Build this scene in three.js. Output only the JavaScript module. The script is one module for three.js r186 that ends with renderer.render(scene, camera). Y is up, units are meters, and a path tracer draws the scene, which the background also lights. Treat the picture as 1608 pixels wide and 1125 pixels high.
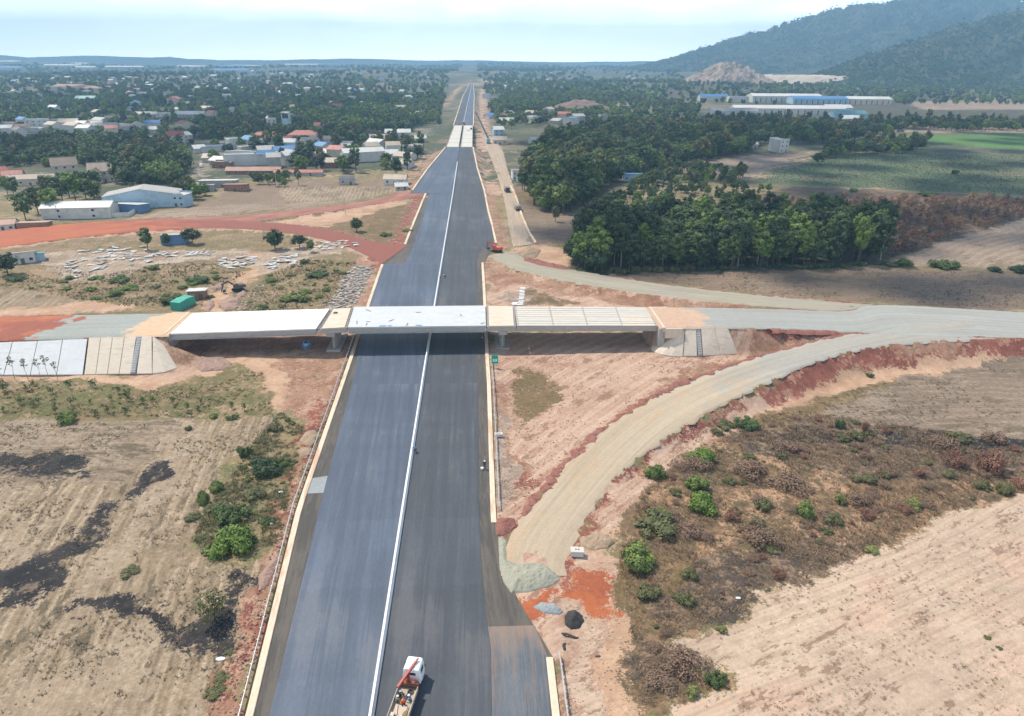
import * as THREE from 'three';
import { mergeGeometries } from 'three/addons/utils/BufferGeometryUtils.js';
import { MarchingCubes } from 'three/addons/objects/MarchingCubes.js';

// ---------- camera, sky, sun, exposure ----------
const scene = new THREE.Scene();
const camera = new THREE.PerspectiveCamera(54.167, 1608 / 1125, 1, 40000);
camera.position.set(0, 70, 0);                       // a drone 70 m above the carriageway
camera.rotation.order = 'YXZ';
camera.rotation.set(-0.40648, -0.04765, 0.00698);
const renderer = new THREE.WebGLRenderer();
renderer.toneMapping = THREE.LinearToneMapping;
renderer.toneMappingExposure = 1.2;
renderer.shadowMap.enabled = true;
const toSun = new THREE.Vector3(-0.5, 1, -0.36).normalize();
const sun = new THREE.DirectionalLight(new THREE.Color(1, 0.94, 0.82), 4.7);
sun.position.copy(toSun).multiplyScalar(600).add(new THREE.Vector3(0, 0, -250));
sun.target.position.set(0, 0, -250);
sun.castShadow = true; sun.shadow.radius = 2.2;
Object.assign(sun.shadow.camera, { left: -400, right: 400, top: 400, bottom: -400, near: 1, far: 1500 });
sun.shadow.mapSize.set(4096, 4096);
scene.add(sun, sun.target);

// ---------- noise ----------
function rng(seed) { let a = seed >>> 0; return () => { a = (a + 0x6d2b79f5) | 0; let t = Math.imul(a ^ (a >>> 15), 1 | a); t = (t + Math.imul(t ^ (t >>> 7), 61 | t)) ^ t; return ((t ^ (t >>> 14)) >>> 0) / 4294967296; }; }
const clamp = (x, a, b) => (x < a ? a : x > b ? b : x), lerp = (a, b, t) => a + (b - a) * t, sst = (a, b, x) => { const t = clamp((x - a) / (b - a), 0, 1); return t * t * (3 - 2 * t); };
const NT = 512;
function noiseTable(seed, first, octaves, keep) {
  const out = new Float32Array(NT * NT), r = rng(seed);
  let amp = 1;
  for (let o = 0, p = first; o < octaves; o++, p *= 2, amp *= keep) {
    const L = new Float32Array(p * p); for (let i = 0; i < p * p; i++) L[i] = r() - 0.5;
    for (let y = 0; y < NT; y++) {
      const fy = (y / NT) * p, y0 = Math.floor(fy), ty = fy - y0, sy = ty * ty * (3 - 2 * ty), a = (y0 % p) * p, b = ((y0 + 1) % p) * p;
      for (let x = 0; x < NT; x++) {
        const fx = (x / NT) * p, x0 = Math.floor(fx), tx = fx - x0, sx = tx * tx * (3 - 2 * tx), x1 = (x0 + 1) % p;
        out[y * NT + x] += amp * lerp(lerp(L[a + x0], L[a + x1], sx), lerp(L[b + x0], L[b + x1], sx), sy);
      }
    }
  }
  let m = 0, v = 0; for (const q of out) m += q; m /= out.length; for (const q of out) v += (q - m) ** 2; v = Math.sqrt(v / out.length);
  for (let i = 0; i < out.length; i++) out[i] = clamp(0.5 + (out[i] - m) / v * 0.2, 0, 1);
  return out;
}
const T1 = noiseTable(11, 8, 6, 0.55), T2 = noiseTable(29, 16, 5, 0.75), T0 = noiseTable(5, 4, 2, 0.4);
function smp(T, x, y) {                              // x, y in table periods
  x = (x - Math.floor(x)) * NT; y = (y - Math.floor(y)) * NT;
  const x0 = x | 0, y0 = y | 0, tx = x - x0, ty = y - y0, x1 = (x0 + 1) & 511, a = (y0 & 511) * NT, b = ((y0 + 1) & 511) * NT, xx = x0 & 511;
  return (T[a + xx] * (1 - tx) + T[a + x1] * tx) * (1 - ty) + (T[b + xx] * (1 - tx) + T[b + x1] * tx) * ty;
}
const hsh = (x, y) => { let h = (x * 374761393 + y * 668265263) | 0; h = Math.imul(h ^ (h >>> 13), 1274126177); return ((h ^ (h >>> 16)) >>> 0) / 4294967296; };
const LUT = new Uint8Array(4097); for (let i = 0; i <= 4096; i++) { const c = i / 4096; LUT[i] = Math.round(255 * (c <= 0.0031308 ? 12.92 * c : 1.055 * Math.pow(c, 1 / 2.4) - 0.055)); }
const enc = (c) => LUT[(clamp(c, 0, 1) * 4096) | 0];

// ---------- sky: hazy tropical noon with thin high cloud ----------
{
  const W = 1024, H = 512, d = new Float32Array(W * H * 4);
  for (let j = 0; j < H; j++) {
    const up = ((j + 0.5) / H - 0.5) * Math.PI, y = Math.sin(up), t = Math.pow(clamp(y, 0, 1), 0.36);
    for (let i = 0; i < W; i++) {
      const a = ((i + 0.5) / W) * Math.PI * 2, k = 0.16 / (Math.max(y, 0) + 0.10), cx = Math.cos(a) * Math.cos(up) * k, cz = Math.sin(a) * Math.cos(up) * k;
      const n = smp(T1, cx * 0.9 + 0.3, cz * 0.9 + 0.1) * 0.7 + smp(T1, cx * 2.7, cz * 2.7) * 0.3, c = sst(0.42, 0.72, n) * 0.7 * sst(0.0, 0.06, y);
      const e = Math.exp(-Math.max(y, 0) / 0.09), s = [lerp(1.0, 0.09, t) + e * 2.6, lerp(1.1, 0.21, t) + e * 2.55, lerp(1.15, 0.50, t) + e * 2.3], w = [0.95 + e * 3.4, 1.0 + e * 3.4, 1.04 + e * 3.2], o = (j * W + i) * 4;
      for (let q = 0; q < 3; q++) d[o + q] = lerp(s[q], w[q], c);
      d[o + 3] = 1;
    }
  }
  const sky = new THREE.DataTexture(d, W, H, THREE.RGBAFormat, THREE.FloatType);
  sky.mapping = THREE.EquirectangularReflectionMapping; sky.magFilter = THREE.LinearFilter; sky.needsUpdate = true;
  scene.background = sky; scene.environment = sky;
}
scene.fog = new THREE.FogExp2(new THREE.Color(0.38, 0.70, 1.0), 0.00019);

// ---------- helpers ----------
const taken = {};
function numbered(n) { const k = (taken[n] = (taken[n] ?? -1) + 1); return k ? n + '_' + String(k).padStart(3, '0') : n; }
function tag(o, label, category, group) { o.userData.label = label; o.userData.category = category; if (group) o.userData.group = group; return o; }
function std(rgb, rough = 0.9, more = {}) { const m = new THREE.MeshStandardMaterial({ roughness: rough, metalness: 0, ...more }); m.color.setRGB(...rgb); return m; }
function thing(name, label, category, x = 0, y = 0, z = 0, turn = 0, group) { const o = new THREE.Group(); o.name = numbered(name); o.position.set(x, y, z); o.rotation.y = turn; scene.add(o); return tag(o, label, category, group); }
function mesh(name, geo, mat, parent) { const m = new THREE.Mesh(geo, mat); m.name = parent ? name : numbered(name); (parent ?? scene).add(m); return m; }
function struct(name, geo, mat) { const m = mesh(name, geo, mat); m.userData.kind = 'structure'; return m; }
function stuff(name, geo, mat, parent) { const m = mesh(name, geo, mat, parent); m.userData.kind = 'stuff'; return m; }
function dup(o, x, y, z, turn = 0, sc = 1) { const c = o.clone(); c.name = numbered(o.name.replace(/_\d{3}$/, '')); c.position.set(x, y, z); c.rotation.y = turn; if (Array.isArray(sc)) c.scale.set(...sc); else c.scale.setScalar(sc); scene.add(c); return c; }
const bx = (w, h, d, x = 0, y = 0, z = 0, ry = 0, rx = 0, rz = 0) => { const g = new THREE.BoxGeometry(w, h, d); if (rx) g.rotateX(rx); if (rz) g.rotateZ(rz); if (ry) g.rotateY(ry); return g.translate(x, y, z); };
const cyl = (r0, r1, h, x = 0, y = 0, z = 0, n = 12, rx = 0, rz = 0) => { const g = new THREE.CylinderGeometry(r1, r0, h, n); if (rx) g.rotateX(rx); if (rz) g.rotateZ(rz); return g.translate(x, y, z); };
const merge = (l) => mergeGeometries(l.map((g) => { const q = g.index ? g.toNonIndexed() : g; for (const k of Object.keys(q.attributes)) if (!['position', 'normal', 'uv'].includes(k)) q.deleteAttribute(k); return q; }));
// a bevelled box: an extruded rectangle with small chamfers, so that its edges catch light
function cbox(w, h, d, x = 0, y = 0, z = 0, c = 0.04) { const s = new THREE.Shape(), a = w / 2 - c, b = h / 2 - c; s.moveTo(-a, -b); s.lineTo(a, -b); s.lineTo(a, b); s.lineTo(-a, b); s.closePath(); return new THREE.ExtrudeGeometry(s, { depth: d - 2 * c, bevelEnabled: true, bevelThickness: c, bevelSize: c, bevelSegments: 1 }).translate(x, y, z - d / 2 + c); }
// a prism: side outline [[z, y], ...] drawn across the width w along x
function prism(pts, w, x = 0, y = 0, z = 0) { const s = new THREE.Shape(pts.map(([a, b]) => new THREE.Vector2(-a, b))); return new THREE.ExtrudeGeometry(s, { depth: w, bevelEnabled: false }).translate(0, 0, -w / 2).rotateY(Math.PI / 2).translate(x, y, z); }
function tex(W, H, fn) {                             // fn(i, j, out): linear colour
  const d = new Uint8Array(W * H * 4), c = [0, 0, 0];
  for (let j = 0, o = 0; j < H; j++) for (let i = 0; i < W; i++, o += 4) { fn(i, j, c); d[o] = enc(c[0]); d[o + 1] = enc(c[1]); d[o + 2] = enc(c[2]); d[o + 3] = 255; }
  const t = new THREE.DataTexture(d, W, H, THREE.RGBAFormat); t.colorSpace = THREE.SRGBColorSpace; t.magFilter = THREE.LinearFilter; t.wrapS = t.wrapT = THREE.RepeatWrapping; t.needsUpdate = true; return t;
}
function grey(W, H, fn) { const d = new Uint8Array(W * H * 4); for (let j = 0, o = 0; j < H; j++) for (let i = 0; i < W; i++, o += 4) { d[o] = d[o + 1] = d[o + 2] = clamp(fn(i, j), 0, 1) * 255; d[o + 3] = 255; } const t = new THREE.DataTexture(d, W, H, THREE.RGBAFormat); t.magFilter = THREE.LinearFilter; t.wrapS = t.wrapT = THREE.RepeatWrapping; t.needsUpdate = true; return t; }
const bumpSoil = grey(512, 512, (i, j) => T2[j * NT + i] * 0.6 + T1[j * NT + i] * 0.4);
const bumpAt = (m) => { const t = bumpSoil.clone(); t.repeat.set(1 / m, 1 / m); t.needsUpdate = true; return t; };

// ---------- shape of the land: road ribbons carried on embankments ----------
function resample(pts, n) {
  const c = new THREE.CatmullRomCurve3(pts.map((p) => new THREE.Vector3(...p)), false, 'centripetal');
  return c.getSpacedPoints(n - 1).map((p) => p.toArray());
}
const byZ = (pts, z) => { let i = 0; while (i + 2 < pts.length && z < pts[i + 1][2]) i++; const a = pts[i], b = pts[i + 1], t = clamp((z - a[2]) / (b[2] - a[2]), 0, 1); return [lerp(a[0], b[0], t), lerp(a[1], b[1], t), z]; };
const zRows = (pts, z0, z1, n) => Array.from({ length: n }, (_, i) => byZ(pts, lerp(z0, z1, i / (n - 1))));   // a line that runs along z, cut at even rows
const ribbons = [];
function ribbon(name, A, B, n, slope, opt = {}) {     // A left edge, B right edge, [x, height, z]
  const a = opt.rows ? A : resample(A, n), b = opt.rows ? B : resample(B, n), r = { name, a, b, slope, ...opt, c: [], lo: [1e9, 1e9], hi: [-1e9, -1e9] };
  for (let i = 0; i < n; i++) {
    const hw = Math.hypot(a[i][0] - b[i][0], a[i][2] - b[i][2]) / 2;
    r.c.push([(a[i][0] + b[i][0]) / 2, (a[i][1] + b[i][1]) / 2, (a[i][2] + b[i][2]) / 2, hw]);
    for (const p of [a[i], b[i]]) { r.lo[0] = Math.min(r.lo[0], p[0] - 14); r.lo[1] = Math.min(r.lo[1], p[2] - 14); r.hi[0] = Math.max(r.hi[0], p[0] + 14); r.hi[1] = Math.max(r.hi[1], p[2] + 14); }
  }
  if (opt.trim) r.c = r.c.slice(opt.trim[0], r.c.length - opt.trim[1]);
  ribbons.push(r); return r;
}
const baseH = (x, z) => { const d = -z; return (smp(T1, x / 190, z / 190) - 0.5) * 1.1 + (smp(T2, x / 23, z / 23) - 0.5) * 0.22 - 0.35 + sst(900, 3500, d) * (smp(T1, x / 5200 + 0.2, z / 5200) - 0.5) * 34; };
function landH(x, z) {
  let h = baseH(x, z);
  for (const r of ribbons) {
    if (x < r.lo[0] || x > r.hi[0] || z < r.lo[1] || z > r.hi[1] || (r.clip && r.clip(x, z))) continue;
    let best = 1e9, bh = 0;
    for (let i = 0; i + 1 < r.c.length; i++) {
      const p = r.c[i], q = r.c[i + 1], dx = q[0] - p[0], dz = q[2] - p[2], t = clamp(((x - p[0]) * dx + (z - p[2]) * dz) / (dx * dx + dz * dz), 0, 1);
      const d = Math.hypot(x - p[0] - dx * t, z - p[2] - dz * t) - lerp(p[3], q[3], t);
      if (d < best) { best = d; bh = lerp(p[1], q[1], t); }
    }
    const rough = best > 0.5 && !r.smooth && !(r.calm && r.calm(x)) ? (smp(T2, x / 9, z / 9) - 0.5) * 0.5 : 0;
    const top = bh - 0.14 - Math.max(0, best) / (r.slopeAt ? r.slopeAt(x) : r.slope) + rough * Math.min(1, best);
    if (best <= 0.6) h = r.flat ? bh - 0.14 : Math.max(h, bh - 0.14); else if (top > h) h = top; else if (r.flat && best < 4) h = lerp(bh - 0.14, h, sst(0.6, 4, best));
  }
  return h;
}
function ribbonGeo(a, b, dy, cross = 1, skirt = 0) {   // strip between two edges with uv = (metres across, metres along); skirt: ragged crumbling sides
  const pos = [], uv = [], idx = []; let s = 0;
  for (let i = 0; i < a.length; i++) {
    if (i) s += Math.hypot((a[i][0] + b[i][0] - a[i - 1][0] - b[i - 1][0]) / 2, (a[i][2] + b[i][2] - a[i - 1][2] - b[i - 1][2]) / 2);
    const w = Math.hypot(a[i][0] - b[i][0], a[i][2] - b[i][2]), ja = skirt ? (smp(T2, s / 17, 0.13) - 0.5) * skirt / w : 0, jb = skirt ? (smp(T2, s / 17, 0.63) - 0.5) * skirt / w : 0, row = [];
    if (skirt) row.push([ja - 0.55 / w, -0.42]);
    for (let k = 0; k <= cross; k++) row.push([lerp(ja, 1 + jb, k / cross), 0]);
    if (skirt) row.push([1 + jb + 0.55 / w, -0.42]);
    for (const [t, y] of row) { pos.push(lerp(a[i][0], b[i][0], t), lerp(a[i][1], b[i][1], clamp(t, 0, 1)) + dy + y, lerp(a[i][2], b[i][2], t)); uv.push(w * t, s); }
  }
  const n = pos.length / 3 / a.length;
  for (let i = 0; i + 1 < a.length; i++) for (let k = 0; k + 1 < n; k++) { const p = i * n + k; idx.push(p, p + 1, p + n, p + 1, p + n + 1, p + n); }
  const g = new THREE.BufferGeometry(); g.setAttribute('position', new THREE.Float32BufferAttribute(pos, 3)); g.setAttribute('uv', new THREE.Float32BufferAttribute(uv, 2)); g.setIndex(idx); g.computeVertexNormals(); return g;
}

// a profile [[across, up], ...] swept along a path [x, y, z]
function sweep(path, prof, closed = true) {
  const pos = [], uv = [], idx = [], m = prof.length; let s = 0;
  for (let i = 0; i < path.length; i++) {
    const p = path[Math.max(0, i - 1)], q = path[Math.min(path.length - 1, i + 1)], l = Math.hypot(q[0] - p[0], q[2] - p[2]) || 1, ax = -(q[2] - p[2]) / l, az = (q[0] - p[0]) / l;
    if (i) s += Math.hypot(path[i][0] - path[i - 1][0], path[i][2] - path[i - 1][2]);
    let e = 0; for (let k = 0; k < m; k++) { if (k) e += Math.hypot(prof[k][0] - prof[k - 1][0], prof[k][1] - prof[k - 1][1]); pos.push(path[i][0] + ax * prof[k][0], path[i][1] + prof[k][1], path[i][2] + az * prof[k][0]); uv.push(e, s); }
  }
  const mm = closed ? m : m - 1;
  for (let i = 0; i + 1 < path.length; i++) for (let k = 0; k < mm; k++) { const a = i * m + k, b = i * m + (k + 1) % m; idx.push(a, b, a + m, b, b + m, a + m); }
  if (closed) for (const o of [0, (path.length - 1) * m]) for (let k = 1; k + 1 < m; k++) idx.push(o, o + k, o + k + 1);
  const g = new THREE.BufferGeometry(); g.setAttribute('position', new THREE.Float32BufferAttribute(pos, 3)); g.setAttribute('uv', new THREE.Float32BufferAttribute(uv, 2)); g.setIndex(idx);
  const f = g.toNonIndexed(); f.computeVertexNormals(); return f;
}

// ---------- the roads' lines, in metres (x right, z towards the camera) ----------
const hwL1 = [[-25, 0, -20], ...[[-27.66,0,-59.1],[-31.34,0,-99.41],[-33.3,0,-164.69],[-34.92,0,-207.24],[-36.18,0,-249.75],[-30.77,0,-279.79],[-30.7,0,-321.25],[-30.06,0.4,-392.11]]];
const hwR1 = [[9.6, 0, -20], ...[[8.64,0,-57.66],[8.69,0,-66.36],[4.86,0,-76.35],[2.35,0,-85.22],[2.18,0,-98.21],[2.19,0,-148.46],[1.97,0,-163.63],[1.79,0,-203.86],[1.4,0,-252.38],[7.07,0,-280.11],[6.19,0,-312.77],[4.71,0,-348.34],[3.6,0.4,-391.81]]];
const hwL2 = [[-38.2,0.5,-402],[-34.19,2.4,-471],[-26.82,5,-559],[-26.16,5,-769],[-28.76,2,-1414],[-24.5,0.5,-1966],[-22.77,0,-2122]];
const hwR2 = [[3.34,0.5,-401],[-0.54,2.4,-471],[-3.87,5,-560],[-4.96,5,-769],[-7.14,2,-1416],[-11.22,0.5,-1967],[-12.03,0,-2124]];
const med = [[-13.17,0,-58.53],[-13.91,0,-172.68],[-14.54,0.5,-399.37],[-14.69,2.4,-471],[-14.83,5,-548],[-15.95,5,-754],[-16.76,2,-1415],[-17.41,0,-2123]]; med.unshift([-13.15, 0, -20]);
const zA = hwL1[0][2], zB = hwL1.at(-1)[2], zC = hwL2[0][2], zD = [[-27.18,5,-568]][0][2], zE = [[-25.69,5,-754]][0][2], zF = hwL2.at(-1)[2];
const highwayNear = ribbon('highway', zRows(hwL1, zA, zB, 130), zRows(hwR1, zA, zB, 130), 130, 1.6, { rows: 1, flat: 1 });
const highwayMid = ribbon('highway', zRows(hwL2, zB, zD, 60), zRows(hwR2, zB, zD, 60), 60, 1.8, { rows: 1, flat: 1 });
const highwayFar = ribbon('highway', zRows(hwL2, zE, zF, 60), zRows(hwR2, zE, zF, 60), 60, 2, { rows: 1, flat: 1 });
const underBridge = (x, z) => x > -77.2 && x < 45.4 && z > -184.5 && z < -164.2;
const appLeft = ribbon('approach', [[-330, 1.2, -178], [-230, 3.4, -180.5], [-160, 5.0, -181.5], [-118, 5.6, -181.5], [-97, 5.8, -181.6], [-77.3, 6.1, -181.6]], [[-330, 1.2, -161], [-230, 3.4, -163.5], [-160, 5.0, -164.8], [-118, 5.6, -165], [-97, 5.8, -165.2], [-77.3, 6.1, -165.5]], 90, 1.5, { clip: underBridge, smooth: 1, trim: [0, 2] });
const appRight = ribbon('approach', [[45.6, 6.4, -182], [66, 5.9, -182.2], ...[[83.43,5,-183.3],[103.52,4.4,-182.85],[114.1,4.1,-188.41],[155.17,3.7,-182.35],[204.19,3.2,-175.53],[267.96,2.6,-166.38]]], [[45.6, 6.4, -166.5], [62, 6.1, -167], ...[[79.09,5.2,-168.25],[95.65,4.6,-167.02],[115.02,4.15,-164.88],[141.09,3.75,-163.34],[190.56,3.2,-161.95],[254.08,2.6,-156.29]]], 110, 1.5, { clip: underBridge, trim: [4, 0], slopeAt: (x) => lerp(0.68, 1.5, sst(67, 95, x)), calm: (x) => x < 70 });
const lowRamp = ribbon('ramp', [[2.06,0.05,-81.63],[4.07,0.1,-89.58],[11.3,0.5,-102.8],[18.62,1,-114.12],[29.38,1.6,-127.21],[43.06,2.3,-138.97],[59.37,3,-149.14],[78.71,3.7,-158.76],[95.23,4.2,-165.32],[113.54,4.25,-171.23],[133.68,3.95,-174.93]], [[11.39,0.05,-81.28],[13.08,0.1,-86.78],[17.71,0.5,-96.95],[25.15,1,-108.1],[35.2,1.6,-118.31],[46.95,2.3,-128.14],[61.56,3,-138.57],[79.79,3.7,-150.33],[94.18,4.05,-156.63],[112.41,4.05,-160.76],[132.33,3.8,-162.57]], 110, 1.5);
const upRamp = ribbon('ramp', [[10.52,0.05,-268.66],[18.49,0.5,-253.72],[32.63,1.2,-237.4],[51.81,2,-221.37],[69.57,2.8,-209.41],[88.34,3.4,-199.43],[114.57,4,-189.26]], [[3.42,0.05,-261.17],[10.54,0.5,-245.26],[24.9,1.2,-227.56],[45.58,2,-211.19],[62.88,2.8,-200.05],[79.71,3.4,-192.49],[103.83,4.2,-183.4]], 90, 1.8);
const redRoad = ribbon('side_road', [[-270.44,0.2,-259.28],[-236.26,0.3,-278.53],[-203.68,0.5,-304.2],[-179.18,0.6,-318.2],[-149.03,0.6,-325.69],[-122.72,0.6,-323.94],[-86.24,0.6,-315.43],[-61.09,0.4,-300.99],[-42.33,0.2,-282.37],[-29.02,0.05,-277.48]], [[-241.27,0.2,-227.97],[-215.25,0.3,-250.99],[-187.04,0.5,-276.78],[-166.17,0.6,-292.8],[-137.74,0.6,-305.03],[-111.87,0.6,-308.26],[-82.26,0.6,-299.31],[-59.08,0.4,-282.94],[-43.44,0.2,-263.45],[-35.91,0.05,-251.28]], 110, 2);
const redTrack = ribbon('side_road', [[-152.11,0.5,-326.2],[-111.95,0.5,-335.43],[-80.09,0.4,-353.74],[-57.59,0.3,-372.5],[-40.03,0.4,-398.13],[-35.15,0.5,-404]], [[-148.15,0.5,-316.87],[-107.71,0.5,-321.48],[-77.53,0.4,-341.32],[-55.9,0.3,-360.49],[-38.33,0.3,-379.49],[-29.84,0.4,-394.07]], 60, 2);
const serviceRoad = ribbon('side_road', [[3.19,0,-693],[6.8,0,-594],[10.43,0,-497],[12.51,0,-419],[13.24,0,-348.23],[13.08,0,-306.33],[13.28,0.1,-274.41]], [[12.24,0,-693],[18.27,0,-594],[18.8,0,-497],[19.65,0,-419],[20.52,0,-348.13],[20.96,0,-306.2],[21.22,0.1,-278.39]], 50, 2);

// ---------- the ground's materials ----------
// A, B: two soils mixed by noise of s metres; C: patches above threshold; st: [angle, period, colour, strength] furrows or tracks; sp: [colour, threshold, size] specks of plants, clods or stones; g: grain
const soils = {
  scrub: { A: [.23, .18, .10], B: [.175, .15, .08], s: 34, C: [.33, .26, .18], ct: .66, sp: [[.09, .115, .04], .62, 3.2], g: .5 },
  tanField: { A: [.220, .171, .114], B: [.171, .129, .084], s: 26, C: [.274, .220, .167], ct: .60, st: [3.03, 2.3, [.36, .295, .22], 0.95], sp: [[.084, .068, .042], .66, 2.4], g: .5 },
  meadow: { A: [.224, .163, .097], B: [.167, .136, .069], s: 22, C: [.299, .220, .145], ct: .62, sp: [[.106, .106, .040], .64, 2.6], g: .5 },
  tanTop: { A: [.209, .163, .118], B: [.152, .118, .080], s: 26, C: [.274, .220, .167], ct: .60, st: [1.73, 2.2, [.289, .236, .179], .85], sp: [[.084, .068, .042], .66, 2.4], g: .5 },
  paleTrack: { A: [.288, .232, .168], B: [.232, .180, .128], s: 9, C: [.320, .264, .200], ct: .6, st: [2.95, 1.3, [.336, .276, .212], .6], g: .4 },
  orchard: { A: [.215, .159, .095], B: [.150, .129, .060], s: 16, C: [.292, .215, .142], ct: .62, sp: [[.086, .103, .030], .58, 2.6], g: .5 },
  paleSand: { A: [.47, .33, .235], B: [.38, .25, .175], s: 12, C: [.30, .20, .13], ct: .68, g: .3 },
  redBrown: { A: [.24, .125, .085], B: [.30, .19, .135], s: 9, C: [.37, .25, .185], ct: .62, sp: [[.12, .11, .05], .70, 2], g: .45 },
  redSoil: { A: [.165, .055, .040], B: [.23, .085, .06], s: 5, C: [.33, .19, .14], ct: .63, g: .5 },
  orangeSoil: { A: [.38, .115, .045], B: [.30, .09, .04], s: 10, C: [.24, .07, .04], ct: .62, g: .25 },
  pinkDirt: { A: [.43, .305, .235], B: [.36, .24, .18], s: 17, C: [.27, .14, .10], ct: .66, st: [0.68, 2.6, [.49, .38, .315], .8], sp: [[.21, .12, .085], .68, 3], g: .35 },
  dryGrass: { A: [.19, .125, .065], B: [.145, .105, .05], s: 8, C: [.25, .18, .11], ct: .64, sp: [[.10, .085, .035], .58, 1.6], g: .55 },
  brush: { A: [.25, .155, .09], B: [.15, .105, .06], s: 15, C: [.36, .235, .155], ct: .58, sp: [[.085, .075, .04], .56, 2], g: .7 },
  burntBrush: { A: [.075, .056, .042], B: [.15, .105, .07], s: 9, C: [.23, .16, .11], ct: .56, sp: [[.04, .035, .03], .56, 1.8], g: .7 },
  burnt: { A: [.010, .009, .010], B: [.030, .026, .026], s: 6, C: [.16, .12, .09], ct: .68, g: .6 },
  furrowField: { A: [.194, .149, .113], B: [.149, .117, .090], s: 30, C: [.234, .189, .149], ct: .66, st: [1.56, 2.6, [.261, .207, .162], .9], sp: [[.108, .086, .054], .62, 2.6], g: .5 },
  furrowPlain: { A: [.205, .15, .11], B: [.17, .125, .09], s: 60, C: [.24, .19, .14], ct: .62, st: [1.6, 2.4, [.26, .20, .15], .7], sp: [[.12, .10, .05], .66, 3], g: .5 },
  furrowTan: { A: [.255, .195, .15], B: [.20, .155, .115], s: 40, C: [.31, .25, .20], ct: .62, st: [1.0, 4, [.34, .28, .225], .8], sp: [[.16, .12, .07], .64, 4], g: .45 },
  whiteSand: { A: [.49, .40, .325], B: [.42, .335, .27], s: 26, C: [.50, .36, .29], ct: .60, st: [1.085, 1.9, [.33, .25, .19], .7], sp: [[.20, .135, .095], .67, 1.6], g: .22 },
  yard: { A: [.33, .26, .20], B: [.25, .195, .15], s: 10, C: [.40, .35, .30], ct: .6, g: .45 },
  greyDust: { A: [.30, .24, .20], B: [.24, .185, .15], s: 9, C: [.36, .30, .26], ct: .6, g: .4 },
  track: { A: [.45, .345, .25], B: [.37, .26, .18], s: 8, C: [.42, .24, .14], ct: .6, g: .3 },
  greenCrop: { A: [.075, .115, .055], B: [.10, .125, .065], s: 60, C: [.17, .14, .10], ct: .66, st: [1.5, 3.5, [.055, .085, .04], .5], g: .5 },
  freshCrop: { A: [.085, .20, .03], B: [.07, .165, .028], s: 40, C: [.09, .17, .05], ct: .6, st: [1.5, 3, [.05, .09, .025], .5], g: .5 },
  woodFloor: { A: [.05, .055, .028], B: [.075, .068, .04], s: 20, C: [.12, .09, .06], ct: .7, g: .6 },
  burntPlantation: { A: [.135, .09, .06], B: [.09, .072, .045], s: 22, C: [.19, .12, .08], ct: .62, sp: [[.045, .04, .03], .58, 4], g: .6 },
  town: { A: [.065, .078, .04], B: [.11, .105, .07], s: 90, C: [.24, .21, .18], ct: .62, sp: [[.045, .065, .03], .5, 22], g: .5 },
  countryside: { A: [.075, .09, .045], B: [.12, .115, .07], s: 420, C: [.21, .165, .12], ct: .60, sp: [[.04, .058, .027], .5, 70], g: .4 },
  townRoad: { A: [.22, .20, .18], B: [.28, .24, .20], s: 20, C: [.36, .29, .23], ct: .62, g: .3 },
};
const soilNames = Object.keys(soils), soilId = Object.fromEntries(soilNames.map((n, i) => [n, i]));
const fields = [];                                   // [soil, outline], later ones lie over earlier ones
const F = (soil, poly) => fields.push([soilId[soil], poly]);
// an outline along one edge of a road, from d0 to d1 metres outside it
function beside(soil, edge, other, d0, d1, from = 0, to = 1) {
  const n = edge.length, i0 = Math.floor(from * (n - 1)), i1 = Math.ceil(to * (n - 1)), p = [], q = [];
  for (let i = i0; i <= i1; i++) { const dx = edge[i][0] - other[i][0], dz = edge[i][2] - other[i][2], l = Math.hypot(dx, dz); p.push([edge[i][0] + dx / l * d0, edge[i][2] + dz / l * d0]); q.push([edge[i][0] + dx / l * d1, edge[i][2] + dz / l * d1]); }
  F(soil, [...p, ...q.reverse()]);
}
// far left: town and woods; far right: woods and works
F('countryside', [[-9000, -430], [9000, -430], [9000, -16000], [-9000, -16000]]);
F('town', [[-479,-340.21],[-264.54,-404],[-141.06,-350.23],[-43.29,-536],[-50.82,-968],[-442,-2109],[-1210,-2260],[-2024,-1865]]);
F('woodFloor', [[14.82,-348.21],[40.75,-594],[112.75,-875],[308.19,-799],[212.41,-555],[145.85,-497],[75.18,-402],[46.54,-347.8]]);
F('woodFloor', [[8.27,-1093],[451,-1498],[453,-887],[537,-805],[591,-769],[883,-776],[1084,-960],[1166,-1562],[879,-1850],[235,-1849]]);
F('woodFloor', [[-787,-706],[-401,-685],[-230.11,-592],[-201.56,-503],[-563,-497]]);
F('townRoad', [[-235.59,-688],[-210.13,-592],[-195.13,-519],[-181.73,-461],[-166.6,-403],[-160.55,-369.99],[-159.47,-350.47],[-152.73,-350.38],[-153.14,-369.91],[-164.07,-425],[-174.45,-474],[-188.75,-535],[-202.12,-592],[-229.82,-689]]);
F('townRoad', [[-160.55,-369.99],[-151.54,-387.8],[-138.44,-448],[-109.01,-455],[-46.46,-468],[-45.73,-460],[-106.78,-445],[-135.66,-438],[-145.57,-380.38],[-144.13,-350.27]]);
F('scrub', [[-387.59,-332.07],[-242.26,-367.54],[-207.09,-343.55],[-153.21,-328.55],[-104.06,-349.75],[-40.45,-402],[-39.7,-488],[-104.91,-474],[-142.54,-436],[-156.89,-384.14],[-332.69,-405]]);
F('furrowPlain', [[-147.04,-366.45],[-136.13,-403],[-121.66,-443],[-44.11,-443],[-37.54,-419],[-65.34,-379.57],[-104.06,-349.75],[-150.9,-329.89],[-155.14,-347.35]]);
F('tanField', [[-117.19,-411],[-72.33,-424],[-41.21,-411],[-65.34,-379.57],[-99.63,-369.31]]);
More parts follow.
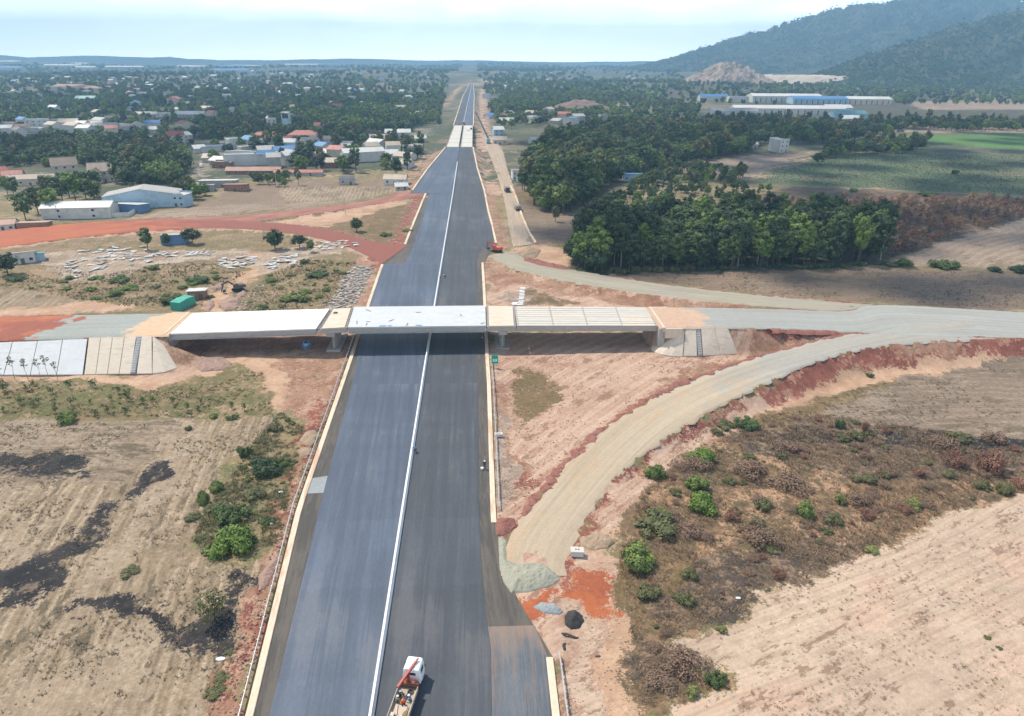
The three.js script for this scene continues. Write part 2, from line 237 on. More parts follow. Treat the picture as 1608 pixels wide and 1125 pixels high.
F('furrowTan', [[-158.18,-347.39],[-136.27,-362.98],[-93.11,-369.24],[-65.34,-379.57],[-87.6,-359.11],[-135.55,-335.29],[-163.74,-332.86]]);
F('paleSand', [[-101.19,-318.38],[-77.36,-340.29],[-38.33,-379.29],[-35.55,-348.86],[-57.09,-327.11],[-71.15,-310.23],[-89.83,-318.2]]);
F('dryGrass', [[-71.15,-310.23],[-37.35,-368.62],[-31.17,-326.72],[-32.2,-278.78],[-51.76,-293.23]]);
// left of the highway beyond the overpass
F('meadow', [[-342.6,-289.92],[-187.16,-276.76],[-137.45,-304.03],[-96.17,-300.95],[-60.31,-282.46],[-38.72,-255],[-32.94,-204.18],[-38.75,-187.77],[-228.91,-183.43]]);
F('yard', [[-176.55,-266.97],[-155.27,-271.24],[-122.53,-273.49],[-105.33,-273.15],[-83.13,-272.7],[-72.4,-279.56],[-49.7,-280.15],[-41.8,-268.94],[-52.38,-266.27],[-75.74,-263.01],[-83.23,-255.97],[-101.08,-260.8],[-105.86,-254.71],[-116.69,-253.23],[-124.41,-240.39],[-129.4,-232.98],[-138.63,-234.67],[-159.55,-253.32]]);
F('track', [[-81.12,-198.55],[-75.54,-198.4],[-78.75,-224.62],[-75.31,-252.32],[-73.79,-266.71],[-87.51,-270.84],[-83.83,-261.35],[-82.93,-243.38],[-84.61,-226.16],[-84.14,-211.6]]);
F('yard', [[-84.78,-261.37],[-70.31,-270.49],[-62.12,-266.47],[-71.7,-247.19],[-76.68,-240.85]]);
F('tanField', [[-263.91,-216.22],[-154.58,-223.08],[-126.89,-215.84],[-103.84,-201.41],[-141.59,-195.83],[-234.08,-188.28]]);
F('paleSand', [[-120.02,-213.77],[-104.36,-202.56],[-119.13,-200.69],[-156,-196.22],[-133.52,-206.82]]);
F('redBrown', [[-44.26,-268.99],[-35.72,-249.74],[-34.08,-205.4],[-36.91,-192.97],[-40.58,-193.07],[-41.96,-230.89],[-45.77,-255.16]]);
F('greyDust', [[-47.16,-246.64],[-38.26,-248.11],[-37.19,-220.17],[-39.68,-198.56],[-46.98,-197.63],[-47.09,-223.85]]);
// beneath and before the overpass, left
F('redBrown', [[-83.79,-174.72],[-79.78,-183.92],[-35.99,-192.95],[-31.37,-149.51],[-34.3,-125.5],[-38.11,-131.02],[-41.66,-146.42],[-51.31,-161.22],[-73.9,-167.96]]);
F('orchard', [[-201.34,-157.62],[-95.76,-155.06],[-72.97,-149.77],[-56.58,-163.36],[-49.57,-151.83],[-44.93,-137.02],[-42.44,-132.57],[-60.98,-132.9],[-100.81,-134.49],[-179.41,-137.07]]);
F('paleSand', [[-204.92,-160.97],[-145.28,-159.14],[-95.01,-156.49],[-77.07,-154.48],[-70.91,-159.87],[-68.63,-166.56],[-54.2,-166.13],[-42.48,-171.31],[-43.91,-162.98],[-51.52,-162.01],[-44.67,-149.92],[-40.14,-136.87],[-42.81,-134.01],[-48,-143.33],[-52.01,-153.7],[-61.64,-159.59],[-68.57,-153.49],[-75.46,-148.83],[-94.64,-152.88],[-199.79,-156.16]]);
F('redBrown', [[-48.37,-165.14],[-33.61,-177.83],[-31.22,-136.58],[-36.85,-125.59],[-41.73,-133.98]]);
F('tanField', [[-219.42,-139.23],[-100.64,-134.2],[-60.77,-132.33],[-42.51,-132.86],[-37.79,-129.63],[-35.88,-111.37],[-31.8,-83.64],[-30.22,-59.2],[-27.25,-46.38],[-103.63,-49.49]]);
F('scrub', [[-43.56,-136.98],[-37.1,-132.39],[-33.98,-115.73],[-33.39,-101.31],[-32.41,-89.49],[-34.07,-85.13],[-40.22,-86.8],[-45.73,-91.53],[-46.86,-101.79],[-47.02,-113.94],[-44.52,-125.85]]);
F('tanTop', [[-219.42,-139.23],[-100.64,-134.2],[-64.73,-132.46],[-63.27,-116.74],[-67.42,-108.31],[-107.59,-109.73],[-184.86,-112.45]]);
F('paleTrack', [[-64.51,-131.89],[-56.41,-131.07],[-55.58,-112.06],[-54.36,-93.44],[-55.68,-76.82],[-56.28,-66.1],[-55.73,-60.21],[-60.09,-60.39],[-58.25,-72.34],[-58.34,-87.47],[-59.47,-100.42]]);
F('paleTrack', [[-84.08,-106.92],[-78.52,-102.93],[-72.33,-95.72],[-68.32,-87.84],[-67.36,-82.28],[-71.93,-81.16],[-74.54,-85.24],[-71.17,-87.94],[-73.89,-94.15],[-79.54,-101.14],[-86,-103.19]]);
F('paleTrack', [[-33.72,-58.92],[-35.51,-70.38],[-39.85,-73.31],[-41.7,-71.7],[-41.7,-59.24],[-56.92,-59.84],[-52.68,-67.93],[-45.3,-76.43],[-34.69,-70.35],[-32.57,-65.18]]);
F('redBrown', [[-32.82,-164.67],[-35.03,-171.09],[-34.65,-136.69],[-34.48,-111.32],[-32.66,-94.28],[-32.5,-79.67],[-32.5,-66.15],[-32.26,-58.86],[-29.12,-46.46],[-23.49,-46.23],[-27.66,-59.1],[-31.34,-99.41],[-33.38,-133.7]]);
F('redSoil', [[-36.63,-142.97],[-33.11,-133.7],[-33.3,-110.21],[-32.66,-94.28],[-33.32,-91.08],[-35.68,-120.51]]);
F('redSoil', [[-32.05,-79.65],[-30.88,-79.61],[-29.3,-61.34],[-30.08,-59.2]]);
F('burnt', [[-93.86,-119.17],[-87.5,-120.36],[-76.48,-119.27],[-73.43,-115.29],[-76.71,-112.37],[-70.81,-113.02],[-72.96,-110.55],[-80.06,-113.34],[-88.15,-113.62],[-91.56,-115.48]]);
F('burnt', [[-59.74,-116.17],[-62.12,-116.25],[-63.25,-111.9],[-63.13,-106.18],[-61.07,-103.05],[-59,-107.22],[-57.84,-112.56]]);
F('burnt', [[-63.84,-103.52],[-65.48,-102.09],[-64.76,-93.02],[-67.91,-89.59],[-71.88,-86.82],[-76.39,-85.31],[-72.04,-78.65],[-65.37,-80.4],[-61.35,-81.01],[-61.8,-88.77],[-58.2,-90.14],[-61.61,-90.26],[-62.17,-99.1]]);
F('burnt', [[-60.73,-76.78],[-54,-78.59],[-51.62,-80],[-45.91,-77.91],[-41.73,-76.05],[-37.41,-75.89],[-34.75,-79.75],[-37.66,-85.26],[-35.7,-85.91],[-33.32,-80.35],[-32.93,-73.04],[-33.18,-69.44],[-38.22,-71.13],[-42.44,-73.97],[-48.87,-76.8],[-55.31,-76.09]]);
// right of the highway, before the overpass
F('pinkDirt', [[1.97,-163.63],[2.59,-181.59],[50.48,-180.24],[64.61,-163.43],[103.21,-176.78],[101.31,-175.87],[61.39,-153.92],[29.8,-128.78],[11.29,-102.57],[4.08,-89.7],[1.68,-89.79]]);
F('redBrown', [[62.82,-168.22],[103.69,-177.75],[83.11,-167.62],[51.42,-146.92],[33.08,-131.53],[27.12,-128.87],[42.41,-147.2]]);
F('dryGrass', [[7.75,-155.56],[11.99,-158.51],[16.94,-150.84],[20.08,-146.51],[14.28,-135.1],[8.07,-128.38],[7.08,-135.33]]);
F('dryGrass', [[7.84,-157.47],[9.35,-159.38],[9.7,-151.79],[7.71,-148.28]]);
F('redBrown', [[2.28,-145.03],[6.51,-148.32],[6.54,-129.55],[8.43,-109.83],[4.43,-98.13],[1.99,-94.7]]);
F('greyDust', [[2.52,-135.48],[5.85,-132.42],[6.11,-105.73],[3.24,-94.66],[2.03,-96.43]]);
F('redSoil', [[6.35,-110.33],[9.92,-110.86],[12.78,-108.61],[10.1,-101.65],[7.11,-98.03],[6.29,-102.74]]);
F('redBrown', [[1.86,-98.22],[5.81,-99.91],[7.21,-98.03],[4.08,-89.7],[1.68,-89.79]]);
F('redSoil', [[1.81,-96.09],[5.59,-95.61],[4.14,-91.3],[1.91,-91.38]]);
F('pinkDirt', [[1.54,-88.24],[17.1,-89.23],[19.8,-84.57],[19.89,-75.16],[19.49,-63.15],[16.08,-44.61],[6,-45.02],[8.63,-66.57],[3.45,-74.57]]);
F('orangeSoil', [[12.15,-81.31],[15.62,-82.57],[18.35,-81.77],[19.32,-78.36],[20.18,-76.66],[17.63,-75],[15.68,-75.08],[14.84,-77.24],[11.84,-78.64]]);
F('orangeSoil', [[2.7,-78.34],[11.07,-80],[11.02,-75.5],[6.9,-73.84],[3.45,-74.57]]);
F('whiteSand', [[11.16,-76.74],[14.83,-74.14],[15.21,-68.42],[13.69,-61.47],[11.35,-44.81],[8.2,-44.93],[9.67,-63.53],[11.9,-68.55]]);
F('paleSand', [[16.24,-74.69],[19.44,-75.18],[19.12,-65.14],[18.21,-57.29],[16.08,-44.61],[11.35,-44.81],[14.46,-61.44]]);
F('paleSand', [[17.57,-95.87],[27.92,-107.02],[28.42,-103.93],[23.59,-93.92],[20.11,-89.12],[16.87,-87.68],[15.1,-89.3]]);
F('brush', [[20.13,-76.4],[19.8,-84.57],[24.28,-97.42],[28.63,-104.93],[46.83,-126.82],[68.29,-132.74],[118.83,-131.7],[188.7,-129.43],[154.33,-100.51],[94.37,-98.65],[77.2,-94.61],[64.46,-87.49],[45.62,-79.38],[28.03,-70.7],[23.78,-69.18],[23.94,-64.95],[28.64,-61.83],[21.6,-58.89],[17.75,-58.6]]);
F('dryGrass', [[21.25,-84.52],[29.36,-85.7],[32.01,-81.26],[26.23,-73.7],[20.71,-72.72],[20.38,-77.67]]);
F('burntBrush', [[48.59,-128.16],[66.69,-128.98],[108.77,-118.11],[146.61,-116.84],[136.21,-106.48],[99.5,-105.58],[83.75,-105.07],[71.52,-104.45],[60.66,-109.1],[52.44,-116.3]]);
F('burnt', [[91.83,-124.5],[110.27,-120.13],[147.87,-118.08],[141.34,-111.58],[105.55,-113.76],[92.95,-115.65],[85.67,-116.39],[60.17,-119.75],[63.17,-123.83],[75.81,-122.34]]);
F('burntBrush', [[31.88,-84.12],[41.96,-87.53],[55.09,-89.44],[65.51,-89.38],[55.16,-83.26],[45.73,-79.64],[28.19,-71.27],[23.6,-73.8],[22.38,-76.32],[26.62,-78.75]]);
F('burntBrush', [[19.77,-68.25],[25.03,-69.14],[27.46,-65.84],[23.46,-60.17],[19.08,-61.26]]);
F('furrowField', [[65.74,-133.43],[84.41,-142.43],[113.34,-152.33],[139.41,-159.52],[263.89,-162.32],[198.87,-115.07],[109.52,-119.12],[91.19,-123.43],[75.55,-121.82],[63.83,-125.43],[52.25,-126.92]]);
F('dryGrass', [[52.25,-126.92],[65.74,-133.43],[101.34,-148.22],[79.74,-132.97],[63.83,-125.43]]);
F('paleSand', [[28.59,-107.42],[38.45,-120.49],[49.03,-129.56],[64.75,-138.12],[81.56,-145.97],[112.08,-158.28],[143.12,-164.54],[268.11,-165.39],[259.79,-159.35],[138.81,-158.71],[113.34,-152.33],[84.09,-141.77],[65.74,-133.43],[49.93,-128.11],[36.88,-114.45]]);
F('whiteSand', [[198.87,-115.07],[95.07,-99.59],[79.93,-95.42],[64.46,-87.49],[45.5,-79.11],[28.29,-70.13],[24.89,-68.59],[29.36,-61.61],[22.24,-58.42],[15.45,-44.64],[97.37,-41.3]]);
// right, beyond the overpass
F('pinkDirt', [[2.47,-263.25],[10.55,-245.35],[27.29,-229.24],[50.54,-214.62],[83.34,-201.12],[109.62,-193.42],[58.17,-195.94],[0.91,-191.94]]);
F('redBrown', [[2.69,-261.37],[10.55,-245.35],[13.15,-229.58],[5.34,-221.17],[2.52,-229.83]]);
F('brush', [[15.93,-222.31],[23.58,-213.97],[28.46,-203.77],[14.72,-204.13]]);
F('greyDust', [[9.45,-219.01],[15.7,-218.86],[15.03,-202.92],[7.77,-201.92]]);
F('furrowPlain', [[33.93,-238.31],[55.09,-236.23],[102.16,-239.98],[151.84,-244.74],[194.96,-234.6],[345.52,-221.66],[279.63,-173.76],[165.94,-195.37],[123.12,-203.75],[93.61,-211.55],[53.8,-230.11]]);
F('paleSand', [[11.61,-270.8],[25.23,-282.96],[35.84,-262.55],[46.36,-238.02],[55.51,-227.83],[33.41,-243.18],[18.75,-257.35]]);
F('furrowPlain', [[17.77,-419],[36.95,-423],[52.05,-391.67],[63.56,-364.03],[58.75,-325.37],[38.37,-282.71],[21.25,-278.78],[21.22,-319.1]]);
F('dryGrass', [[19.95,-402],[46.95,-410],[48.18,-360.81],[25.19,-361.08]]);
F('furrowTan', [[163.2,-256.13],[267.39,-332.49],[666,-579],[1172,-823],[340.51,-218.01],[197.34,-237.82],[175.19,-243.36],[154.24,-249.05]]);
F('woodFloor', [[30.83,-240.79],[39.77,-293.87],[58.89,-335.43],[197.96,-333.47],[152.79,-246.45],[102.16,-239.98],[46.36,-238.02]]);
F('burntPlantation', [[141.86,-381.2],[189.43,-418],[302.26,-379.63],[426,-359.87],[263.05,-326.63],[168.97,-261.71],[156.48,-255.34],[190.9,-323.39],[133.53,-338.89]]);
F('scrub', [[58.75,-325.37],[61.9,-364.05],[94.35,-423],[165.7,-427],[189.43,-418],[140.56,-377.47],[133.53,-338.89]]);
F('greenCrop', [[163.44,-432],[268.35,-556],[351.45,-584],[442,-569],[783,-539],[522,-350.02],[305.1,-383.47],[208.84,-418]]);
F('freshCrop', [[415,-719],[565,-735],[1117,-782],[869,-602],[461,-594],[413,-651]]);
F('furrowTan', [[123.48,-479],[155.86,-516],[215.23,-563],[285.22,-592],[199.98,-479],[165.43,-432],[146.26,-468]]);
F('track', [[169.25,-439],[204.65,-491],[254.06,-556],[275.93,-584],[272.72,-584],[200.14,-491],[167.7,-442]]);
F('furrowPlain', [[81.7,-1070],[125,-1128],[188.74,-1263],[235.07,-1165],[203.52,-1076],[128.18,-998]]);
F('tanField', [[361.32,-743],[496,-836],[684,-895],[1026,-907],[883,-776],[575,-748]]);
F('furrowTan', [[763,-1303],[1137,-1508],[1806,-1619],[1150,-1020],[843,-1110],[678,-1101]]);
F('freshCrop', [[246.72,-1708],[398.05,-1794],[397.58,-1601],[265.63,-1482]]);
F('furrowTan', [[-1341,-2177],[-1308,-2305],[-1149,-2211],[-1114,-1959],[-1200,-1946]]);
F('furrowTan', [[-308.61,-1103],[-240.99,-1233],[-189.65,-1170],[-219.5,-1029]]);
F('track', [[-83.03,-868],[-50.71,-1163],[-40.97,-1677],[-38.02,-1978],[-48,-1977],[-60.57,-1162],[-83.74,-966]]);
F('pinkDirt', [[-4.13,-594],[1.33,-1459],[7.69,-1749],[21.06,-1751],[13.94,-970],[14.05,-693],[19.15,-574]]);
F('pinkDirt', [[-40.45,-402],[-32.77,-607],[-44.29,-519],[-46.15,-424]]);
F('pinkDirt', [[-23,-1980],[-1.24,-1983],[26.38,-2182],[84.87,-2429],[44.89,-2489],[-5.16,-2289]]);
// soil thrown up beside the ramps and the side roads
beside('pinkDirt', lowRamp.a, lowRamp.b, 0, 5); beside('redSoil', lowRamp.a, lowRamp.b, 0, 1.3); beside('redSoil', lowRamp.b, lowRamp.a, -0.2, 4.8, 0.36, 1); beside('pinkDirt', lowRamp.b, lowRamp.a, 0, 6, 0, 0.5); beside('redSoil', lowRamp.b, lowRamp.a, 0, 1.6, 0, 0.45);
beside('redSoil', appRight.b, appRight.a, -0.2, 6, 0.4, 1); beside('redBrown', appRight.b, appRight.a, 0, 8, 0, 0.36); beside('redSoil', appRight.b, appRight.a, 0, 1.3, 0.14, 0.4);
beside('redSoil', upRamp.a, upRamp.b, 0, 2.2, 0.1, 1); beside('redBrown', upRamp.b, upRamp.a, 0, 9, 0.06, 0.8); beside('redSoil', appRight.a, appRight.b, -0.3, 1.6, 0.04, 0.4);
beside('redSoil', redRoad.a, redRoad.b, 0, 1.6); beside('pinkDirt', redRoad.b, redRoad.a, 0, 3.4); beside('redSoil', redTrack.a, redTrack.b, 0, 1.2);
beside('redSoil', appLeft.a, appLeft.b, 0, 2); beside('redSoil', appLeft.b, appLeft.a, 0, 3, 0, 0.95);
beside('redBrown', highwayMid.a, highwayMid.b, 0, 9); beside('pinkDirt', highwayMid.b, highwayMid.a, 0, 9); beside('redSoil', highwayNear.a, highwayNear.b, 0, 5, 0.62, 1); beside('redBrown', highwayNear.b, highwayNear.a, 0, 5, 0.68, 1);

F('pinkDirt', [[-84, -167], [-70, -167], [-66, -158], [-72, -153], [-84, -154]]);
F('redBrown', [[-79, -168], [-72, -168], [-70, -161], [-76, -159]]);
F('pinkDirt', [[40, -168], [70, -168], [70, -160], [40, -159]]);
function paint(x0, x1, z0, z1, W, H, warp, under) {  // one tile of the ground; z0 near, z1 far; row 0 is far in v = -z
  const mw = W >> 1, mh = H >> 1, map = new Uint8Array(mw * mh).fill(soilId[under]);
  for (const [id, poly] of fields) {
    const P = poly.map(([x, z]) => [(x - x0) / (x1 - x0) * mw, (z0 - z) / (z0 - z1) * mh]);
    let lo = 1e9, hi = -1e9; for (const p of P) { lo = Math.min(lo, p[1]); hi = Math.max(hi, p[1]); }
    for (let y = Math.max(0, Math.floor(lo)); y <= Math.min(mh - 1, Math.ceil(hi)); y++) {
      const xs = [], yc = y + 0.5;
      for (let i = 0; i < P.length; i++) { const a = P[i], b = P[(i + 1) % P.length]; if ((a[1] <= yc) !== (b[1] <= yc)) xs.push(a[0] + (yc - a[1]) / (b[1] - a[1]) * (b[0] - a[0])); }
      xs.sort((a, b) => a - b);
      for (let i = 0; i + 1 < xs.length; i += 2) { const s = Math.max(0, Math.round(xs[i])), e = Math.min(mw, Math.round(xs[i + 1])); if (e > s) map.fill(id, y * mw + s, y * mw + e); }
    }
  }
  const list = soilNames.map((n) => { const r = soils[n]; return { ...r, cs: r.st && Math.cos(r.st[0]), sn: r.st && Math.sin(r.st[0]) }; });
  const px = (x1 - x0) / W;
  const t = tex(W, H, (i, j, c) => {
    const x = x0 + (i + 0.5) * px, z = z0 - (j + 0.5) / H * (z0 - z1), h = hsh(i, j), h2 = hsh(j + 7919, i);
    const wx = x + (smp(T1, x / 47, z / 47) - 0.5) * warp * 5 + (smp(T2, x / 13 + 0.4, z / 13) - 0.5) * warp * 1.7 + (smp(T2, x / 4.1, z / 4.1 + 0.2) - 0.5) * warp * 1.3 + (h - 0.5) * warp * 0.5, wz = z + (smp(T1, x / 47 + 0.5, z / 47 + 0.3) - 0.5) * warp * 5 + (smp(T2, x / 13, z / 13 + 0.7) - 0.5) * warp * 1.7 + (smp(T2, x / 4.1 + 0.6, z / 4.1) - 0.5) * warp * 1.3 + (h2 - 0.5) * warp * 0.5;
    const mi = clamp(((wx - x0) / (x1 - x0) * mw) | 0, 0, mw - 1), mj = clamp(((z0 - wz) / (z0 - z1) * mh) | 0, 0, mh - 1), r = list[map[mj * mw + mi]];
    const q = 1 / (r.s * 6), n1 = smp(T1, x * q, z * q), n2 = smp(T2, x / 31 + 0.2, z / 31), n3 = smp(T2, x / 7.3, z / 7.3 + 0.4);
    const m = sst(0.28, 0.72, n1 * 0.6 + n2 * 0.4), k = sst(r.ct - 0.04, r.ct + 0.06, smp(T1, x * q * 1.7 + 0.31, z * q * 1.7 + 0.77) * 0.65 + n3 * 0.35) * 0.85;
    const f = 1 + (n3 - 0.5) * r.g * 1.1 + (h - 0.5) * r.g * 0.5;
    let R = lerp(lerp(r.A[0], r.B[0], m), r.C[0], k), G = lerp(lerp(r.A[1], r.B[1], m), r.C[1], k), B = lerp(lerp(r.A[2], r.B[2], m), r.C[2], k);
    let sx = x, sz = z;
    if (r.st) {
      const u = (x * r.cs + z * r.sn) / r.st[1], t = (x * r.sn - z * r.cs), along = smp(T2, t / 300, u / 60), wv = (smp(T0, x / 420, z / 420) - 0.5) * 7, s = 0.5 + 0.5 * Math.sin((u + wv) * 6.283), s2 = 0.5 + 0.5 * Math.sin((u + wv) * 17.1 + n3 * 2), w = (s * s * 0.65 + s2 * s2 * 0.45) * sst(0.2, 0.5, along * 0.6 + n2 * 0.4) * r.st[3], D = r.st[2];
      R = lerp(R, D[0], w); G = lerp(G, D[1], w); B = lerp(B, D[2], w); sx = u * r.st[1]; sz = t / 3.2;
    }
    if (r.sp) { const v = smp(T2, sx / (r.sp[2] * 11) + 0.13, sz / (r.sp[2] * 11) + 0.6) * 0.6 + n3 * 0.22 + smp(T1, x / 90, z / 90 + 0.2) * 0.18, w = sst(r.sp[1], r.sp[1] + 0.05, v + (h - 0.5) * 0.05) * 0.8, D = r.sp[0]; R = lerp(R, D[0], w); G = lerp(G, D[1], w); B = lerp(B, D[2], w); }
    c[0] = R * f * 0.95; c[1] = G * f * 0.87; c[2] = B * f * 0.78;
  });
  t.wrapS = t.wrapT = THREE.ClampToEdgeWrapping; t.repeat.set(1 / (x1 - x0), 1 / (z0 - z1)); t.offset.set(-x0 / (x1 - x0), z0 / (z0 - z1));
  return std([1, 1, 1], 0.96, { map: t, bumpMap: bumpAt(6), bumpScale: 0.07 });
}
// ---------- the ground: one sheet to the horizon ----------
const tiles = [[-150, -10, -45, -185], [-10, 165, -45, -185], [-340, -10, -185, -435], [-10, 365, -185, -435], [-1100, 1100, 0, -2000]];
const groundMats = tiles.map(([a, b, c, d], i) => (i < 4 ? paint(a, b, c, d, 1536, 1536, i < 2 ? 1 : 1.3, 'scrub') : paint(a, b, c, d, 1536, 1536, 5, 'scrub')));
groundMats.push(paint(-8200, 8200, 400, -9700, 1024, 1024, 24, 'countryside'));
{
  const grow = (from, to, step, k) => { const o = []; let x = from; while (Math.abs(x) < Math.abs(to)) { x += Math.sign(to) * step; step *= k; o.push(x); } return o; };
  const xs = [], zs = [];
  for (let x = -150; x <= 165; x += 1) xs.push(x);
  for (const x of grow(165, 365, 1.5, 1.015)) if (x < 363) xs.push(x); xs.push(365); for (const x of grow(365, 1100, 4, 1.03)) if (x < 1092) xs.push(x); xs.push(1100, ...grow(1100, 7400, 36, 1.07));
  for (const x of grow(-150, -340, 1.5, 1.015)) if (x > -338) xs.unshift(x); xs.unshift(-340); for (const x of grow(-340, -1100, 4, 1.03)) if (x > -1092) xs.unshift(x); xs.unshift(-1100); for (const x of grow(-1100, -7400, 36, 1.07)) xs.unshift(x);
  zs.push(400, 200, 80, 0, -20, -32, -40); for (let z = -45; z >= -300; z -= 1) zs.push(z);
  for (const z of grow(-300, -435, 1.3, 1.01)) if (z > -434) zs.push(z); zs.push(-435); for (const z of grow(-435, -2000, 3, 1.025)) if (z > -1990) zs.push(z); zs.push(-2000, ...grow(-2000, -9000, 45, 1.05));
  const pos = [], uv = [], buckets = groundMats.map(() => []);
  for (const z of zs) for (const x of xs) { pos.push(x, landH(x, z), z); uv.push(x, -z); }
  const n = xs.length;
  for (let j = 0; j + 1 < zs.length; j++) for (let i = 0; i + 1 < n; i++) {
    const cx = (xs[i] + xs[i + 1]) / 2, cz = (zs[j] + zs[j + 1]) / 2; let k = tiles.findIndex(([a, b, c, d]) => cx > a && cx < b && cz < c && cz > d); if (k < 0) k = 5;
    const a = j * n + i; buckets[k].push(a, a + 1, a + n, a + 1, a + n + 1, a + n);
  }
  const g = new THREE.BufferGeometry(); g.setAttribute('position', new THREE.Float32BufferAttribute(pos, 3)); g.setAttribute('uv', new THREE.Float32BufferAttribute(uv, 2));
  const idx = []; buckets.forEach((b, k) => { g.addGroup(idx.length, b.length, k); for (const q of b) idx.push(q); });
  g.setIndex(idx); g.computeVertexNormals();
  struct('ground', g, groundMats);
}

// ---------- road surfaces ----------
function roadMat(wm, lm, W, H, fn, rough, bump = 0.012) { const t = tex(W, H, (i, j, c) => fn((i + 0.5) / W * wm, (j + 0.5) / H * lm, c, hsh(i, j))); t.repeat.set(1 / wm, 1 / lm); return std([1, 1, 1], rough, { map: t, bumpMap: bumpAt(3), bumpScale: bump }); }
const mixc = (c, a, b, t) => { c[0] = lerp(a[0], b[0], t); c[1] = lerp(a[1], b[1], t); c[2] = lerp(a[2], b[2], t); };
const toward = (c, b, t) => { c[0] += (b[0] - c[0]) * t; c[1] += (b[1] - c[1]) * t; c[2] += (b[2] - c[2]) * t; };
const times = (c, f) => { c[0] *= f; c[1] *= f; c[2] *= f; };
const asphaltFn = (dark, light, dust) => (u, v, c, h) => {
  const streak = smp(T2, u / 14, v / 480), lane = smp(T1, u / 26 + 0.4, v / 900 + 0.2), patch = smp(T1, u / 96, v / 96), fine = smp(T2, u / 3, v / 9);
  mixc(c, dark, light, clamp(sst(0.25, 0.75, streak) * 0.55 + (lane - 0.3) * 0.8 + (patch - 0.5) * 0.7, 0, 1));
  const sec = smp(T1, 0.37, Math.floor(v / 16 + smp(T1, u / 60, 0.1) * 0.4) * 0.173); times(c, 0.88 + 0.24 * sec); const jt = Math.abs(u - 4.1 - (smp(T2, 0.2, v / 60) - 0.5) * 0.1); if (jt < 0.05) times(c, 0.75); toward(c, dust, sst(0.60, 0.8, patch * 0.6 + streak * 0.4) * 0.35); times(c, 1 + (fine - 0.5) * 0.22 + (h - 0.5) * 0.2);
};
const asphaltLeft = roadMat(16, 128, 512, 2048, asphaltFn([.044, .060, .090], [.074, .094, .134], [.13, .13, .14]), 0.62);
const asphaltRight = roadMat(16, 128, 512, 2048, asphaltFn([.041, .045, .055], [.062, .067, .079], [.115, .11, .105]), 0.75);
const shoulderMat = roadMat(32, 96, 512, 1024, (u, v, c, h) => { const n = smp(T1, u / 20, v / 120), m = smp(T2, u / 6, v / 60); mixc(c, [.062, .055, .048], [.105, .088, .072], sst(0.3, 0.75, n * 0.5 + m * 0.5)); times(c, 1 + (h - 0.5) * 0.25); }, 0.9);
const kerbMat = roadMat(8, 64, 128, 1024, (u, v, c, h) => { const n = smp(T1, u / 9, v / 60), m = smp(T2, u / 3, v / 14); mixc(c, [.58, .43, .30], [.66, .54, .42], m); toward(c, [.42, .24, .15], sst(0.55, 0.75, n) * 0.6); times(c, 1 + (h - 0.5) * 0.12); }, 0.9);
const concFn = (a, b, stain) => (u, v, c, h) => { const n = smp(T1, u / 30, v / 30), m = smp(T2, u / 9, v / 9), q = smp(T2, u / 40, v / 4 + 0.3); mixc(c, a, b, n * 0.5 + m * 0.5); toward(c, stain, sst(0.56, 0.8, q * 0.6 + n * 0.4) * 0.5); times(c, 1 + (h - 0.5) * 0.1); };
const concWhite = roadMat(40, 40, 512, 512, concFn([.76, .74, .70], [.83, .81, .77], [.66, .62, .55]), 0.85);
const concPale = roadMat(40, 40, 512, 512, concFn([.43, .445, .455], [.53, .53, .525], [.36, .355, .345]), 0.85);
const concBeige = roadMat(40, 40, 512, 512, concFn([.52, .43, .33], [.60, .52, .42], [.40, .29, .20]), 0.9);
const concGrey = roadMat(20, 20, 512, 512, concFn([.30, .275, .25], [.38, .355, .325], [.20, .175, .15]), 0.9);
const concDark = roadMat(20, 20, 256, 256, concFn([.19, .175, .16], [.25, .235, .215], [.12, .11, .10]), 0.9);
const concPlank = roadMat(20, 20, 512, 512, concFn([.46, .42, .36], [.55, .51, .45], [.38, .33, .27]), 0.9);

struct('carriageway_base', ribbonGeo(highwayNear.a, highwayNear.b, 0), shoulderMat);
struct('carriageway_base', ribbonGeo(highwayMid.a, highwayMid.b, 0), shoulderMat);
struct('carriageway_base', ribbonGeo(highwayFar.a, highwayFar.b, 0), shoulderMat);
const off = (p, d) => p.map(([x, y, z]) => [x + d, y, z]);
const aL1 = [[-22.6, 0, -20], ...[[-24.89,0,-58.99],[-27,0,-92.44],[-27.92,0,-106.72],[-30.39,0,-154.49],[-32.92,0,-181.14],[-33.99,0,-204.8],[-36.07,0,-248.91],[-35.93,0,-251.46],[-27.64,0,-252.14],[-26.58,0,-281.81],[-26.95,0,-333.73],[-27.61,0.4,-392.09]]];
const aR1 = [[0.9, 0, -20], ...[[0.7,0,-57.98],[0.72,0,-68.13],[-0.36,0,-82.47],[-0.62,0,-92.29],[-0.79,0,-136.19],[-1.1,0,-163.72],[-1.14,0,-205.75],[-1.2,0,-267.14],[6.27,0,-279.07],[5.45,0,-319.35],[3.77,0,-348.35],[2.55,0.4,-391.82]]];
struct('left_carriageway', ribbonGeo(zRows(aL1, zA, zB, 150), off(zRows(med, zA, zB, 150), -0.35), 0.05), asphaltLeft);
struct('right_carriageway', ribbonGeo(off(zRows(med, zA, zB, 150), 0.35), zRows(aR1, zA, zB, 150), 0.05), asphaltRight);
struct('left_carriageway', ribbonGeo(off(zRows(hwL2, zB, zD, 60), 1.6), off(zRows(med, zB, zD, 60), -0.1), 0.05), asphaltLeft);
struct('right_carriageway', ribbonGeo(off(zRows(med, zB, zD, 60), 0.1), off(zRows(hwR2, zB, zD, 60), -1.4), 0.05), asphaltRight);
struct('left_carriageway', ribbonGeo(off(zRows(hwL2, zE, zF, 60), 1), off(zRows(med, zE, zF, 60), -0.6), 0.07), asphaltRight);
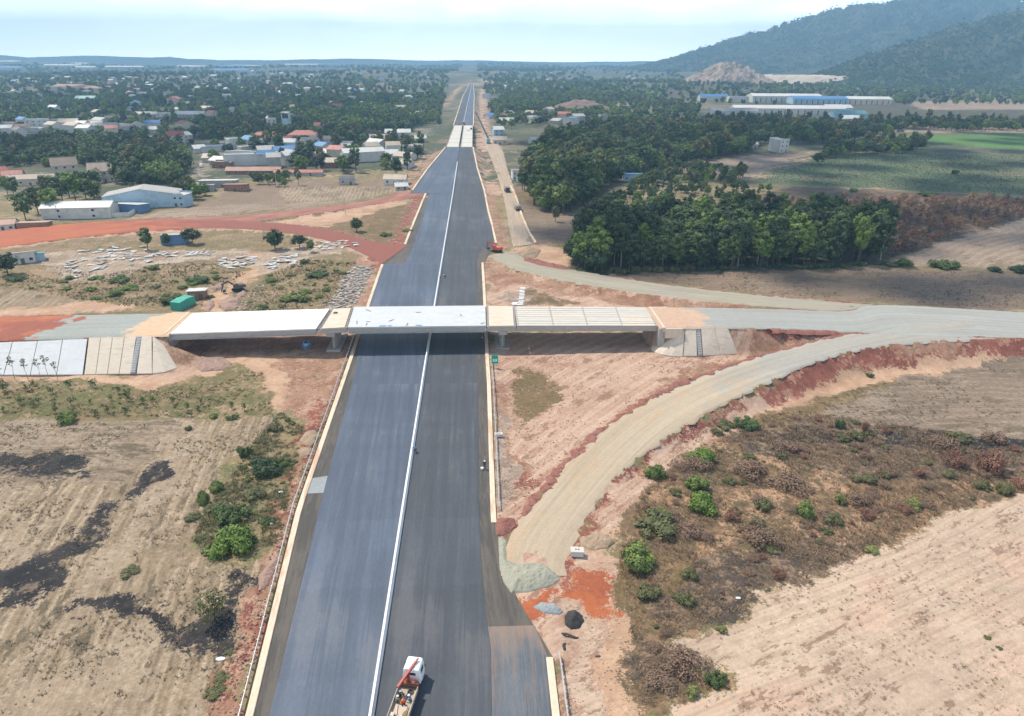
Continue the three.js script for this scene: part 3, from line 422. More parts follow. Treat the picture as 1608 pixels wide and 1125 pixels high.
struct('right_carriageway', ribbonGeo(off(zRows(med, zE, zF, 60), 0.6), off(zRows(hwR2, zE, zF, 60), -1), 0.07), asphaltLeft);
// the patched slip lane at the lower right, dusted with red soil
{ const L = [[0.77,0,-57.98],[0.8,0,-68.13],[0.44,0,-71.76]], Rr = [[7.46,0,-57.71],[7.96,0,-66.39],[6.73,0,-71.52]]; L.unshift([1.1, 0, -20]); Rr.unshift([8.4, 0, -20]); const z1 = L.at(-1)[2];
  struct('slip_lane', ribbonGeo(zRows(L, -20, z1, 40), zRows(Rr, -20, z1, 40), 0.045), roadMat(9, 60, 256, 1024, (u, v, c, h) => { asphaltFn([.075, .085, .10], [.11, .12, .135], [.15, .13, .11])(u, v, c, h); const n = smp(T2, u / 5, v / 90 + 0.1), m = smp(T1, u / 40, v / 70); toward(c, [.25, .16, .11], clamp(sst(0.54, 0.76, n) * 0.24 + sst(44, 56, v + m * 10 - 4) * 0.7, 0, 0.85)); }, 0.85)); }
const rampTex = (fn) => roadMat(16, 200, 256, 1536, fn, 0.95, 0.04);
const gravelFn = (a, b, dusty) => (u, v, c, h) => { const n = smp(T1, u / 40, v / 130), s = smp(T2, u / 8, v / 160), f = smp(T2, u / 4, v / 4); mixc(c, a, b, clamp(n * 0.6 + s * 0.5 - 0.05, 0, 1)); toward(c, dusty, sst(0.56, 0.86, smp(T1, u / 22 + 0.3, v / 150 + 0.6) * 0.6 + smp(T2, u / 7, v / 40) * 0.4) * 0.55); const rut = smp(T2, u / 9 + 0.3, v / 700); times(c, 0.88 + rut * 0.24); times(c, 1 + (f - 0.5) * 0.2 + (h - 0.5) * 0.12); };
const yellowGravel = [.36, .272, .182], paleGravel = [.40, .325, .235], greyGravel = [.265, .255, .23];
struct('ramp_road', ribbonGeo(lowRamp.a, lowRamp.b, 0.03, 4, 1.4), rampTex((u, v, c, h) => { gravelFn(yellowGravel, paleGravel, [.43, .27, .15])(u, v, c, h); const k = sst(64, 100, v + (smp(T1, u / 30, v / 40) - 0.5) * 30) * 0.85; const q = [0, 0, 0]; gravelFn(greyGravel, [.31, .295, .26], paleGravel)(u, v, q, h); toward(c, q, k); }));
struct('ramp_road', ribbonGeo(upRamp.a, upRamp.b, 0.03, 4, 1.4), rampTex((u, v, c, h) => { gravelFn([.27, .235, .17], [.34, .295, .215], [.22, .21, .19])(u, v, c, h); toward(c, [.20, .20, .18], sst(0.5, 0.7, smp(T2, u / 5, v / 200)) * 0.5); }));
struct('approach_road', ribbonGeo(appRight.a, appRight.b, 0.06, 4, 0.5), rampTex((u, v, c, h) => { gravelFn(greyGravel, [.31, .31, .28], [.34, .30, .235])(u, v, c, h); const e = 14 + (smp(T1, u / 20, 0.3) - 0.5) * 9 + (u - 8) * 0.25, q = [0, 0, 0]; mixc(q, [.50, .34, .24], [.42, .27, .18], smp(T2, u / 12, v / 12)); toward(c, q, 1 - sst(e - 0.8, e + 0.8, v)); }));
struct('approach_road', ribbonGeo(appLeft.a, appLeft.b, 0.06, 4, 0.5), roadMat(17, 256, 256, 2048, (u, v, c, h) => {
  const n = smp(T1, u / 26, v / 26), f = smp(T2, u / 8, v / 20), x = v - 253.6 + (n - 0.5) * 9 - (8 - u) * 0.35; times(c, 0);
  mixc(c, [.40, .135, .055], [.30, .085, .045], clamp(f * 0.7 + (n - 0.3), 0, 1)); toward(c, [.20, .06, .045], sst(0.55, 0.7, smp(T1, u / 50, v / 90)) * 0.6);
  const q = [0, 0, 0]; gravelFn([.24, .25, .225], [.30, .305, .275], [.34, .30, .24])(u, v, q, h); toward(c, q, sst(-32.5, -31, x)); mixc(q, [.55, .40, .27], [.50, .32, .19], f); toward(c, q, sst(-11.5, -9.5, x)); times(c, 1 + (h - 0.5) * 0.14);
}, 0.95, 0.04));
const orangeRoad = (u, v, c, h) => { const n = smp(T1, u / 30, v / 80), s = smp(T2, u / 9, v / 120); mixc(c, [.40, .125, .05], [.32, .085, .045], clamp(n * 0.6 + s * 0.4, 0, 1)); const k = sst(105, 175, v + (n - 0.5) * 60); const q = [.20, .068, .05]; toward(c, q, k * 0.85); times(c, 1 + (smp(T2, u / 5, v / 5) - 0.5) * 0.25 + (h - 0.5) * 0.15); };
struct('laterite_road', ribbonGeo(redRoad.a, redRoad.b, 0.05, 4, 1.4), roadMat(24, 330, 256, 2048, orangeRoad, 0.95, 0.05));
struct('laterite_road', ribbonGeo(redTrack.a, redTrack.b, 0.05, 3, 1.4), roadMat(24, 200, 128, 1024, (u, v, c, h) => { const n = smp(T1, u / 30, v / 80); mixc(c, [.34, .16, .115], [.23, .085, .06], n); times(c, 1 + (h - 0.5) * 0.2); }, 0.95, 0.05));
struct('service_road', ribbonGeo(serviceRoad.a, serviceRoad.b, 0.05, 4, 1.4), rampTex((u, v, c, h) => { gravelFn([.33, .24, .165], [.41, .32, .235], [.30, .17, .11])(u, v, c, h); toward(c, [.27, .215, .165], sst(0.45, 0.65, smp(T2, u / 6, v / 260)) * 0.6); }));

// ---------- overpass ----------
const slabOf = (c, th, th2 = th) => {                 // c: top corners near-left, near-right, far-right, far-left
  const p = [...c, ...c.map(([x, y, z], i) => [x, y - (i === 0 || i === 3 ? th : th2), z])], f = [[0, 1, 2, 3], [7, 6, 5, 4], [0, 4, 5, 1], [1, 5, 6, 2], [2, 6, 7, 3], [3, 7, 4, 0]], pos = [], uv = [];
  for (const q of f) for (const k of [0, 1, 2, 0, 2, 3]) { const v = p[q[k]]; pos.push(...v); uv.push(q[0] === 0 && q[1] === 1 ? v[0] : v[0] + v[2] * 0.3, q[0] === 0 && q[1] === 1 ? -v[2] : v[1]); }
  const g = new THREE.BufferGeometry(); g.setAttribute('position', new THREE.Float32BufferAttribute(pos, 3)); g.setAttribute('uv', new THREE.Float32BufferAttribute(uv, 2)); g.computeVertexNormals(); return g;
};
const bil = (c, s, t, dy = 0) => { const l = (a, b, k) => [lerp(a[0], b[0], k), lerp(a[1], b[1], k), lerp(a[2], b[2], k)], p = l(l(c[0], c[1], s), l(c[3], c[2], s), t); p[1] += dy; return p; };
const sub = (c, s0, s1, t0, t1, dy = 0) => [bil(c, s0, t0, dy), bil(c, s1, t0, dy), bil(c, s1, t1, dy), bil(c, s0, t1, dy)];
const darkJoint = std([.09, .08, .075], 0.95), rustMat = std([.14, .075, .05], 0.9);
{
  const br = thing('overpass_bridge', 'unfinished concrete overpass carried across the new highway on two piers', 'bridge');
  const span1 = [[-77.83,6.1,-166.27],[-41.49,6.85,-166.84],[-41.05,6.85,-181.85],[-79.65,6.1,-181.4]], table1 = [[-40.06,6.85,-166.8],[-34.42,6.95,-167.28],[-35.28,6.95,-182.2],[-39.85,6.85,-181.82]], span2 = [[-33.62,6.95,-167.26],[1.26,6.95,-167.43],[1.25,6.95,-183.09],[-34.55,6.95,-182.97]], table2 = [[2.07,6.95,-167.18],[8.41,6.9,-167.36],[8.78,6.9,-182.51],[2.13,6.95,-182.8]], span3 = [[9.06,6.9,-167.34],[45.81,6.4,-167.65],[46.96,6.4,-182.14],[9.13,6.9,-182.5]];
  const deck = (c, mat, top) => {
    mesh('deck_slab', slabOf(sub(c, 0, 1, 0, 1), 0.28), mat, br);
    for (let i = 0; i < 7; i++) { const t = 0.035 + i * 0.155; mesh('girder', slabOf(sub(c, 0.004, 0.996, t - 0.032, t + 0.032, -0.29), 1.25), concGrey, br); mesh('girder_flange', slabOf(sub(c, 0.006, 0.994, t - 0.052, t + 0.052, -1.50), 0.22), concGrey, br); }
  };
  deck(span1, concWhite); deck(span2, concPale);
  // right span: precast planks laid on the girders, the slab not yet poured
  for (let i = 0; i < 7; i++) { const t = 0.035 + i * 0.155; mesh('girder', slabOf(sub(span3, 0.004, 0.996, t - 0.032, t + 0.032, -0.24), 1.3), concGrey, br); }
  const cuts = [0.012, 0.26, 0.50, 0.745, 0.985], rr = rng(5);
  for (let k = 0; k < 4; k++) for (let i = 0; i < 9; i++) { const t0 = i / 9, e = 0.006 + rr() * 0.004; mesh('deck_plank', slabOf(sub(span3, cuts[k] + 0.004 + rr() * 0.003, cuts[k + 1] - 0.005 - rr() * 0.003, t0 + e, t0 + 1 / 9 - e, -rr() * 0.05), 0.2), rr() < 0.75 ? concPlank : concBeige, br); }
  mesh('plank_bedding', slabOf(sub(span3, 0.004, 0.996, 0.004, 0.996, -0.14), 0.09), concGrey, br);
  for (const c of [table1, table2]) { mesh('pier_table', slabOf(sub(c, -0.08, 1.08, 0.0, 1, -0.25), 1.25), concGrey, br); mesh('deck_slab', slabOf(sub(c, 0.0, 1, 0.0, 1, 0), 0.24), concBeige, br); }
  // open joints with the ends of the girders and cross beams
  const joints = [[span1, 1, table1, 0], [table1, 1, span2, 0], [span2, 1, table2, 0], [table2, 1, span3, 0]];
  for (const [a, , b] of joints) {
    const c = [a[1], b[0], b[3], a[2]]; mesh('joint_floor', slabOf(sub(c, -0.1, 1.1, 0.01, 0.99, -0.75), 0.6), concGrey, br);
    for (let i = 0; i < 10; i++) { const t = 0.04 + i * 0.1; mesh('joint_block', slabOf(sub(c, 0.01, 0.99, t, t + 0.045, -0.28), 0.45), concGrey, br); }
    const bars = []; for (let i = 0; i < 22; i++) { const p = bil(c, 0.5, 0.02 + i * 0.044, -0.12), w = Math.abs(b[0][0] - a[1][0]); bars.push(bx(w * 0.98, 0.04, 0.04, p[0], p[1], p[2])); } const st = stuff('rebar', merge(bars), rustMat, br);
  }
  for (const [x, y] of [[-38.2, 6.85], [5.6, 6.92]]) {
    mesh('pier_cap', cbox(2.2, 1.1, 14.2, x, y - 2.15, -174.6, 0.12), concGrey, br);
    const s = new THREE.Shape(); s.absellipse(0, 0, 0.8, 4.6, 0, Math.PI * 2); mesh('pier', new THREE.ExtrudeGeometry(s, { depth: y - 2.4, bevelEnabled: false, curveSegments: 20 }).rotateX(-Math.PI / 2).translate(x, -0.5, -174.6), concGrey, br);
    mesh('pile_cap', cbox(3.6, 0.9, 11.5, x, -0.35, -174.6, 0.06), concGrey, br);
  }
  for (const [x, h, s] of [[-78.2, 6.0, -1], [46.5, 6.3, 1]]) {
    mesh('abutment_wall', cbox(1.6, h + 0.4, 16.2, x, h / 2 - 0.25, -174, 0.05), concGrey, br);
    mesh('back_wall', cbox(0.5, 1.2, 16.4, x + s * 0.4, h - 0.35, -174, 0.04), concBeige, br);
    for (const z of [-165.7, -182.4]) mesh('wing_wall', prism([[-0.25, h - 2.6], [-0.25, h], [0.25, h], [0.25, h - 2.6]], 4.4, x + s * 2.9, 0, z), concBeige, br);
  }
  // steel hand-over edge, timber and sheets left on the deck
  const r = rng(77);
  for (let i = 0; i < 9; i++) { const p = bil(span2, r(), 0.05 + r() * 0.9, 0.02); tag(mesh('plank', bx(0.8 + r() * 1.6, 0.06, 0.2, p[0], p[1] + 0.03, p[2], r() * 3), std([.12, .10, .09], 0.9)), 'dark offcut of timber lying on the pale middle deck of the overpass', 'plank', 'offcuts on the overpass'); }
  const p = bil(table1, 0.25, 0.75, 0.02); tag(mesh('rubbish_heap', new THREE.IcosahedronGeometry(0.5, 1).scale(1.3, 0.5, 1).translate(p[0], p[1] + 0.1, p[2]), darkJoint), 'small black heap on the beige deck over the left pier', 'heap');
  for (const [s, w] of [[0.25, 1.7], [0.51, 1.5], [0.3, 0.9]]) { const q = bil(span2, s, 0.04, 0.02); tag(mesh('tarpaulin', cbox(w, 0.12, 0.7, q[0], q[1] + 0.06, q[2], 0.05), std([.22, .33, .48], 0.6)), 'crumpled blue grey sheet at the edge of the middle deck', 'tarpaulin', 'sheets on the overpass edge'); }
}

// ---------- slope paving beside the abutments ----------
function paved(name, label, top, toe, n, mat, gap = 0.006, lift = 0.32) {
  const o = thing(name, label, 'slope paving');
  for (let i = 0; i < n; i++) { const c = [toe[0], toe[1], top[1], top[0]]; mesh('panel', slabOf(sub(c, i / n + gap, (i + 1) / n - gap, 0, 1, lift + (i % 3) * 0.015), 0.25), mat, o); }
  return o;
}
function stairs(label, top, toe, n, w) {
  const o = thing('slope_stairs', label, 'stairs');
  const l = Math.hypot(toe[0] - top[0], toe[2] - top[2]);
  for (let i = 0; i < n; i++) { const t = (i + 0.5) / n; mesh('step', cbox(w, 0.22, l / n * 0.62, lerp(top[0], toe[0], t), lerp(top[1], toe[1], t) + 0.5, lerp(top[2], toe[2], t), 0.02), concPale, o); }
  mesh('stringer', slabOf([[toe[0] - w / 2 - 0.12, toe[1] + 0.36, toe[2]], [toe[0] + w / 2 + 0.12, toe[1] + 0.36, toe[2]], [top[0] + w / 2 + 0.12, top[1] + 0.36, top[2]], [top[0] - w / 2 - 0.12, top[1] + 0.36, top[2]]], 0.2), concGrey, o);
}
const panelMat = concBeige, sheetMat = roadMat(30, 30, 512, 512, concFn([.48, .48, .475], [.57, .57, .56], [.42, .38, .33]), 0.8);
paved('slope_paving', 'pale grey sheeted bank below the orange approach road', [[-150, 4.0, -163.2], [-96.6, 5.3, -164.3]], [[-150, -0.2, -156.8], [-94.6, -0.3, -155.6]], 9, sheetMat, 0.0015);
paved('slope_paving', 'sand coloured concrete slope panels left of the overpass stairs', [[-96.4, 5.5, -164.6], [-84.9, 5.7, -164.6]], [[-94.4, -0.3, -155.8], [-83.6, -0.3, -155.8]], 4, panelMat);
paved('slope_paving', 'concrete slope panels between the left stairs and the pointed cone', [[-83.6, 5.75, -164.6], [-81.2, 5.8, -164.6]], [[-82.2, -0.3, -155.8], [-78.6, -0.3, -155.8]], 1, concBeige);
stairs('dark stepped stairs up the sand coloured left slope', [-84.2, 5.6, -164.8], [-83.0, -0.2, -155.7], 22, 1.0);
{ // the cone: fan of concrete faces round the corner of the bank
  const cone = (label, apex, toe, mat) => { const o = thing('slope_cone', label, 'slope paving'); for (let i = 0; i + 1 < toe.length; i++) { const a = toe[i], b = toe[i + 1], e = 0.03; mesh('panel', slabOf([[a[0], a[1] + 0.3, a[2]], [b[0], b[1] + 0.3, b[2]], [apex[0] + (b[0] - a[0]) * e, apex[1] + 0.25, apex[2] + (b[2] - a[2]) * e], [apex[0], apex[1] + 0.25, apex[2]]], 0.35), mat, o); } };
  cone('pointed concrete cone of the bank at the white left span', [-81, 5.85, -164.8], [[-78.5, -0.3, -155.8], [-76, -0.3, -156.6], [-74.2, -0.3, -158.6], [-73.2, -0.3, -161.5]], concBeige);
  cone('pleated concrete cone of the bank at the planked right span', [52.5, 6.05, -166.8], [[44.6, -0.2, -168.4], [44.4, -0.2, -166.6], [45, -0.3, -165], [46.4, -0.3, -163.6], [48.6, -0.3, -162.6], [51.3, -0.3, -162.2]], concBeige);
}
paved('slope_paving', 'narrow concrete panel between the pleated cone and the right stairs', [[52.7, 6, -166.7], [55.4, 5.95, -166.7]], [[51.5, -0.3, -162.2], [55.0, -0.3, -162.0]], 1, concBeige, 0.006, 0.5);
paved('slope_paving', 'pale concrete slope panels right of the stairs below the grey approach road', [[56.7, 5.95, -166.8], [63.6, 5.8, -166.8]], [[56.6, -0.3, -162.2], [66, -0.3, -163.2]], 2, concBeige, 0.004, 0.5);
stairs('dark stepped stairs up the pale right slope', [55.9, 5.8, -166.9], [55.9, -0.2, -162.2], 17, 1.0);

// ---------- highway edges, barrier, guardrails ----------
const kerbProf = [[-0.45, -0.15], [-0.45, 0.16], [-0.38, 0.2], [0.38, 0.2], [0.45, 0.14], [0.45, -0.15]];
const kerb = (line, z0, z1, label, d = 0) => tag(mesh('kerb', sweep(off(zRows(line, z0, z1, Math.max(8, Math.round(Math.abs(z1 - z0) / 4))), d), kerbProf), kerbMat), label, 'kerb');
const zAt = (s) => s[0][2];
kerb(hwL1, -20, zAt([[-36.18,0,-249.75]]), 'long sand coloured concrete kerb along the left carriageway past the overpass', 0.5);
kerb(hwL1, zAt([[-30.77,0,-279.79]]), zB, 'sand coloured kerb between the two red side road mouths', 0.5);
kerb(hwR1, -20, zAt([[8.67,0,-66.16]]), 'short sand coloured kerb beside the patched slip lane', -0.5);
kerb(hwR1, zAt([[2.09,0,-94.36]]), zAt([[1.4,0,-251.51]]), 'long pale kerb beside the pink soil passing under the overpass', -0.5);
kerb(hwR1, zAt([[7.09,0,-281.17]]), zB, 'pale kerb beside the service road past the orange excavator', -0.5);
kerb(hwL2, zC, zD, 'pale kerb on the left bank before the far viaduct', 0.5); kerb(hwR2, zB - 0.5, zD, 'pale kerb on the right bank before the far viaduct', -0.5);
kerb(hwL2, zE, zF, 'left kerb of the road beyond the far viaduct', 0.4); kerb(hwR2, zE, zF, 'right kerb of the road beyond the far viaduct', -0.4);
const barrierMat = roadMat(8, 64, 128, 512, concFn([.66, .65, .64], [.72, .71, .70], [.50, .49, .48]), 0.8);
tag(mesh('median_barrier', sweep(zRows(med, -20, zAt([[-15.3,3,-494]]), 120), [[-0.34, 0], [-0.34, 0.1], [-0.16, 0.3], [-0.12, 0.85], [0.12, 0.85], [0.16, 0.3], [0.34, 0.1], [0.34, 0]]), barrierMat), 'low white concrete barrier down the middle of the highway', 'barrier');
tag(mesh('median_barrier', sweep(zRows(med, zE, zF, 60), [[-0.4, 0], [-0.16, 0.3], [-0.12, 0.85], [0.12, 0.85], [0.16, 0.3], [0.4, 0]]), barrierMat), 'distant white barrier in the road beyond the viaduct', 'barrier');
const steel = std([.55, .56, .58], 0.45, { metalness: 0.6 });
function guardrail(line, z0, z1, d, step, label) {
  const o = thing('guardrail', label, 'guardrail'), n = Math.round(Math.abs(z1 - z0) / step), path = off(zRows(line, z0, z1, n + 1), d), post = bx(0.14, 0.95, 0.14);
  mesh('rail', sweep(path, [[-0.04, 0.45], [-0.09, 0.55], [-0.02, 0.62], [-0.09, 0.70], [-0.04, 0.80], [0.02, 0.80], [0.05, 0.62], [0.02, 0.45]]), steel, o);
  for (let i = 0; i < n; i++) { const p = mesh('post', post, steel, o); const q = path[i]; p.position.set(q[0] + Math.sign(d) * 0.1, q[1] + 0.3, q[2]); }
}
guardrail(hwL1, -44, -186, -0.55, 2, 'galvanised guardrail along the red verge of the left carriageway');
guardrail(hwR1, -44, -66.5, 0.8, 2, 'short white guardrail beside the slip lane and the sand track');
guardrail(hwR1, -98, -160, 0.55, 4, 'thin guardrail behind the pale kerb below the green distance sign');
// ---------- small site objects by the road ----------
{
  const s = thing('distance_sign', 'green sign plate with white figures behind the right kerb', 'sign', 3.28,-156.84, 0); s.position.set(s.position.x, 0, s.position.y);
  const cv = document.createElement('canvas'); cv.width = 96; cv.height = 144; const q = cv.getContext('2d'); q.fillStyle = '#8fd8c4'; q.fillRect(0, 0, 96, 144); q.fillStyle = '#128a70'; q.fillRect(5, 5, 86, 134); q.fillStyle = '#eafff6'; q.font = 'bold 58px sans-serif'; q.textAlign = 'center'; q.fillText('53', 48, 108);
  const t = new THREE.CanvasTexture(cv); t.colorSpace = THREE.SRGBColorSpace;
  mesh('plate', cbox(1.7, 2.4, 0.06, 0, 2.1, 0, 0.02), std([.05, .30, .22], 0.5), s); mesh('lettering', new THREE.PlaneGeometry(1.62, 2.32).translate(0, 2.1, 0.036), std([1, 1, 1], 0.5, { map: t }), s);
  for (const x of [-0.5, 0.5]) mesh('post', cyl(0.05, 0.05, 3.2, x, 1.6, -0.07, 8), steel, s);
}
function boxPit(x, z, w, d, h, turn, label) { const o = thing('inspection_chamber', label, 'concrete box', x, landH(x, z) + 0.05, z, turn); mesh('wall', cbox(w, h, d, 0, h / 2, 0, 0.05), concPale, o); mesh('lid', cbox(w + 0.12, 0.14, d + 0.12, 0, h + 0.06, 0, 0.03), concPlank, o); for (const s of [-0.2, 0.2]) mesh('lid_opening', cyl(0.14, 0.14, 0.04, s, h + 0.14, 0, 10), darkJoint, o); }
boxPit(14.26,-85.96, 1.9, 1.2, 0.9, -0.1, 'white concrete box with a lid beside the yellow gravel ramp');
boxPit(3.28,-122.95, 1.5, 0.8, 0.6, 0.05, 'small white concrete box behind the right kerb');
// heaps of material with real slopes, from their outline on the ground
function heap(name, poly, h, mat, label, cat, slope = 0.75, cell = 0.16) {
  let x0 = 1e9, x1 = -1e9, z0 = 1e9, z1 = -1e9; for (const [x, z] of poly) { x0 = Math.min(x0, x); x1 = Math.max(x1, x); z0 = Math.min(z0, z); z1 = Math.max(z1, z); }
  const nx = Math.ceil((x1 - x0) / cell) + 2, nz = Math.ceil((z1 - z0) / cell) + 2, pos = [], uv = [], idx = [];
  for (let j = 0; j <= nz; j++) for (let i = 0; i <= nx; i++) {
    const x = x0 - cell + i * cell, z = z0 - cell + j * cell; let d = 1e9, inside = false;
    for (let k = 0, l = poly.length - 1; k < poly.length; l = k++) { const a = poly[k], b = poly[l], dx = b[0] - a[0], dz = b[1] - a[1], t = clamp(((x - a[0]) * dx + (z - a[1]) * dz) / (dx * dx + dz * dz), 0, 1); d = Math.min(d, Math.hypot(x - a[0] - dx * t, z - a[1] - dz * t)); if ((a[1] > z) !== (b[1] > z) && x < (b[0] - a[0]) * (z - a[1]) / (b[1] - a[1]) + a[0]) inside = !inside; }
    const n = smp(T2, x / 6, z / 6) - 0.5, m = smp(T1, x / 22, z / 22) - 0.5, y = inside ? h * (1 - Math.exp(-d * slope / h)) * (1 + m * 0.9) + n * 0.25 * Math.min(1, d * 2) : -0.25 - d;
    pos.push(x, landH(x, z) + y + 0.05, z); uv.push(x, z);
  }
  for (let j = 0; j < nz; j++) for (let i = 0; i < nx; i++) { const a = j * (nx + 1) + i; if (Math.max(pos[a * 3 + 1] - landH(pos[a * 3], pos[a * 3 + 2]), pos[(a + nx + 2) * 3 + 1] - landH(pos[(a + nx + 2) * 3], pos[(a + nx + 2) * 3 + 2])) < -0.15) continue; idx.push(a, a + nx + 1, a + 1, a + 1, a + nx + 1, a + nx + 2); }
  const g = new THREE.BufferGeometry(); g.setAttribute('position', new THREE.Float32BufferAttribute(pos, 3)); g.setAttribute('uv', new THREE.Float32BufferAttribute(uv, 2)); g.setIndex(idx); g.computeVertexNormals();
  return tag(mesh(name, g, mat), label, cat);
}
const heapTex = (a, b) => roadMat(12, 12, 256, 256, (u, v, c, h) => { mixc(c, a, b, smp(T2, u / 12, v / 12)); times(c, 0.85 + h * 0.3); }, 0.97, 0.08);
const mGravel = heapTex([.27, .265, .20], [.35, .33, .255]), mBlueGravel = heapTex([.24, .26, .26], [.31, .32, .32]), mBlack = heapTex([.025, .022, .022], [.06, .052, .048]), mTan = heapTex([.28, .19, .12], [.36, .26, .175]), mRed = heapTex([.19, .07, .052], [.27, .12, .09]), mPink = heapTex([.27, .165, .125], [.36, .24, .185]);
heap('gravel_windrow', [[2.2,-90.57],[3.12,-91.17],[3.68,-89.72],[3.6,-85.17],[5,-84.25],[8.63,-84.11],[10.54,-82.06],[11.11,-80.4],[9.32,-79.13],[6.32,-78.2],[3.77,-78.04],[2.76,-80.31],[2.21,-83.78]], 1.1, mGravel, 'greenish grey gravel windrow across the foot of the yellow ramp', 'gravel pile');
heap('gravel_pile', [[6.66,-75.3],[7.97,-76.24],[9.91,-75.91],[11,-74.53],[10.22,-73.83],[8.23,-74.03]], 0.7, mBlueGravel, 'flat blue grey gravel pile on pink soil', 'gravel pile');
heap('asphalt_pile', [[10.91,-73.69],[11.54,-74.63],[12.63,-74.83],[13.48,-73.95],[13.58,-72.76],[12.73,-71.63],[11.51,-71.45],[10.82,-72.17]], 1.5, mBlack, 'round dark asphalt pile beside the gravel', 'asphalt pile', 1.1);
heap('asphalt_scrap', [[10.05,-70.6],[10.92,-70.79],[12.13,-70.3],[12.69,-70.05],[12.06,-69.75],[10.4,-70.03]], 0.2, mBlack, 'thin black strip of spilled asphalt near the pile', 'asphalt scrap');
heap('asphalt_scrap', [[10.19,-68.83],[10.61,-68.93],[10.56,-67.75],[10.18,-67.34],[9.95,-68.2]], 0.3, mBlack, 'small black clod of spilled asphalt near the slip lane', 'asphalt scrap');
heap('soil_heap', [[15,-90.1],[17.39,-91.14],[19.89,-90.72],[20.66,-88.78],[19.29,-87.28],[16.78,-87.07],[15.13,-88.05]], 1.2, mTan, 'tan soil heap behind the white concrete box', 'soil heap');
heap('soil_heap', [[-36.51,-123.02],[-36.07,-126.61],[-33.99,-127.07],[-31.98,-122.86],[-31.97,-120.39],[-34.55,-120.96]], 1.5, mTan, 'brown soil heap behind the left guardrail', 'soil heap');
heap('soil_heap', [[-36.38,-119.33],[-35.05,-120.98],[-33,-119.45],[-32.97,-117.08],[-34.85,-116.92]], 0.8, mTan, 'low brown soil heap behind the left guardrail', 'soil heap');
heap('soil_heap', [[1.79,-95.05],[2.76,-96.06],[5.17,-95.62],[5.46,-93.23],[3.64,-91.32],[1.91,-91.06]], 1.5, mRed, 'dark red soil heap between the kerb and the ramp foot', 'soil heap');
heap('soil_heap', [[15.92,-258.32],[22.64,-251.92],[28.82,-243.28],[33.72,-236.73],[28.29,-238.44],[20.92,-245.12],[16.02,-252.06]], 1.2, mRed, 'long red soil heap along the upper ramp', 'soil heap');
heap('soil_heap', [[-33,-83],[-32.1,-86.49],[-31.24,-88.69],[-30.67,-85],[-31.06,-80.92],[-32.05,-79.65]], 1.0, mPink, 'pinkish soil heap left of the guardrail', 'soil heap');
heap('soil_heap', [[12.6,-264.94],[19.42,-274.68],[24.2,-270.55],[21.44,-260.98],[15.97,-259.24]], 1.3, mTan, 'tan soil heap beside the service road corner', 'soil heap');
heap('soil_heap', [[-71.35,-161.04],[-69.65,-164.96],[-64.43,-164.4],[-61.08,-160.73],[-62.55,-157.72],[-67.64,-157.12]], 0.7, mPink, 'low pinkish mound below the white span', 'soil heap');

// ---------- low banks of red spoil pushed up along the ramp and road edges ----------
function berm(edge, other, d, from, to, h, mat) {
  const n = edge.length, path = []; for (let i = Math.floor(from * (n - 1)); i <= to * (n - 1); i++) { const dx = edge[i][0] - other[i][0], dz = edge[i][2] - other[i][2], l = Math.hypot(dx, dz); path.push([edge[i][0] + dx / l * d, edge[i][1], edge[i][2] + dz / l * d]); }
  const fine = resample(path, Math.round(path.length * 3)).map(([x, y, z]) => { const q = smp(T2, x / 11, z / 11) - 0.5; return [x + q * 1.6, y - 0.28 + Math.max(-0.4, (smp(T1, x / 40, z / 40) - 0.45) * h * 1.7 + q * h * 0.7), z + q * 1.6]; });
  const g = sweep(fine, [[-1.3, -0.6], [-0.7, -0.12], [-0.15, 0.12], [0.25, 0.06], [0.75, -0.2], [1.4, -0.7]], false); struct('spoil_bank', g, mat);
}
berm(lowRamp.a, lowRamp.b, 0.7, 0.08, 0.86, 0.55, mRed); 
berm(upRamp.a, upRamp.b, 0.8, 0.12, 1, 0.7, mRed); berm(appRight.a, appRight.b, 0.6, 0.05, 0.36, 0.5, mRed); berm(appRight.b, appRight.a, 0.5, 0.14, 0.42, 0.45, mRed); berm(redRoad.a, redRoad.b, 0.7, 0.3, 1, 0.6, mRed); berm(redTrack.a, redTrack.b, 0.6, 0, 1, 0.6, mRed); berm(appLeft.a, appLeft.b, 0.6, 0.3, 0.93, 0.4, mRed); berm(appRight.a, appRight.b, 0.6, 0.55, 1, 0.7, mRed);
{ const p = [[-31.02,0,-108.67],[-26.69,0,-109.77],[-26.08,0,-104.09],[-30.97,0,-103.87]]; const g = slabOf([p[3], p[2], p[1], p[0]].map(([x, y, z]) => [x, 0.045, z]), 0.04); struct('cement_patch', g, mBlueGravel); }

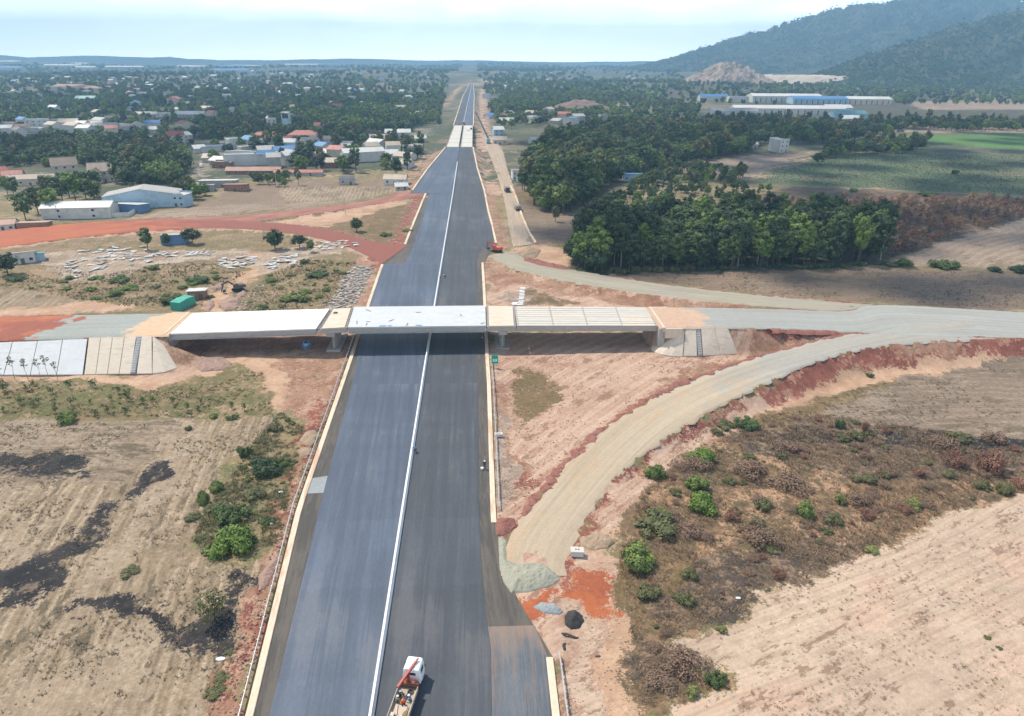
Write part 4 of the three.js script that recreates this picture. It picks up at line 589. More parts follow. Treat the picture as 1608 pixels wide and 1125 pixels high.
// ---------- far viaduct ----------
{
  const v = thing('far_viaduct', 'distant white viaduct of twin decks carrying the highway', 'viaduct');
  const n = 6;
  for (const [A, B, s] of [[hwL2, med, 0], [med, hwR2, 1]]) for (let i = 0; i < n; i++) {
    const z0 = lerp(zD, zE, i / n), z1 = lerp(zD, zE, (i + 1) / n) + 1.2, y = 5.1, a0 = byZ(A, z0)[0] + (s ? 0.5 : 1), a1 = byZ(A, z1)[0] + (s ? 0.5 : 1), b0 = byZ(B, z0)[0] - (s ? 1 : 0.5), b1 = byZ(B, z1)[0] - (s ? 1 : 0.5);
    mesh('deck_slab', slabOf([[a0, y, z0], [b0, y, z0], [b1, y, z1], [a1, y, z1]], 0.3), concPlank, v);
    for (let k = 0; k < 4; k++) { const t = 0.1 + k * 0.25; mesh('girder', slabOf([[lerp(a0, b0, t), y - 0.31, z0], [lerp(a0, b0, t + 0.06), y - 0.31, z0], [lerp(a1, b1, t + 0.06), y - 0.31, z1], [lerp(a1, b1, t), y - 0.31, z1]], 1.2), concGrey, v); }
    for (const e of [0.02, 0.97]) mesh('parapet', slabOf([[lerp(a0, b0, e), y + 0.6, z0], [lerp(a0, b0, e + 0.015), y + 0.6, z0], [lerp(a1, b1, e + 0.015), y + 0.6, z1], [lerp(a1, b1, e), y + 0.6, z1]], 0.62), concGrey, v);
    for (const t of [0.2, 0.8]) mesh('column', cyl(0.6, 0.6, 4.2, lerp(a0, b0, t), 1.5, z0 - 0.5, 10), concGrey, v);
  }
}
// ---------- mountains and hills ----------
const ridged = (x, z, s) => { let a = 0, w = 1, q = s; for (let o = 0; o < 5; o++) { a += w * (1 - Math.abs(smp(T1, x / q + o * 0.37, z / q + o * 0.61) * 2 - 1)); w *= 0.5; q *= 0.5; } return a / 1.94; };
function mountain(name, cx, cz, rx, rz, cells, hfn, soilFn, lift = -6) {
  const pos = [], uv = [], col = [], idx = [], n = cells, c = [0, 0, 0];
  for (let j = 0; j <= n; j++) for (let i = 0; i <= n; i++) { const x = cx + (i / n * 2 - 1) * rx, z = cz + (j / n * 2 - 1) * rz, y = hfn(x, z); pos.push(x, y + lift, z); soilFn(x, z, y, c); col.push(...c); }
  for (let j = 0; j < n; j++) for (let i = 0; i < n; i++) { const a = j * (n + 1) + i; idx.push(a, a + n + 1, a + 1, a + 1, a + n + 1, a + n + 2); }
  const g = new THREE.BufferGeometry(); g.setAttribute('position', new THREE.Float32BufferAttribute(pos, 3)); g.setAttribute('color', new THREE.Float32BufferAttribute(col, 3)); g.setIndex(idx); g.computeVertexNormals();
  return struct(name, g, std([1, 1, 1], 1, { vertexColors: true }));
}
// crest lines [x, z, height]: the mountain falls away from the nearest crest
const crestH = (crest, x, z, fall) => { let best = -1e9; for (let i = 0; i + 1 < crest.length; i++) { const a = crest[i], b = crest[i + 1], dx = b[0] - a[0], dz = b[1] - a[1], t = clamp(((x - a[0]) * dx + (z - a[1]) * dz) / (dx * dx + dz * dz), 0, 1), d = Math.hypot(x - a[0] - dx * t, z - a[1] - dz * t), h = lerp(a[2], b[2], t); best = Math.max(best, h * (1 - sst(0, 1, d / (fall * (0.35 + h / 330)))) ); } return best; };
const crestBack = [[960, -4050, 25], [1330, -4000, 128], [1580, -3950, 205], [1740, -3900, 262], [2050, -3850, 352], [2350, -3850, 395], [2800, -3900, 372], [3500, -4000, 420]];
const crestFront = [[1330, -2500, 52], [1480, -2600, 95], [1700, -2750, 158], [1960, -2850, 232], [2150, -2900, 268], [2450, -3000, 330], [3000, -3200, 380]];
for (const [l, k] of [[crestBack, 1.1], [crestFront, 0.85]]) for (const p of l) { p[0] *= k; p[1] *= k; p[2] = 70 + (p[2] - 70) * k; }
const backH = (x, z) => { const h = crestH(crestBack, x, z, 1000); return h <= 0.5 ? -12 : h * (1 - 0.42 * (1 - ridged(x, z, 1000))) + (smp(T2, x / 160, z / 160) - 0.5) * Math.min(24, h * 0.3); };
const frontH = (x, z) => { const h = crestH(crestFront, x, z, 620); return h <= 0.5 ? -12 : h * (1 - 0.42 * (1 - ridged(x + 700, z, 800))) + (smp(T2, x / 130, z / 130) - 0.5) * Math.min(20, h * 0.3); };
const woodSlope = (x, z, y, c) => { mixc(c, [.034, .044, .02], [.055, .055, .028], sst(0.35, 0.7, smp(T1, x / 800, z / 800))); toward(c, [.09, .075, .045], sst(0.56, 0.72, smp(T2, x / 420, z / 420)) * 0.6); };
mountain('mountain', 2480, -4300, 1850, 1350, 170, backH, woodSlope);
mountain('mountain', 1830, -2420, 1040, 760, 160, frontH, woodSlope);
// quarried hill with bare benches, and a low bare mound nearer
const qH = (x, z) => { const dx = (x - 700) / 128, dz = (z + 2080) / 110, d = Math.hypot(dx, dz), dome = d < 1.35 ? 64 * (1 - sst(0.05, 1.35, d)) : -6; const cut = sst(0.25, 0.7, 1 - Math.abs(dx * 0.9)) * sst(-0.3, 0.6, dz) * 18; return dome - (dome > 0 ? cut * (0.6 + 0.4 * ridged(x, z, 160)) : 0) + (dome > 0 ? Math.round((smp(T2, x / 140, z / 140) - 0.5) * 5) * 2.2 : 0); };
mountain('quarry_hill', 700, -2080, 190, 170, 90, qH, (x, z, y, c) => { const n = smp(T1, x / 300, z / 300), m = smp(T2, x / 60, z / 60); mixc(c, [.24, .165, .125], [.34, .26, .21], m); toward(c, [.09, .08, .05], sst(0.5, 0.62, n) * 0.8); toward(c, [.42, .33, .26], sst(0.6, 0.7, m) * 0.6); }, -3);
mountain('quarry_floor', 1000, -2120, 400, 130, 70, (x, z) => { const d = Math.hypot((x - 1000) / 370, (z + 2120) / 115); return d < 1 ? 26 * (1 - sst(0.55, 1, d)) + (smp(T2, x / 70, z / 70) - 0.5) * 7 : -5; }, (x, z, y, c) => { mixc(c, [.55, .46, .37], [.40, .31, .24], smp(T2, x / 120, z / 120)); }, -1);
mountain('bare_mound', 145.28,-1047, 75, 40, 40, (x, z) => { const c = [145.28,-1047], d = Math.hypot((x - c[0]) / 70, (z - c[1]) / 36); return d < 1 ? 15 * (1 - sst(0, 1, d)) * (0.8 + 0.4 * smp(T2, x / 40, z / 40)) : -4; }, (x, z, y, c) => { mixc(c, [.17, .105, .085], [.23, .16, .13], smp(T2, x / 30, z / 30)); }, -1);
const farHill = (cx, cz, rx, rz, h, s) => mountain('far_hill', cx, cz, rx * 1.2, rz * 1.2, 60, (x, z) => { const d = Math.hypot((x - cx) / rx, (z - cz) / rz); return d < 1.15 ? h * (1 - sst(0, 1.15, d)) * (0.7 + 0.6 * smp(T1, x / s, z / s)) : -30; }, woodSlope, -8);
farHill(-5200, -7000, 1900, 900, 92, 4000); farHill(-3800, -7700, 2100, 900, 52, 4000); farHill(-3150, -7800, 520, 380, 44, 1700); farHill(-900, -8500, 3200, 700, 40, 4500); farHill(2100, -8700, 2600, 650, 34, 4500); farHill(5200, -8300, 2400, 800, 60, 4500);

// ---------- vegetation: crowns of many small leaf faces round clumps ----------
function foliage(seed, clumps, n, size, cols, o = {}) {
  const r = rng(seed), pos = [], nor = [], col = [], idx = [], v = new THREE.Vector3(), t = new THREE.Vector3(), b = new THREE.Vector3();
  const vol = clumps.map((c) => c[3] ** 2), total = vol.reduce((a, q) => a + q, 0);
  clumps.forEach((c, ci) => {
    const tint = r(), k = Math.round(n * vol[ci] / total), base = cols[0].map((q, i) => lerp(q, cols[1][i], tint));
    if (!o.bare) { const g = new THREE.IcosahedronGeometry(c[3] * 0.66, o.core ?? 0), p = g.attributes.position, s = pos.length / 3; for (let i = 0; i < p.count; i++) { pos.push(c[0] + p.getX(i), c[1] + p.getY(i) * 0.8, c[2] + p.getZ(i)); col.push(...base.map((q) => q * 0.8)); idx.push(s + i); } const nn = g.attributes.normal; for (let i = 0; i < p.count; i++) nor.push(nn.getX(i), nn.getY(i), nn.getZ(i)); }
    for (let i = 0; i < k; i++) {
      const z = r() * 2 - 1, a = r() * 6.283, q = Math.sqrt(1 - z * z), rad = c[3] * (0.62 + 0.42 * Math.sqrt(r()));
      v.set(Math.cos(a) * q, z, Math.sin(a) * q); const px = c[0] + v.x * rad, py = c[1] + v.y * rad * (o.flat ?? 0.85), pz = c[2] + v.z * rad;
      if (py < (o.floor ?? -1e9)) continue;
      v.x += (r() - 0.5) * 1.3; v.y += (r() - 0.5) * 1.3 + 0.25; v.z += (r() - 0.5) * 1.3; v.normalize();
      t.set(r() - 0.5, r() - 0.5, r() - 0.5).cross(v).normalize(); b.crossVectors(v, t);
      const s = size * (0.6 + r() * 0.8), w = s * (o.narrow ?? 0.75), m = 0.72 + r() * 0.56, hue = (r() - 0.5) * 0.25, st = pos.length / 3;
      for (const [x, y] of [[-0.5, 0], [0, -0.5], [0.5, 0.05], [0.05, 0.5]]) { pos.push(px + t.x * x * s + b.x * y * w, py + t.y * x * s + b.y * y * w, pz + t.z * x * s + b.z * y * w); nor.push(v.x, v.y, v.z); col.push(base[0] * m * (1 + hue), base[1] * m, base[2] * m); }
      idx.push(st, st + 1, st + 2, st, st + 2, st + 3);
    }
  });
  const g = new THREE.BufferGeometry(); g.setAttribute('position', new THREE.Float32BufferAttribute(pos, 3)); g.setAttribute('normal', new THREE.Float32BufferAttribute(nor, 3)); g.setAttribute('color', new THREE.Float32BufferAttribute(col, 3)); g.setIndex(idx); return g;
}
const leafMat = new THREE.MeshStandardMaterial({ vertexColors: true, roughness: 0.75, side: THREE.DoubleSide });
const barkPale = std([.27, .24, .20], 0.95), barkDark = std([.11, .085, .065], 0.95), barkBlack = std([.035, .03, .028], 0.95);
function limb(pts, r0, r1, n = 6) { const c = new THREE.CatmullRomCurve3(pts.map((p) => new THREE.Vector3(...p))), g = new THREE.TubeGeometry(c, Math.max(3, pts.length * 2), 1, n, false), p = g.attributes.position, m = n + 1; for (let i = 0; i < p.count; i++) { const k = Math.floor(i / m) / (p.count / m - 1), q = c.getPointAt(k), s = lerp(r0, r1, k); p.setXYZ(i, q.x + (p.getX(i) - q.x) * s, q.y + (p.getY(i) - q.y) * s, q.z + (p.getZ(i) - q.z) * s); } g.computeVertexNormals(); return g; }
function crownClumps(seed, n, rx, y0, y1, cr, top = 1) { const r = rng(seed), o = []; for (let i = 0; i < n; i++) { const k = (i + 0.5) / n, y = lerp(y0, y1, k), w = Math.sqrt(Math.max(0.08, 1 - Math.pow(Math.abs(k * 2 - 1), 2.2) * top)), a = i * 2.4 + r() * 0.9, d = rx * w * (0.35 + 0.65 * Math.sqrt(r())); o.push([Math.cos(a) * d, y + (r() - 0.5) * cr * 0.5, Math.sin(a) * d, cr * (0.7 + 0.6 * r()) * (0.6 + 0.4 * w)]); } return o; }
function treeOf(seed, p) {                            // {trunk, crown} geometries of one kind
  const r = rng(seed * 13 + 5), cl = crownClumps(seed, p.clumps, p.rx, p.y0, p.y1, p.cr, p.top), lean = (r() - 0.5) * 0.8, parts = [limb([[0, -0.4, 0], [lean * 0.3, p.y1 * 0.35, 0.1], [lean, p.y1 * 0.62, (r() - 0.5) * 0.6], [lean * 0.8, p.y1 * 0.92, 0]], p.tr, p.tr * 0.3, p.tn ?? 6)];
  for (let i = 0; i < (p.limbs ?? 4); i++) { const c = cl[Math.floor(r() * cl.length)], y = p.y0 * (0.7 + 0.3 * r()); parts.push(limb([[lean * 0.5, y, 0], [c[0] * 0.5, (y + c[1]) / 2 + 0.2, c[2] * 0.5], [c[0], c[1], c[2]]], p.tr * 0.45, p.tr * 0.12, 4)); }
  return { trunk: merge(parts), crown: foliage(seed * 7 + 1, cl, p.n, p.size, p.cols, p) };
}
const greens = { dark: [[.022, .044, .012], [.044, .074, .018]], mid: [[.040, .074, .014], [.078, .118, .026]], light: [[.090, .150, .016], [.160, .225, .036]], olive: [[.085, .09, .026], [.13, .125, .045]], brown: [[.15, .09, .055], [.21, .13, .085]], red: [[.17, .075, .048], [.23, .11, .07]], orange: [[.20, .105, .05], [.26, .15, .08]], yellow: [[.15, .175, .04], [.20, .20, .06]], dusty: [[.07, .105, .020], [.17, .215, .042]], grey: [[.055, .075, .034], [.085, .10, .05]] };
const K = {                                           // kinds of tree, a few shapes of each
  plantation: [1, 2, 3, 4, 5].map((s) => treeOf(s, { clumps: 17, rx: 2.5, y0: [3.0, 5.5, 7.5, 4.2, 6.2][s - 1], y1: [14, 16.5, 17.5, 12.5, 15.5][s - 1], cr: 1.7, n: 680, size: 0.72, cols: [greens.dark, greens.mid, greens.dark, greens.mid, greens.light][s - 1], tr: 0.2, limbs: 6, top: 0.85 })),
  broad: [11, 12, 13, 14, 15, 16, 17, 18, 19].map((s) => treeOf(s, { clumps: [16, 16, 14, 18, 12, 15, 13, 10, 14][s - 11], rx: [3.4, 3.0, 3.2, 4.0, 2.6, 3.0, 1.9, 2.4, 3.6][s - 11], y0: [3.2, 3, 2.6, 3.4, 4, 3, 2.4, 4.5, 2][s - 11], y1: [8.6, 9.5, 7.8, 8, 11, 8.6, 11.5, 10.5, 6.4][s - 11], cr: [1.9, 1.7, 1.6, 2.0, 1.5, 1.8, 1.3, 1.3, 1.7][s - 11], n: 620, size: 0.8, cols: [greens.dark, greens.mid, greens.light, greens.dark, greens.mid, greens.dusty, greens.mid, greens.olive, greens.light][s - 11], tr: 0.28, limbs: 6 })),
  slim: [21, 22, 23].map((s) => treeOf(s, { clumps: 12, rx: 1.7, y0: 2.6, y1: 7.4, cr: 1.25, n: 420, size: 0.6, cols: [greens.mid, greens.olive, greens.light][s - 21], tr: 0.15, limbs: 4 })),
  low: [31, 32, 33, 34, 35].map((s) => treeOf(s, { clumps: 7, rx: 3.2, y0: 3, y1: 8, cr: 2.4, n: 110, size: 1.7, cols: [greens.dark, greens.mid, greens.grey, greens.light, greens.light][s - 31], tr: 0.3, tn: 4, limbs: 0 })),
  dead: [41, 42, 43].map((s) => treeOf(s, { clumps: 9, rx: 1.15, y0: 1.0, y1: 4.6, cr: 0.85, n: 330, size: 0.42, cols: [greens.red, greens.brown, greens.orange][s - 41], tr: 0.08, limbs: 5, bare: 1 })),
  sapling: [51, 52].map((s) => treeOf(s, { clumps: 4, rx: 0.3, y0: 0.5, y1: 1.3, cr: 0.35, n: 70, size: 0.24, cols: greens.mid, tr: 0.04, limbs: 2, bare: 1 })),
};
const bushOf = (seed, cols, n, o = {}) => { const r = rng(seed), cl = []; for (let i = 0; i < 13; i++) { const a = i * 2.4 + r(), d = Math.sqrt((i + 0.3) / 13) * 0.72; const e = 0.7 + r() * 0.6; cl.push([Math.cos(a) * d * e, (o.y ?? 0.42) * (1.15 - d * 0.7) * (0.55 + r() * 0.8), Math.sin(a) * d * e, 0.33 * (0.6 + r() * 0.75)]); } return { crown: foliage(seed, cl, n, o.size ?? 0.115, cols, { floor: 0.0, core: 1, ...o }), trunk: merge([0, 1, 2, 3].map((i) => limb([[0, -0.1, 0], [Math.cos(i * 1.7) * 0.2, 0.2, Math.sin(i * 1.7) * 0.2], [cl[i * 3][0] * 0.8, cl[i * 3][1], cl[i * 3][2] * 0.8]], 0.05, 0.015, 5))) }; };
const B = { bright: [bushOf(61, greens.light, 1900), bushOf(62, greens.dusty, 1900), bushOf(72, greens.light, 1700)], mid: [bushOf(63, greens.mid, 1600), bushOf(64, greens.dusty, 1500), bushOf(73, greens.mid, 1500)], dark: [bushOf(65, greens.dark, 1500)], olive: [bushOf(66, greens.olive, 1300), bushOf(67, greens.olive, 1300)], brown: [bushOf(68, greens.brown, 1900, { bare: 1, size: 0.1, narrow: 0.55 }), bushOf(69, greens.brown, 1900, { bare: 1, size: 0.1, narrow: 0.55 })], red: [bushOf(70, greens.red, 1700, { bare: 1, size: 0.1, y: 0.6 })], yellow: [bushOf(71, greens.yellow, 1100, { y: 0.55 })] };
function plantThing(name, shape, bark, label, cat, group) { const o = new THREE.Group(); o.name = name; o.userData = { label, category: cat, ...(group ? { group } : {}) }; mesh('trunk', shape.trunk, bark, o); mesh('crown', shape.crown, leafMat, o); return o; }
function put(proto, x, z, turn, sc, dy = 0) { const c = proto.clone(); c.userData = { ...proto.userData }; c.name = numbered(proto.name); c.position.set(x, landH(x, z) + dy, z); c.rotation.y = turn; if (Array.isArray(sc)) c.scale.set(...sc); else c.scale.setScalar(sc); scene.add(c); return c; }
const inside = (poly, x, z) => { let c = false; for (let k = 0, l = poly.length - 1; k < poly.length; l = k++) { const a = poly[k], b = poly[l]; if ((a[1] > z) !== (b[1] > z) && x < (b[0] - a[0]) * (z - a[1]) / (b[1] - a[1]) + a[0]) c = !c; } return c; };
const onRoad = (x, z, m) => ribbons.some((r) => x > r.lo[0] && x < r.hi[0] && z > r.lo[1] && z < r.hi[1] && r.c.some((p) => Math.hypot(x - p[0], z - p[2]) < p[3] + m));
const keepOut = [];                                   // [x, z, radius] of houses and yards
const free = (x, z, m = 0) => !keepOut.some(([a, b, q]) => Math.abs(x - a) < q + m && Math.abs(z - b) < q + m && Math.hypot(x - a, z - b) < q + m);
function scatter(poly, gap, seed, keep = 1, margin = 3) {
  const r = rng(seed), out = []; let x0 = 1e9, x1 = -1e9, z0 = 1e9, z1 = -1e9; for (const [x, z] of poly) { x0 = Math.min(x0, x); x1 = Math.max(x1, x); z0 = Math.min(z0, z); z1 = Math.max(z1, z); }
  for (let z = z1; z > z0; z -= gap) for (let x = x0; x < x1; x += gap) { const px = x + (r() - 0.5) * gap * 0.9, pz = z + (r() - 0.5) * gap * 0.9, k = r(); if (k < (typeof keep === 'function' ? keep(px, pz) : keep) && inside(poly, px, pz) && !onRoad(px, pz, margin)) out.push([px, pz, r(), r()]); }
  return out;
}

// ---------- buildings ----------
const ribBump = grey(64, 8, (i) => 0.5 + 0.5 * Math.sin(i / 64 * 6.283 * 4)); ribBump.repeat.set(1, 1);
const roofMats = {}, wallMats = {};
const roofM = (c) => (roofMats[c.join()] ??= std(c, 0.6, { bumpMap: ribBump, bumpScale: 0.04, map: roofGrime(c) }));
function roofGrime() { if (!roofGrime.t) roofGrime.t = tex(256, 256, (i, j, c) => { const n = smp(T1, i / 256, j / 256), m = smp(T2, i / 64, j / 512), f = 0.84 + 0.2 * m - sst(0.55, 0.75, n) * 0.12; c[0] = f; c[1] = f * 0.98; c[2] = f * 0.95; }); const t = roofGrime.t.clone(); t.repeat.set(0.06, 0.06); t.needsUpdate = true; roofGrime.shared ??= t; return roofGrime.shared; }
const wallM = (c) => (wallMats[c.join()] ??= std(c, 0.9, { map: roofGrime() }));
const RC = { white: [.54, .54, .52], grey: [.36, .35, .33], tan: [.42, .34, .26], red: [.36, .10, .075], rust: [.30, .14, .09], blue: [.07, .20, .42], brown: [.22, .16, .12], teal: [.10, .28, .30] }, WC = { white: [.58, .58, .56], cream: [.58, .52, .42], grey: [.40, .39, .37], blue: [.36, .50, .60], brick: [.32, .17, .12], deep: [.13, .24, .42], teal: [.14, .30, .32] };
const glassDark = std([.035, .045, .055], 0.15), doorM = std([.12, .10, .09], 0.7), frameM = std([.55, .55, .53], 0.6);
function house(o) {
  const [x, z] = o.at ?? [o.x, o.z], { w, d, h, turn = 0, rise = 1.4, roof = 'gable', rc = 'tan', wc = 'white', eave = 0.45, doors = 1, wins = 3, far = false } = o, y = landH(x, z) - 0.15;
  const t = thing(o.name ?? 'house', o.label, o.cat ?? 'house', x, y, z, turn, o.group), W = wallM(WC[wc]), R = roofM(RC[rc]);
  keepOut.push([x, z, Math.max(w, d) * 0.58]); if (z < -500) keepOut.push([x, z + d * 0.9 + 5, Math.max(w, d) * 0.55]);
  if (roof === 'gable') {
    mesh('wall', prism([[-d / 2, 0], [-d / 2, h], [0, h + rise], [d / 2, h], [d / 2, 0]], w), W, t);
    const l = Math.hypot(d / 2 + eave, rise * (1 + eave * 2 / d)), a = Math.atan2(rise, d / 2);
    for (const s of [-1, 1]) mesh('roof_slope', bx(w + eave * 2, 0.14, l, 0, 0, 0).rotateX(s * a).translate(0, h + rise - Math.sin(a) * l / 2 + 0.14, s * Math.cos(a) * l / 2 * 1.0), R, t);
    if (!far) mesh('ridge_cap', bx(w + eave * 2, 0.12, 0.5, 0, h + rise + 0.2, 0), R, t);
  } else if (roof === 'shed') {
    mesh('wall', prism([[-d / 2, 0], [-d / 2, h], [d / 2, h + rise], [d / 2, 0]], w), W, t);
    const a = Math.atan2(rise, d); mesh('roof', bx(w + eave * 2, 0.15, d / Math.cos(a) + eave * 2).rotateX(-a).translate(0, h + rise / 2 + 0.12, 0), R, t);
  } else if (roof === 'hip') {
    mesh('wall', bx(w, h, d, 0, h / 2, 0), W, t);
    const W2 = w / 2 + eave, D2 = d / 2 + eave, k = Math.max(0.05, W2 - D2), P = [[-W2, h, -D2], [W2, h, -D2], [W2, h, D2], [-W2, h, D2], [-k, h + rise, 0], [k, h + rise, 0]], f = [[3, 2, 5, 4], [1, 0, 4, 5], [0, 3, 4, 4], [2, 1, 5, 5], [0, 1, 2, 3]], pos = [], uv = [];
    for (const q of f) for (const i of [0, 1, 2, 0, 2, 3]) { pos.push(...P[q[i]]); uv.push(P[q[i]][0], P[q[i]][2]); }
    const g = new THREE.BufferGeometry(); g.setAttribute('position', new THREE.Float32BufferAttribute(pos, 3)); g.setAttribute('uv', new THREE.Float32BufferAttribute(uv, 2)); g.computeVertexNormals(); mesh('roof', g, R, t);
  } else {
    mesh('wall', bx(w, h, d, 0, h / 2, 0), W, t); mesh('roof', bx(w + 0.3, 0.25, d + 0.3, 0, h + 0.1, 0), R, t);
    for (const [a, b, c, e] of [[w + 0.3, 0.16, 0, d / 2 + 0.07], [w + 0.3, 0.16, 0, -d / 2 - 0.07]]) mesh('parapet', bx(a, 0.8, b, c, h + 0.62, e), W, t);
  }
  if (far) return t;
  const storeys = Math.max(1, Math.round(h / 3.2)), sh = h / storeys;
  for (let s = 0; s < storeys; s++) for (let i = 0; i < wins; i++) {
    const px = -w / 2 + (i + 0.5) * w / wins; if (s === 0 && doors && i === Math.floor(wins / 2)) { mesh('door', bx(Math.min(1.2, w / wins * 0.5), 2.1, 0.1, px, 1.05, d / 2 + 0.03), doorM, t); continue; }
    const f = mesh('window', bx(Math.min(1.4, w / wins * 0.5), 1.2, 0.08, px, s * sh + sh * 0.55, d / 2 + 0.03), frameM, t); mesh('pane', bx(Math.min(1.2, w / wins * 0.42), 1.0, 0.04, px, s * sh + sh * 0.55, d / 2 + 0.075), glassDark, f);
  }
  return t;
}
// left: the two sheds, the villas, the village edge
house({ name: 'warehouse', at: [-187.58,-338.9], w: 30, d: 11, h: 5.2, rise: 2.0, turn: 0.1, rc: 'white', wc: 'white', doors: 0, wins: 2, label: 'long white shed with a pale grey gable roof beside the red road', cat: 'warehouse' });
{ const t = thing('boundary_wall', 'low white yard wall joined to the long white shed', 'wall', -170.88,-335.79, 0); t.position.set(t.position.x, landH(t.position.x, t.position.y), t.position.y); mesh('wall_panel', bx(12, 2.2, 0.25, 0, 1.1, 0, 0.1), wallM(WC.white), t); mesh('wall_panel', bx(0.25, 2.2, 9, 6, 1.1, -4.6, 0.1), wallM(WC.white), t); }
house({ name: 'warehouse', at: [-168.62,-363.36], w: 15, d: 34, h: 6.2, rise: 3.0, roof: 'gable', turn: -1.32, rc: 'grey', wc: 'blue', doors: 0, wins: 4, label: 'light blue warehouse with a wide grey roof behind the white shed', cat: 'warehouse' });
house({ name: 'warehouse', at: [-172.93,-350.64], w: 22, d: 8, h: 3.4, rise: 0.8, roof: 'shed', turn: -0.25, rc: 'white', wc: 'deep', doors: 0, wins: 0, label: 'low deep blue lean-to between the white shed and the blue warehouse', cat: 'shed' });
house({ name: 'house', at: [-150.88,-363.15], w: 9, d: 8, h: 6, roof: 'flat', turn: -0.2, rc: 'white', wc: 'blue', wins: 3, label: 'two storey pale blue house front at the end of the blue warehouse', cat: 'house' });
house({ name: 'villa', at: [-225.37,-443], w: 17, d: 11, h: 6.6, rise: 4.2, turn: 0.35, rc: 'brown', wc: 'cream', wins: 5, label: 'unfinished grey villa with a steep brown roof and front gable', cat: 'house' });
{ const t = scene.children.at(-1); mesh('porch_gable', prism([[-2.6, 0], [-2.6, 6], [0, 8.6], [2.6, 6], [2.6, 0]], 4.5).rotateY(Math.PI / 2).translate(-4, 0, 6.2), wallM(WC.cream), t); for (const s of [-1, 1]) mesh('porch_roof', bx(3.9, 0.15, 4.9).rotateZ(-s * 0.79).translate(-4 + s * 1.4, 7.4, 6.2), roofM(RC.brown), t); }
house({ name: 'villa', at: [-263.11,-469], w: 14, d: 10, h: 6, rise: 4.5, turn: 0.5, rc: 'brown', wc: 'cream', wins: 3, label: 'brown roofed villa with a pale gable end above the tree row', cat: 'house' });
house({ name: 'house', at: [-261.12,-430], w: 24, d: 10, h: 4, rise: 2, turn: 0.2, rc: 'brown', wc: 'cream', wins: 5, label: 'long low brown roofed house behind the tree row', cat: 'house' });
house({ name: 'house', at: [-276.06,-437], w: 10, d: 8, h: 4, rise: 3, turn: 0.3, rc: 'red', wc: 'cream', label: 'small red roofed house next to the long brown roof', cat: 'house' });
house({ name: 'house', at: [-289.93,-444], w: 10, d: 9, h: 5, rise: 3, turn: 0.9, rc: 'red', wc: 'blue', label: 'red roofed house with a bluish gable at the town edge', cat: 'house' });
house({ name: 'house', at: [-206.69,-312.48], w: 9, d: 7, h: 3, rise: 1.6, turn: 0.3, rc: 'rust', wc: 'white', label: 'rusty roofed house touching the orange road', cat: 'house' });
house({ name: 'shed', at: [-195.3,-314.78], w: 12, d: 6, h: 2.4, rise: 0.6, roof: 'shed', turn: 0.15, rc: 'tan', wc: 'brick', wins: 0, doors: 0, label: 'low patched tin shed beside the orange road', cat: 'shed' });
house({ name: 'house', at: [-168.52,-259.56], w: 8, d: 6, h: 3, rise: 1.2, roof: 'shed', turn: 0.5, rc: 'white', wc: 'white', label: 'cream roofed hut at the edge of the scrub', cat: 'hut' });
house({ name: 'shed', at: [-164.48,-262.15], w: 4, d: 4, h: 2.4, rise: 0.5, roof: 'shed', turn: 0.5, rc: 'teal', wc: 'blue', wins: 0, doors: 0, label: 'little teal shed beside the cream roofed hut', cat: 'shed' });
house({ name: 'shed', at: [-123.66,-285.78], w: 9, d: 6, h: 3.4, rise: 0.7, roof: 'shed', turn: 0.1, rc: 'grey', wc: 'deep', wins: 0, label: 'grey roofed blue shed between trees in the scrub', cat: 'shed' });
house({ name: 'shed', at: [-88.79,-214.24], w: 5, d: 4, h: 2.5, rise: 0.4, roof: 'shed', turn: 0.15, rc: 'white', wc: 'brick', wins: 2, label: 'small tin roofed hut behind the green tarpaulin tent', cat: 'shed' });
{ const t = thing('site_container', 'green tarpaulin covered container beside the sandy track', 'container', -89.62,-204.49, 0); t.position.set(t.position.x, landH(t.position.x, t.position.y), t.position.y); t.rotation.y = -0.28; keepOut.push([t.position.x, t.position.z, 5]);
  mesh('cover', prism([[-3.6, 0], [-3.4, 2.5], [0, 2.75], [3.4, 2.5], [3.6, 0]], 3.4), std([.05, .33, .24], 0.7), t); mesh('cover_seam', bx(3.5, 0.05, 0.12, 0, 2.76, 0), std([.10, .45, .34], 0.7), t); for (const s of [-2, 2]) mesh('strap', bx(3.5, 0.04, 0.1, 0, 2.66, s, 0), std([.10, .45, .34], 0.7), t); }
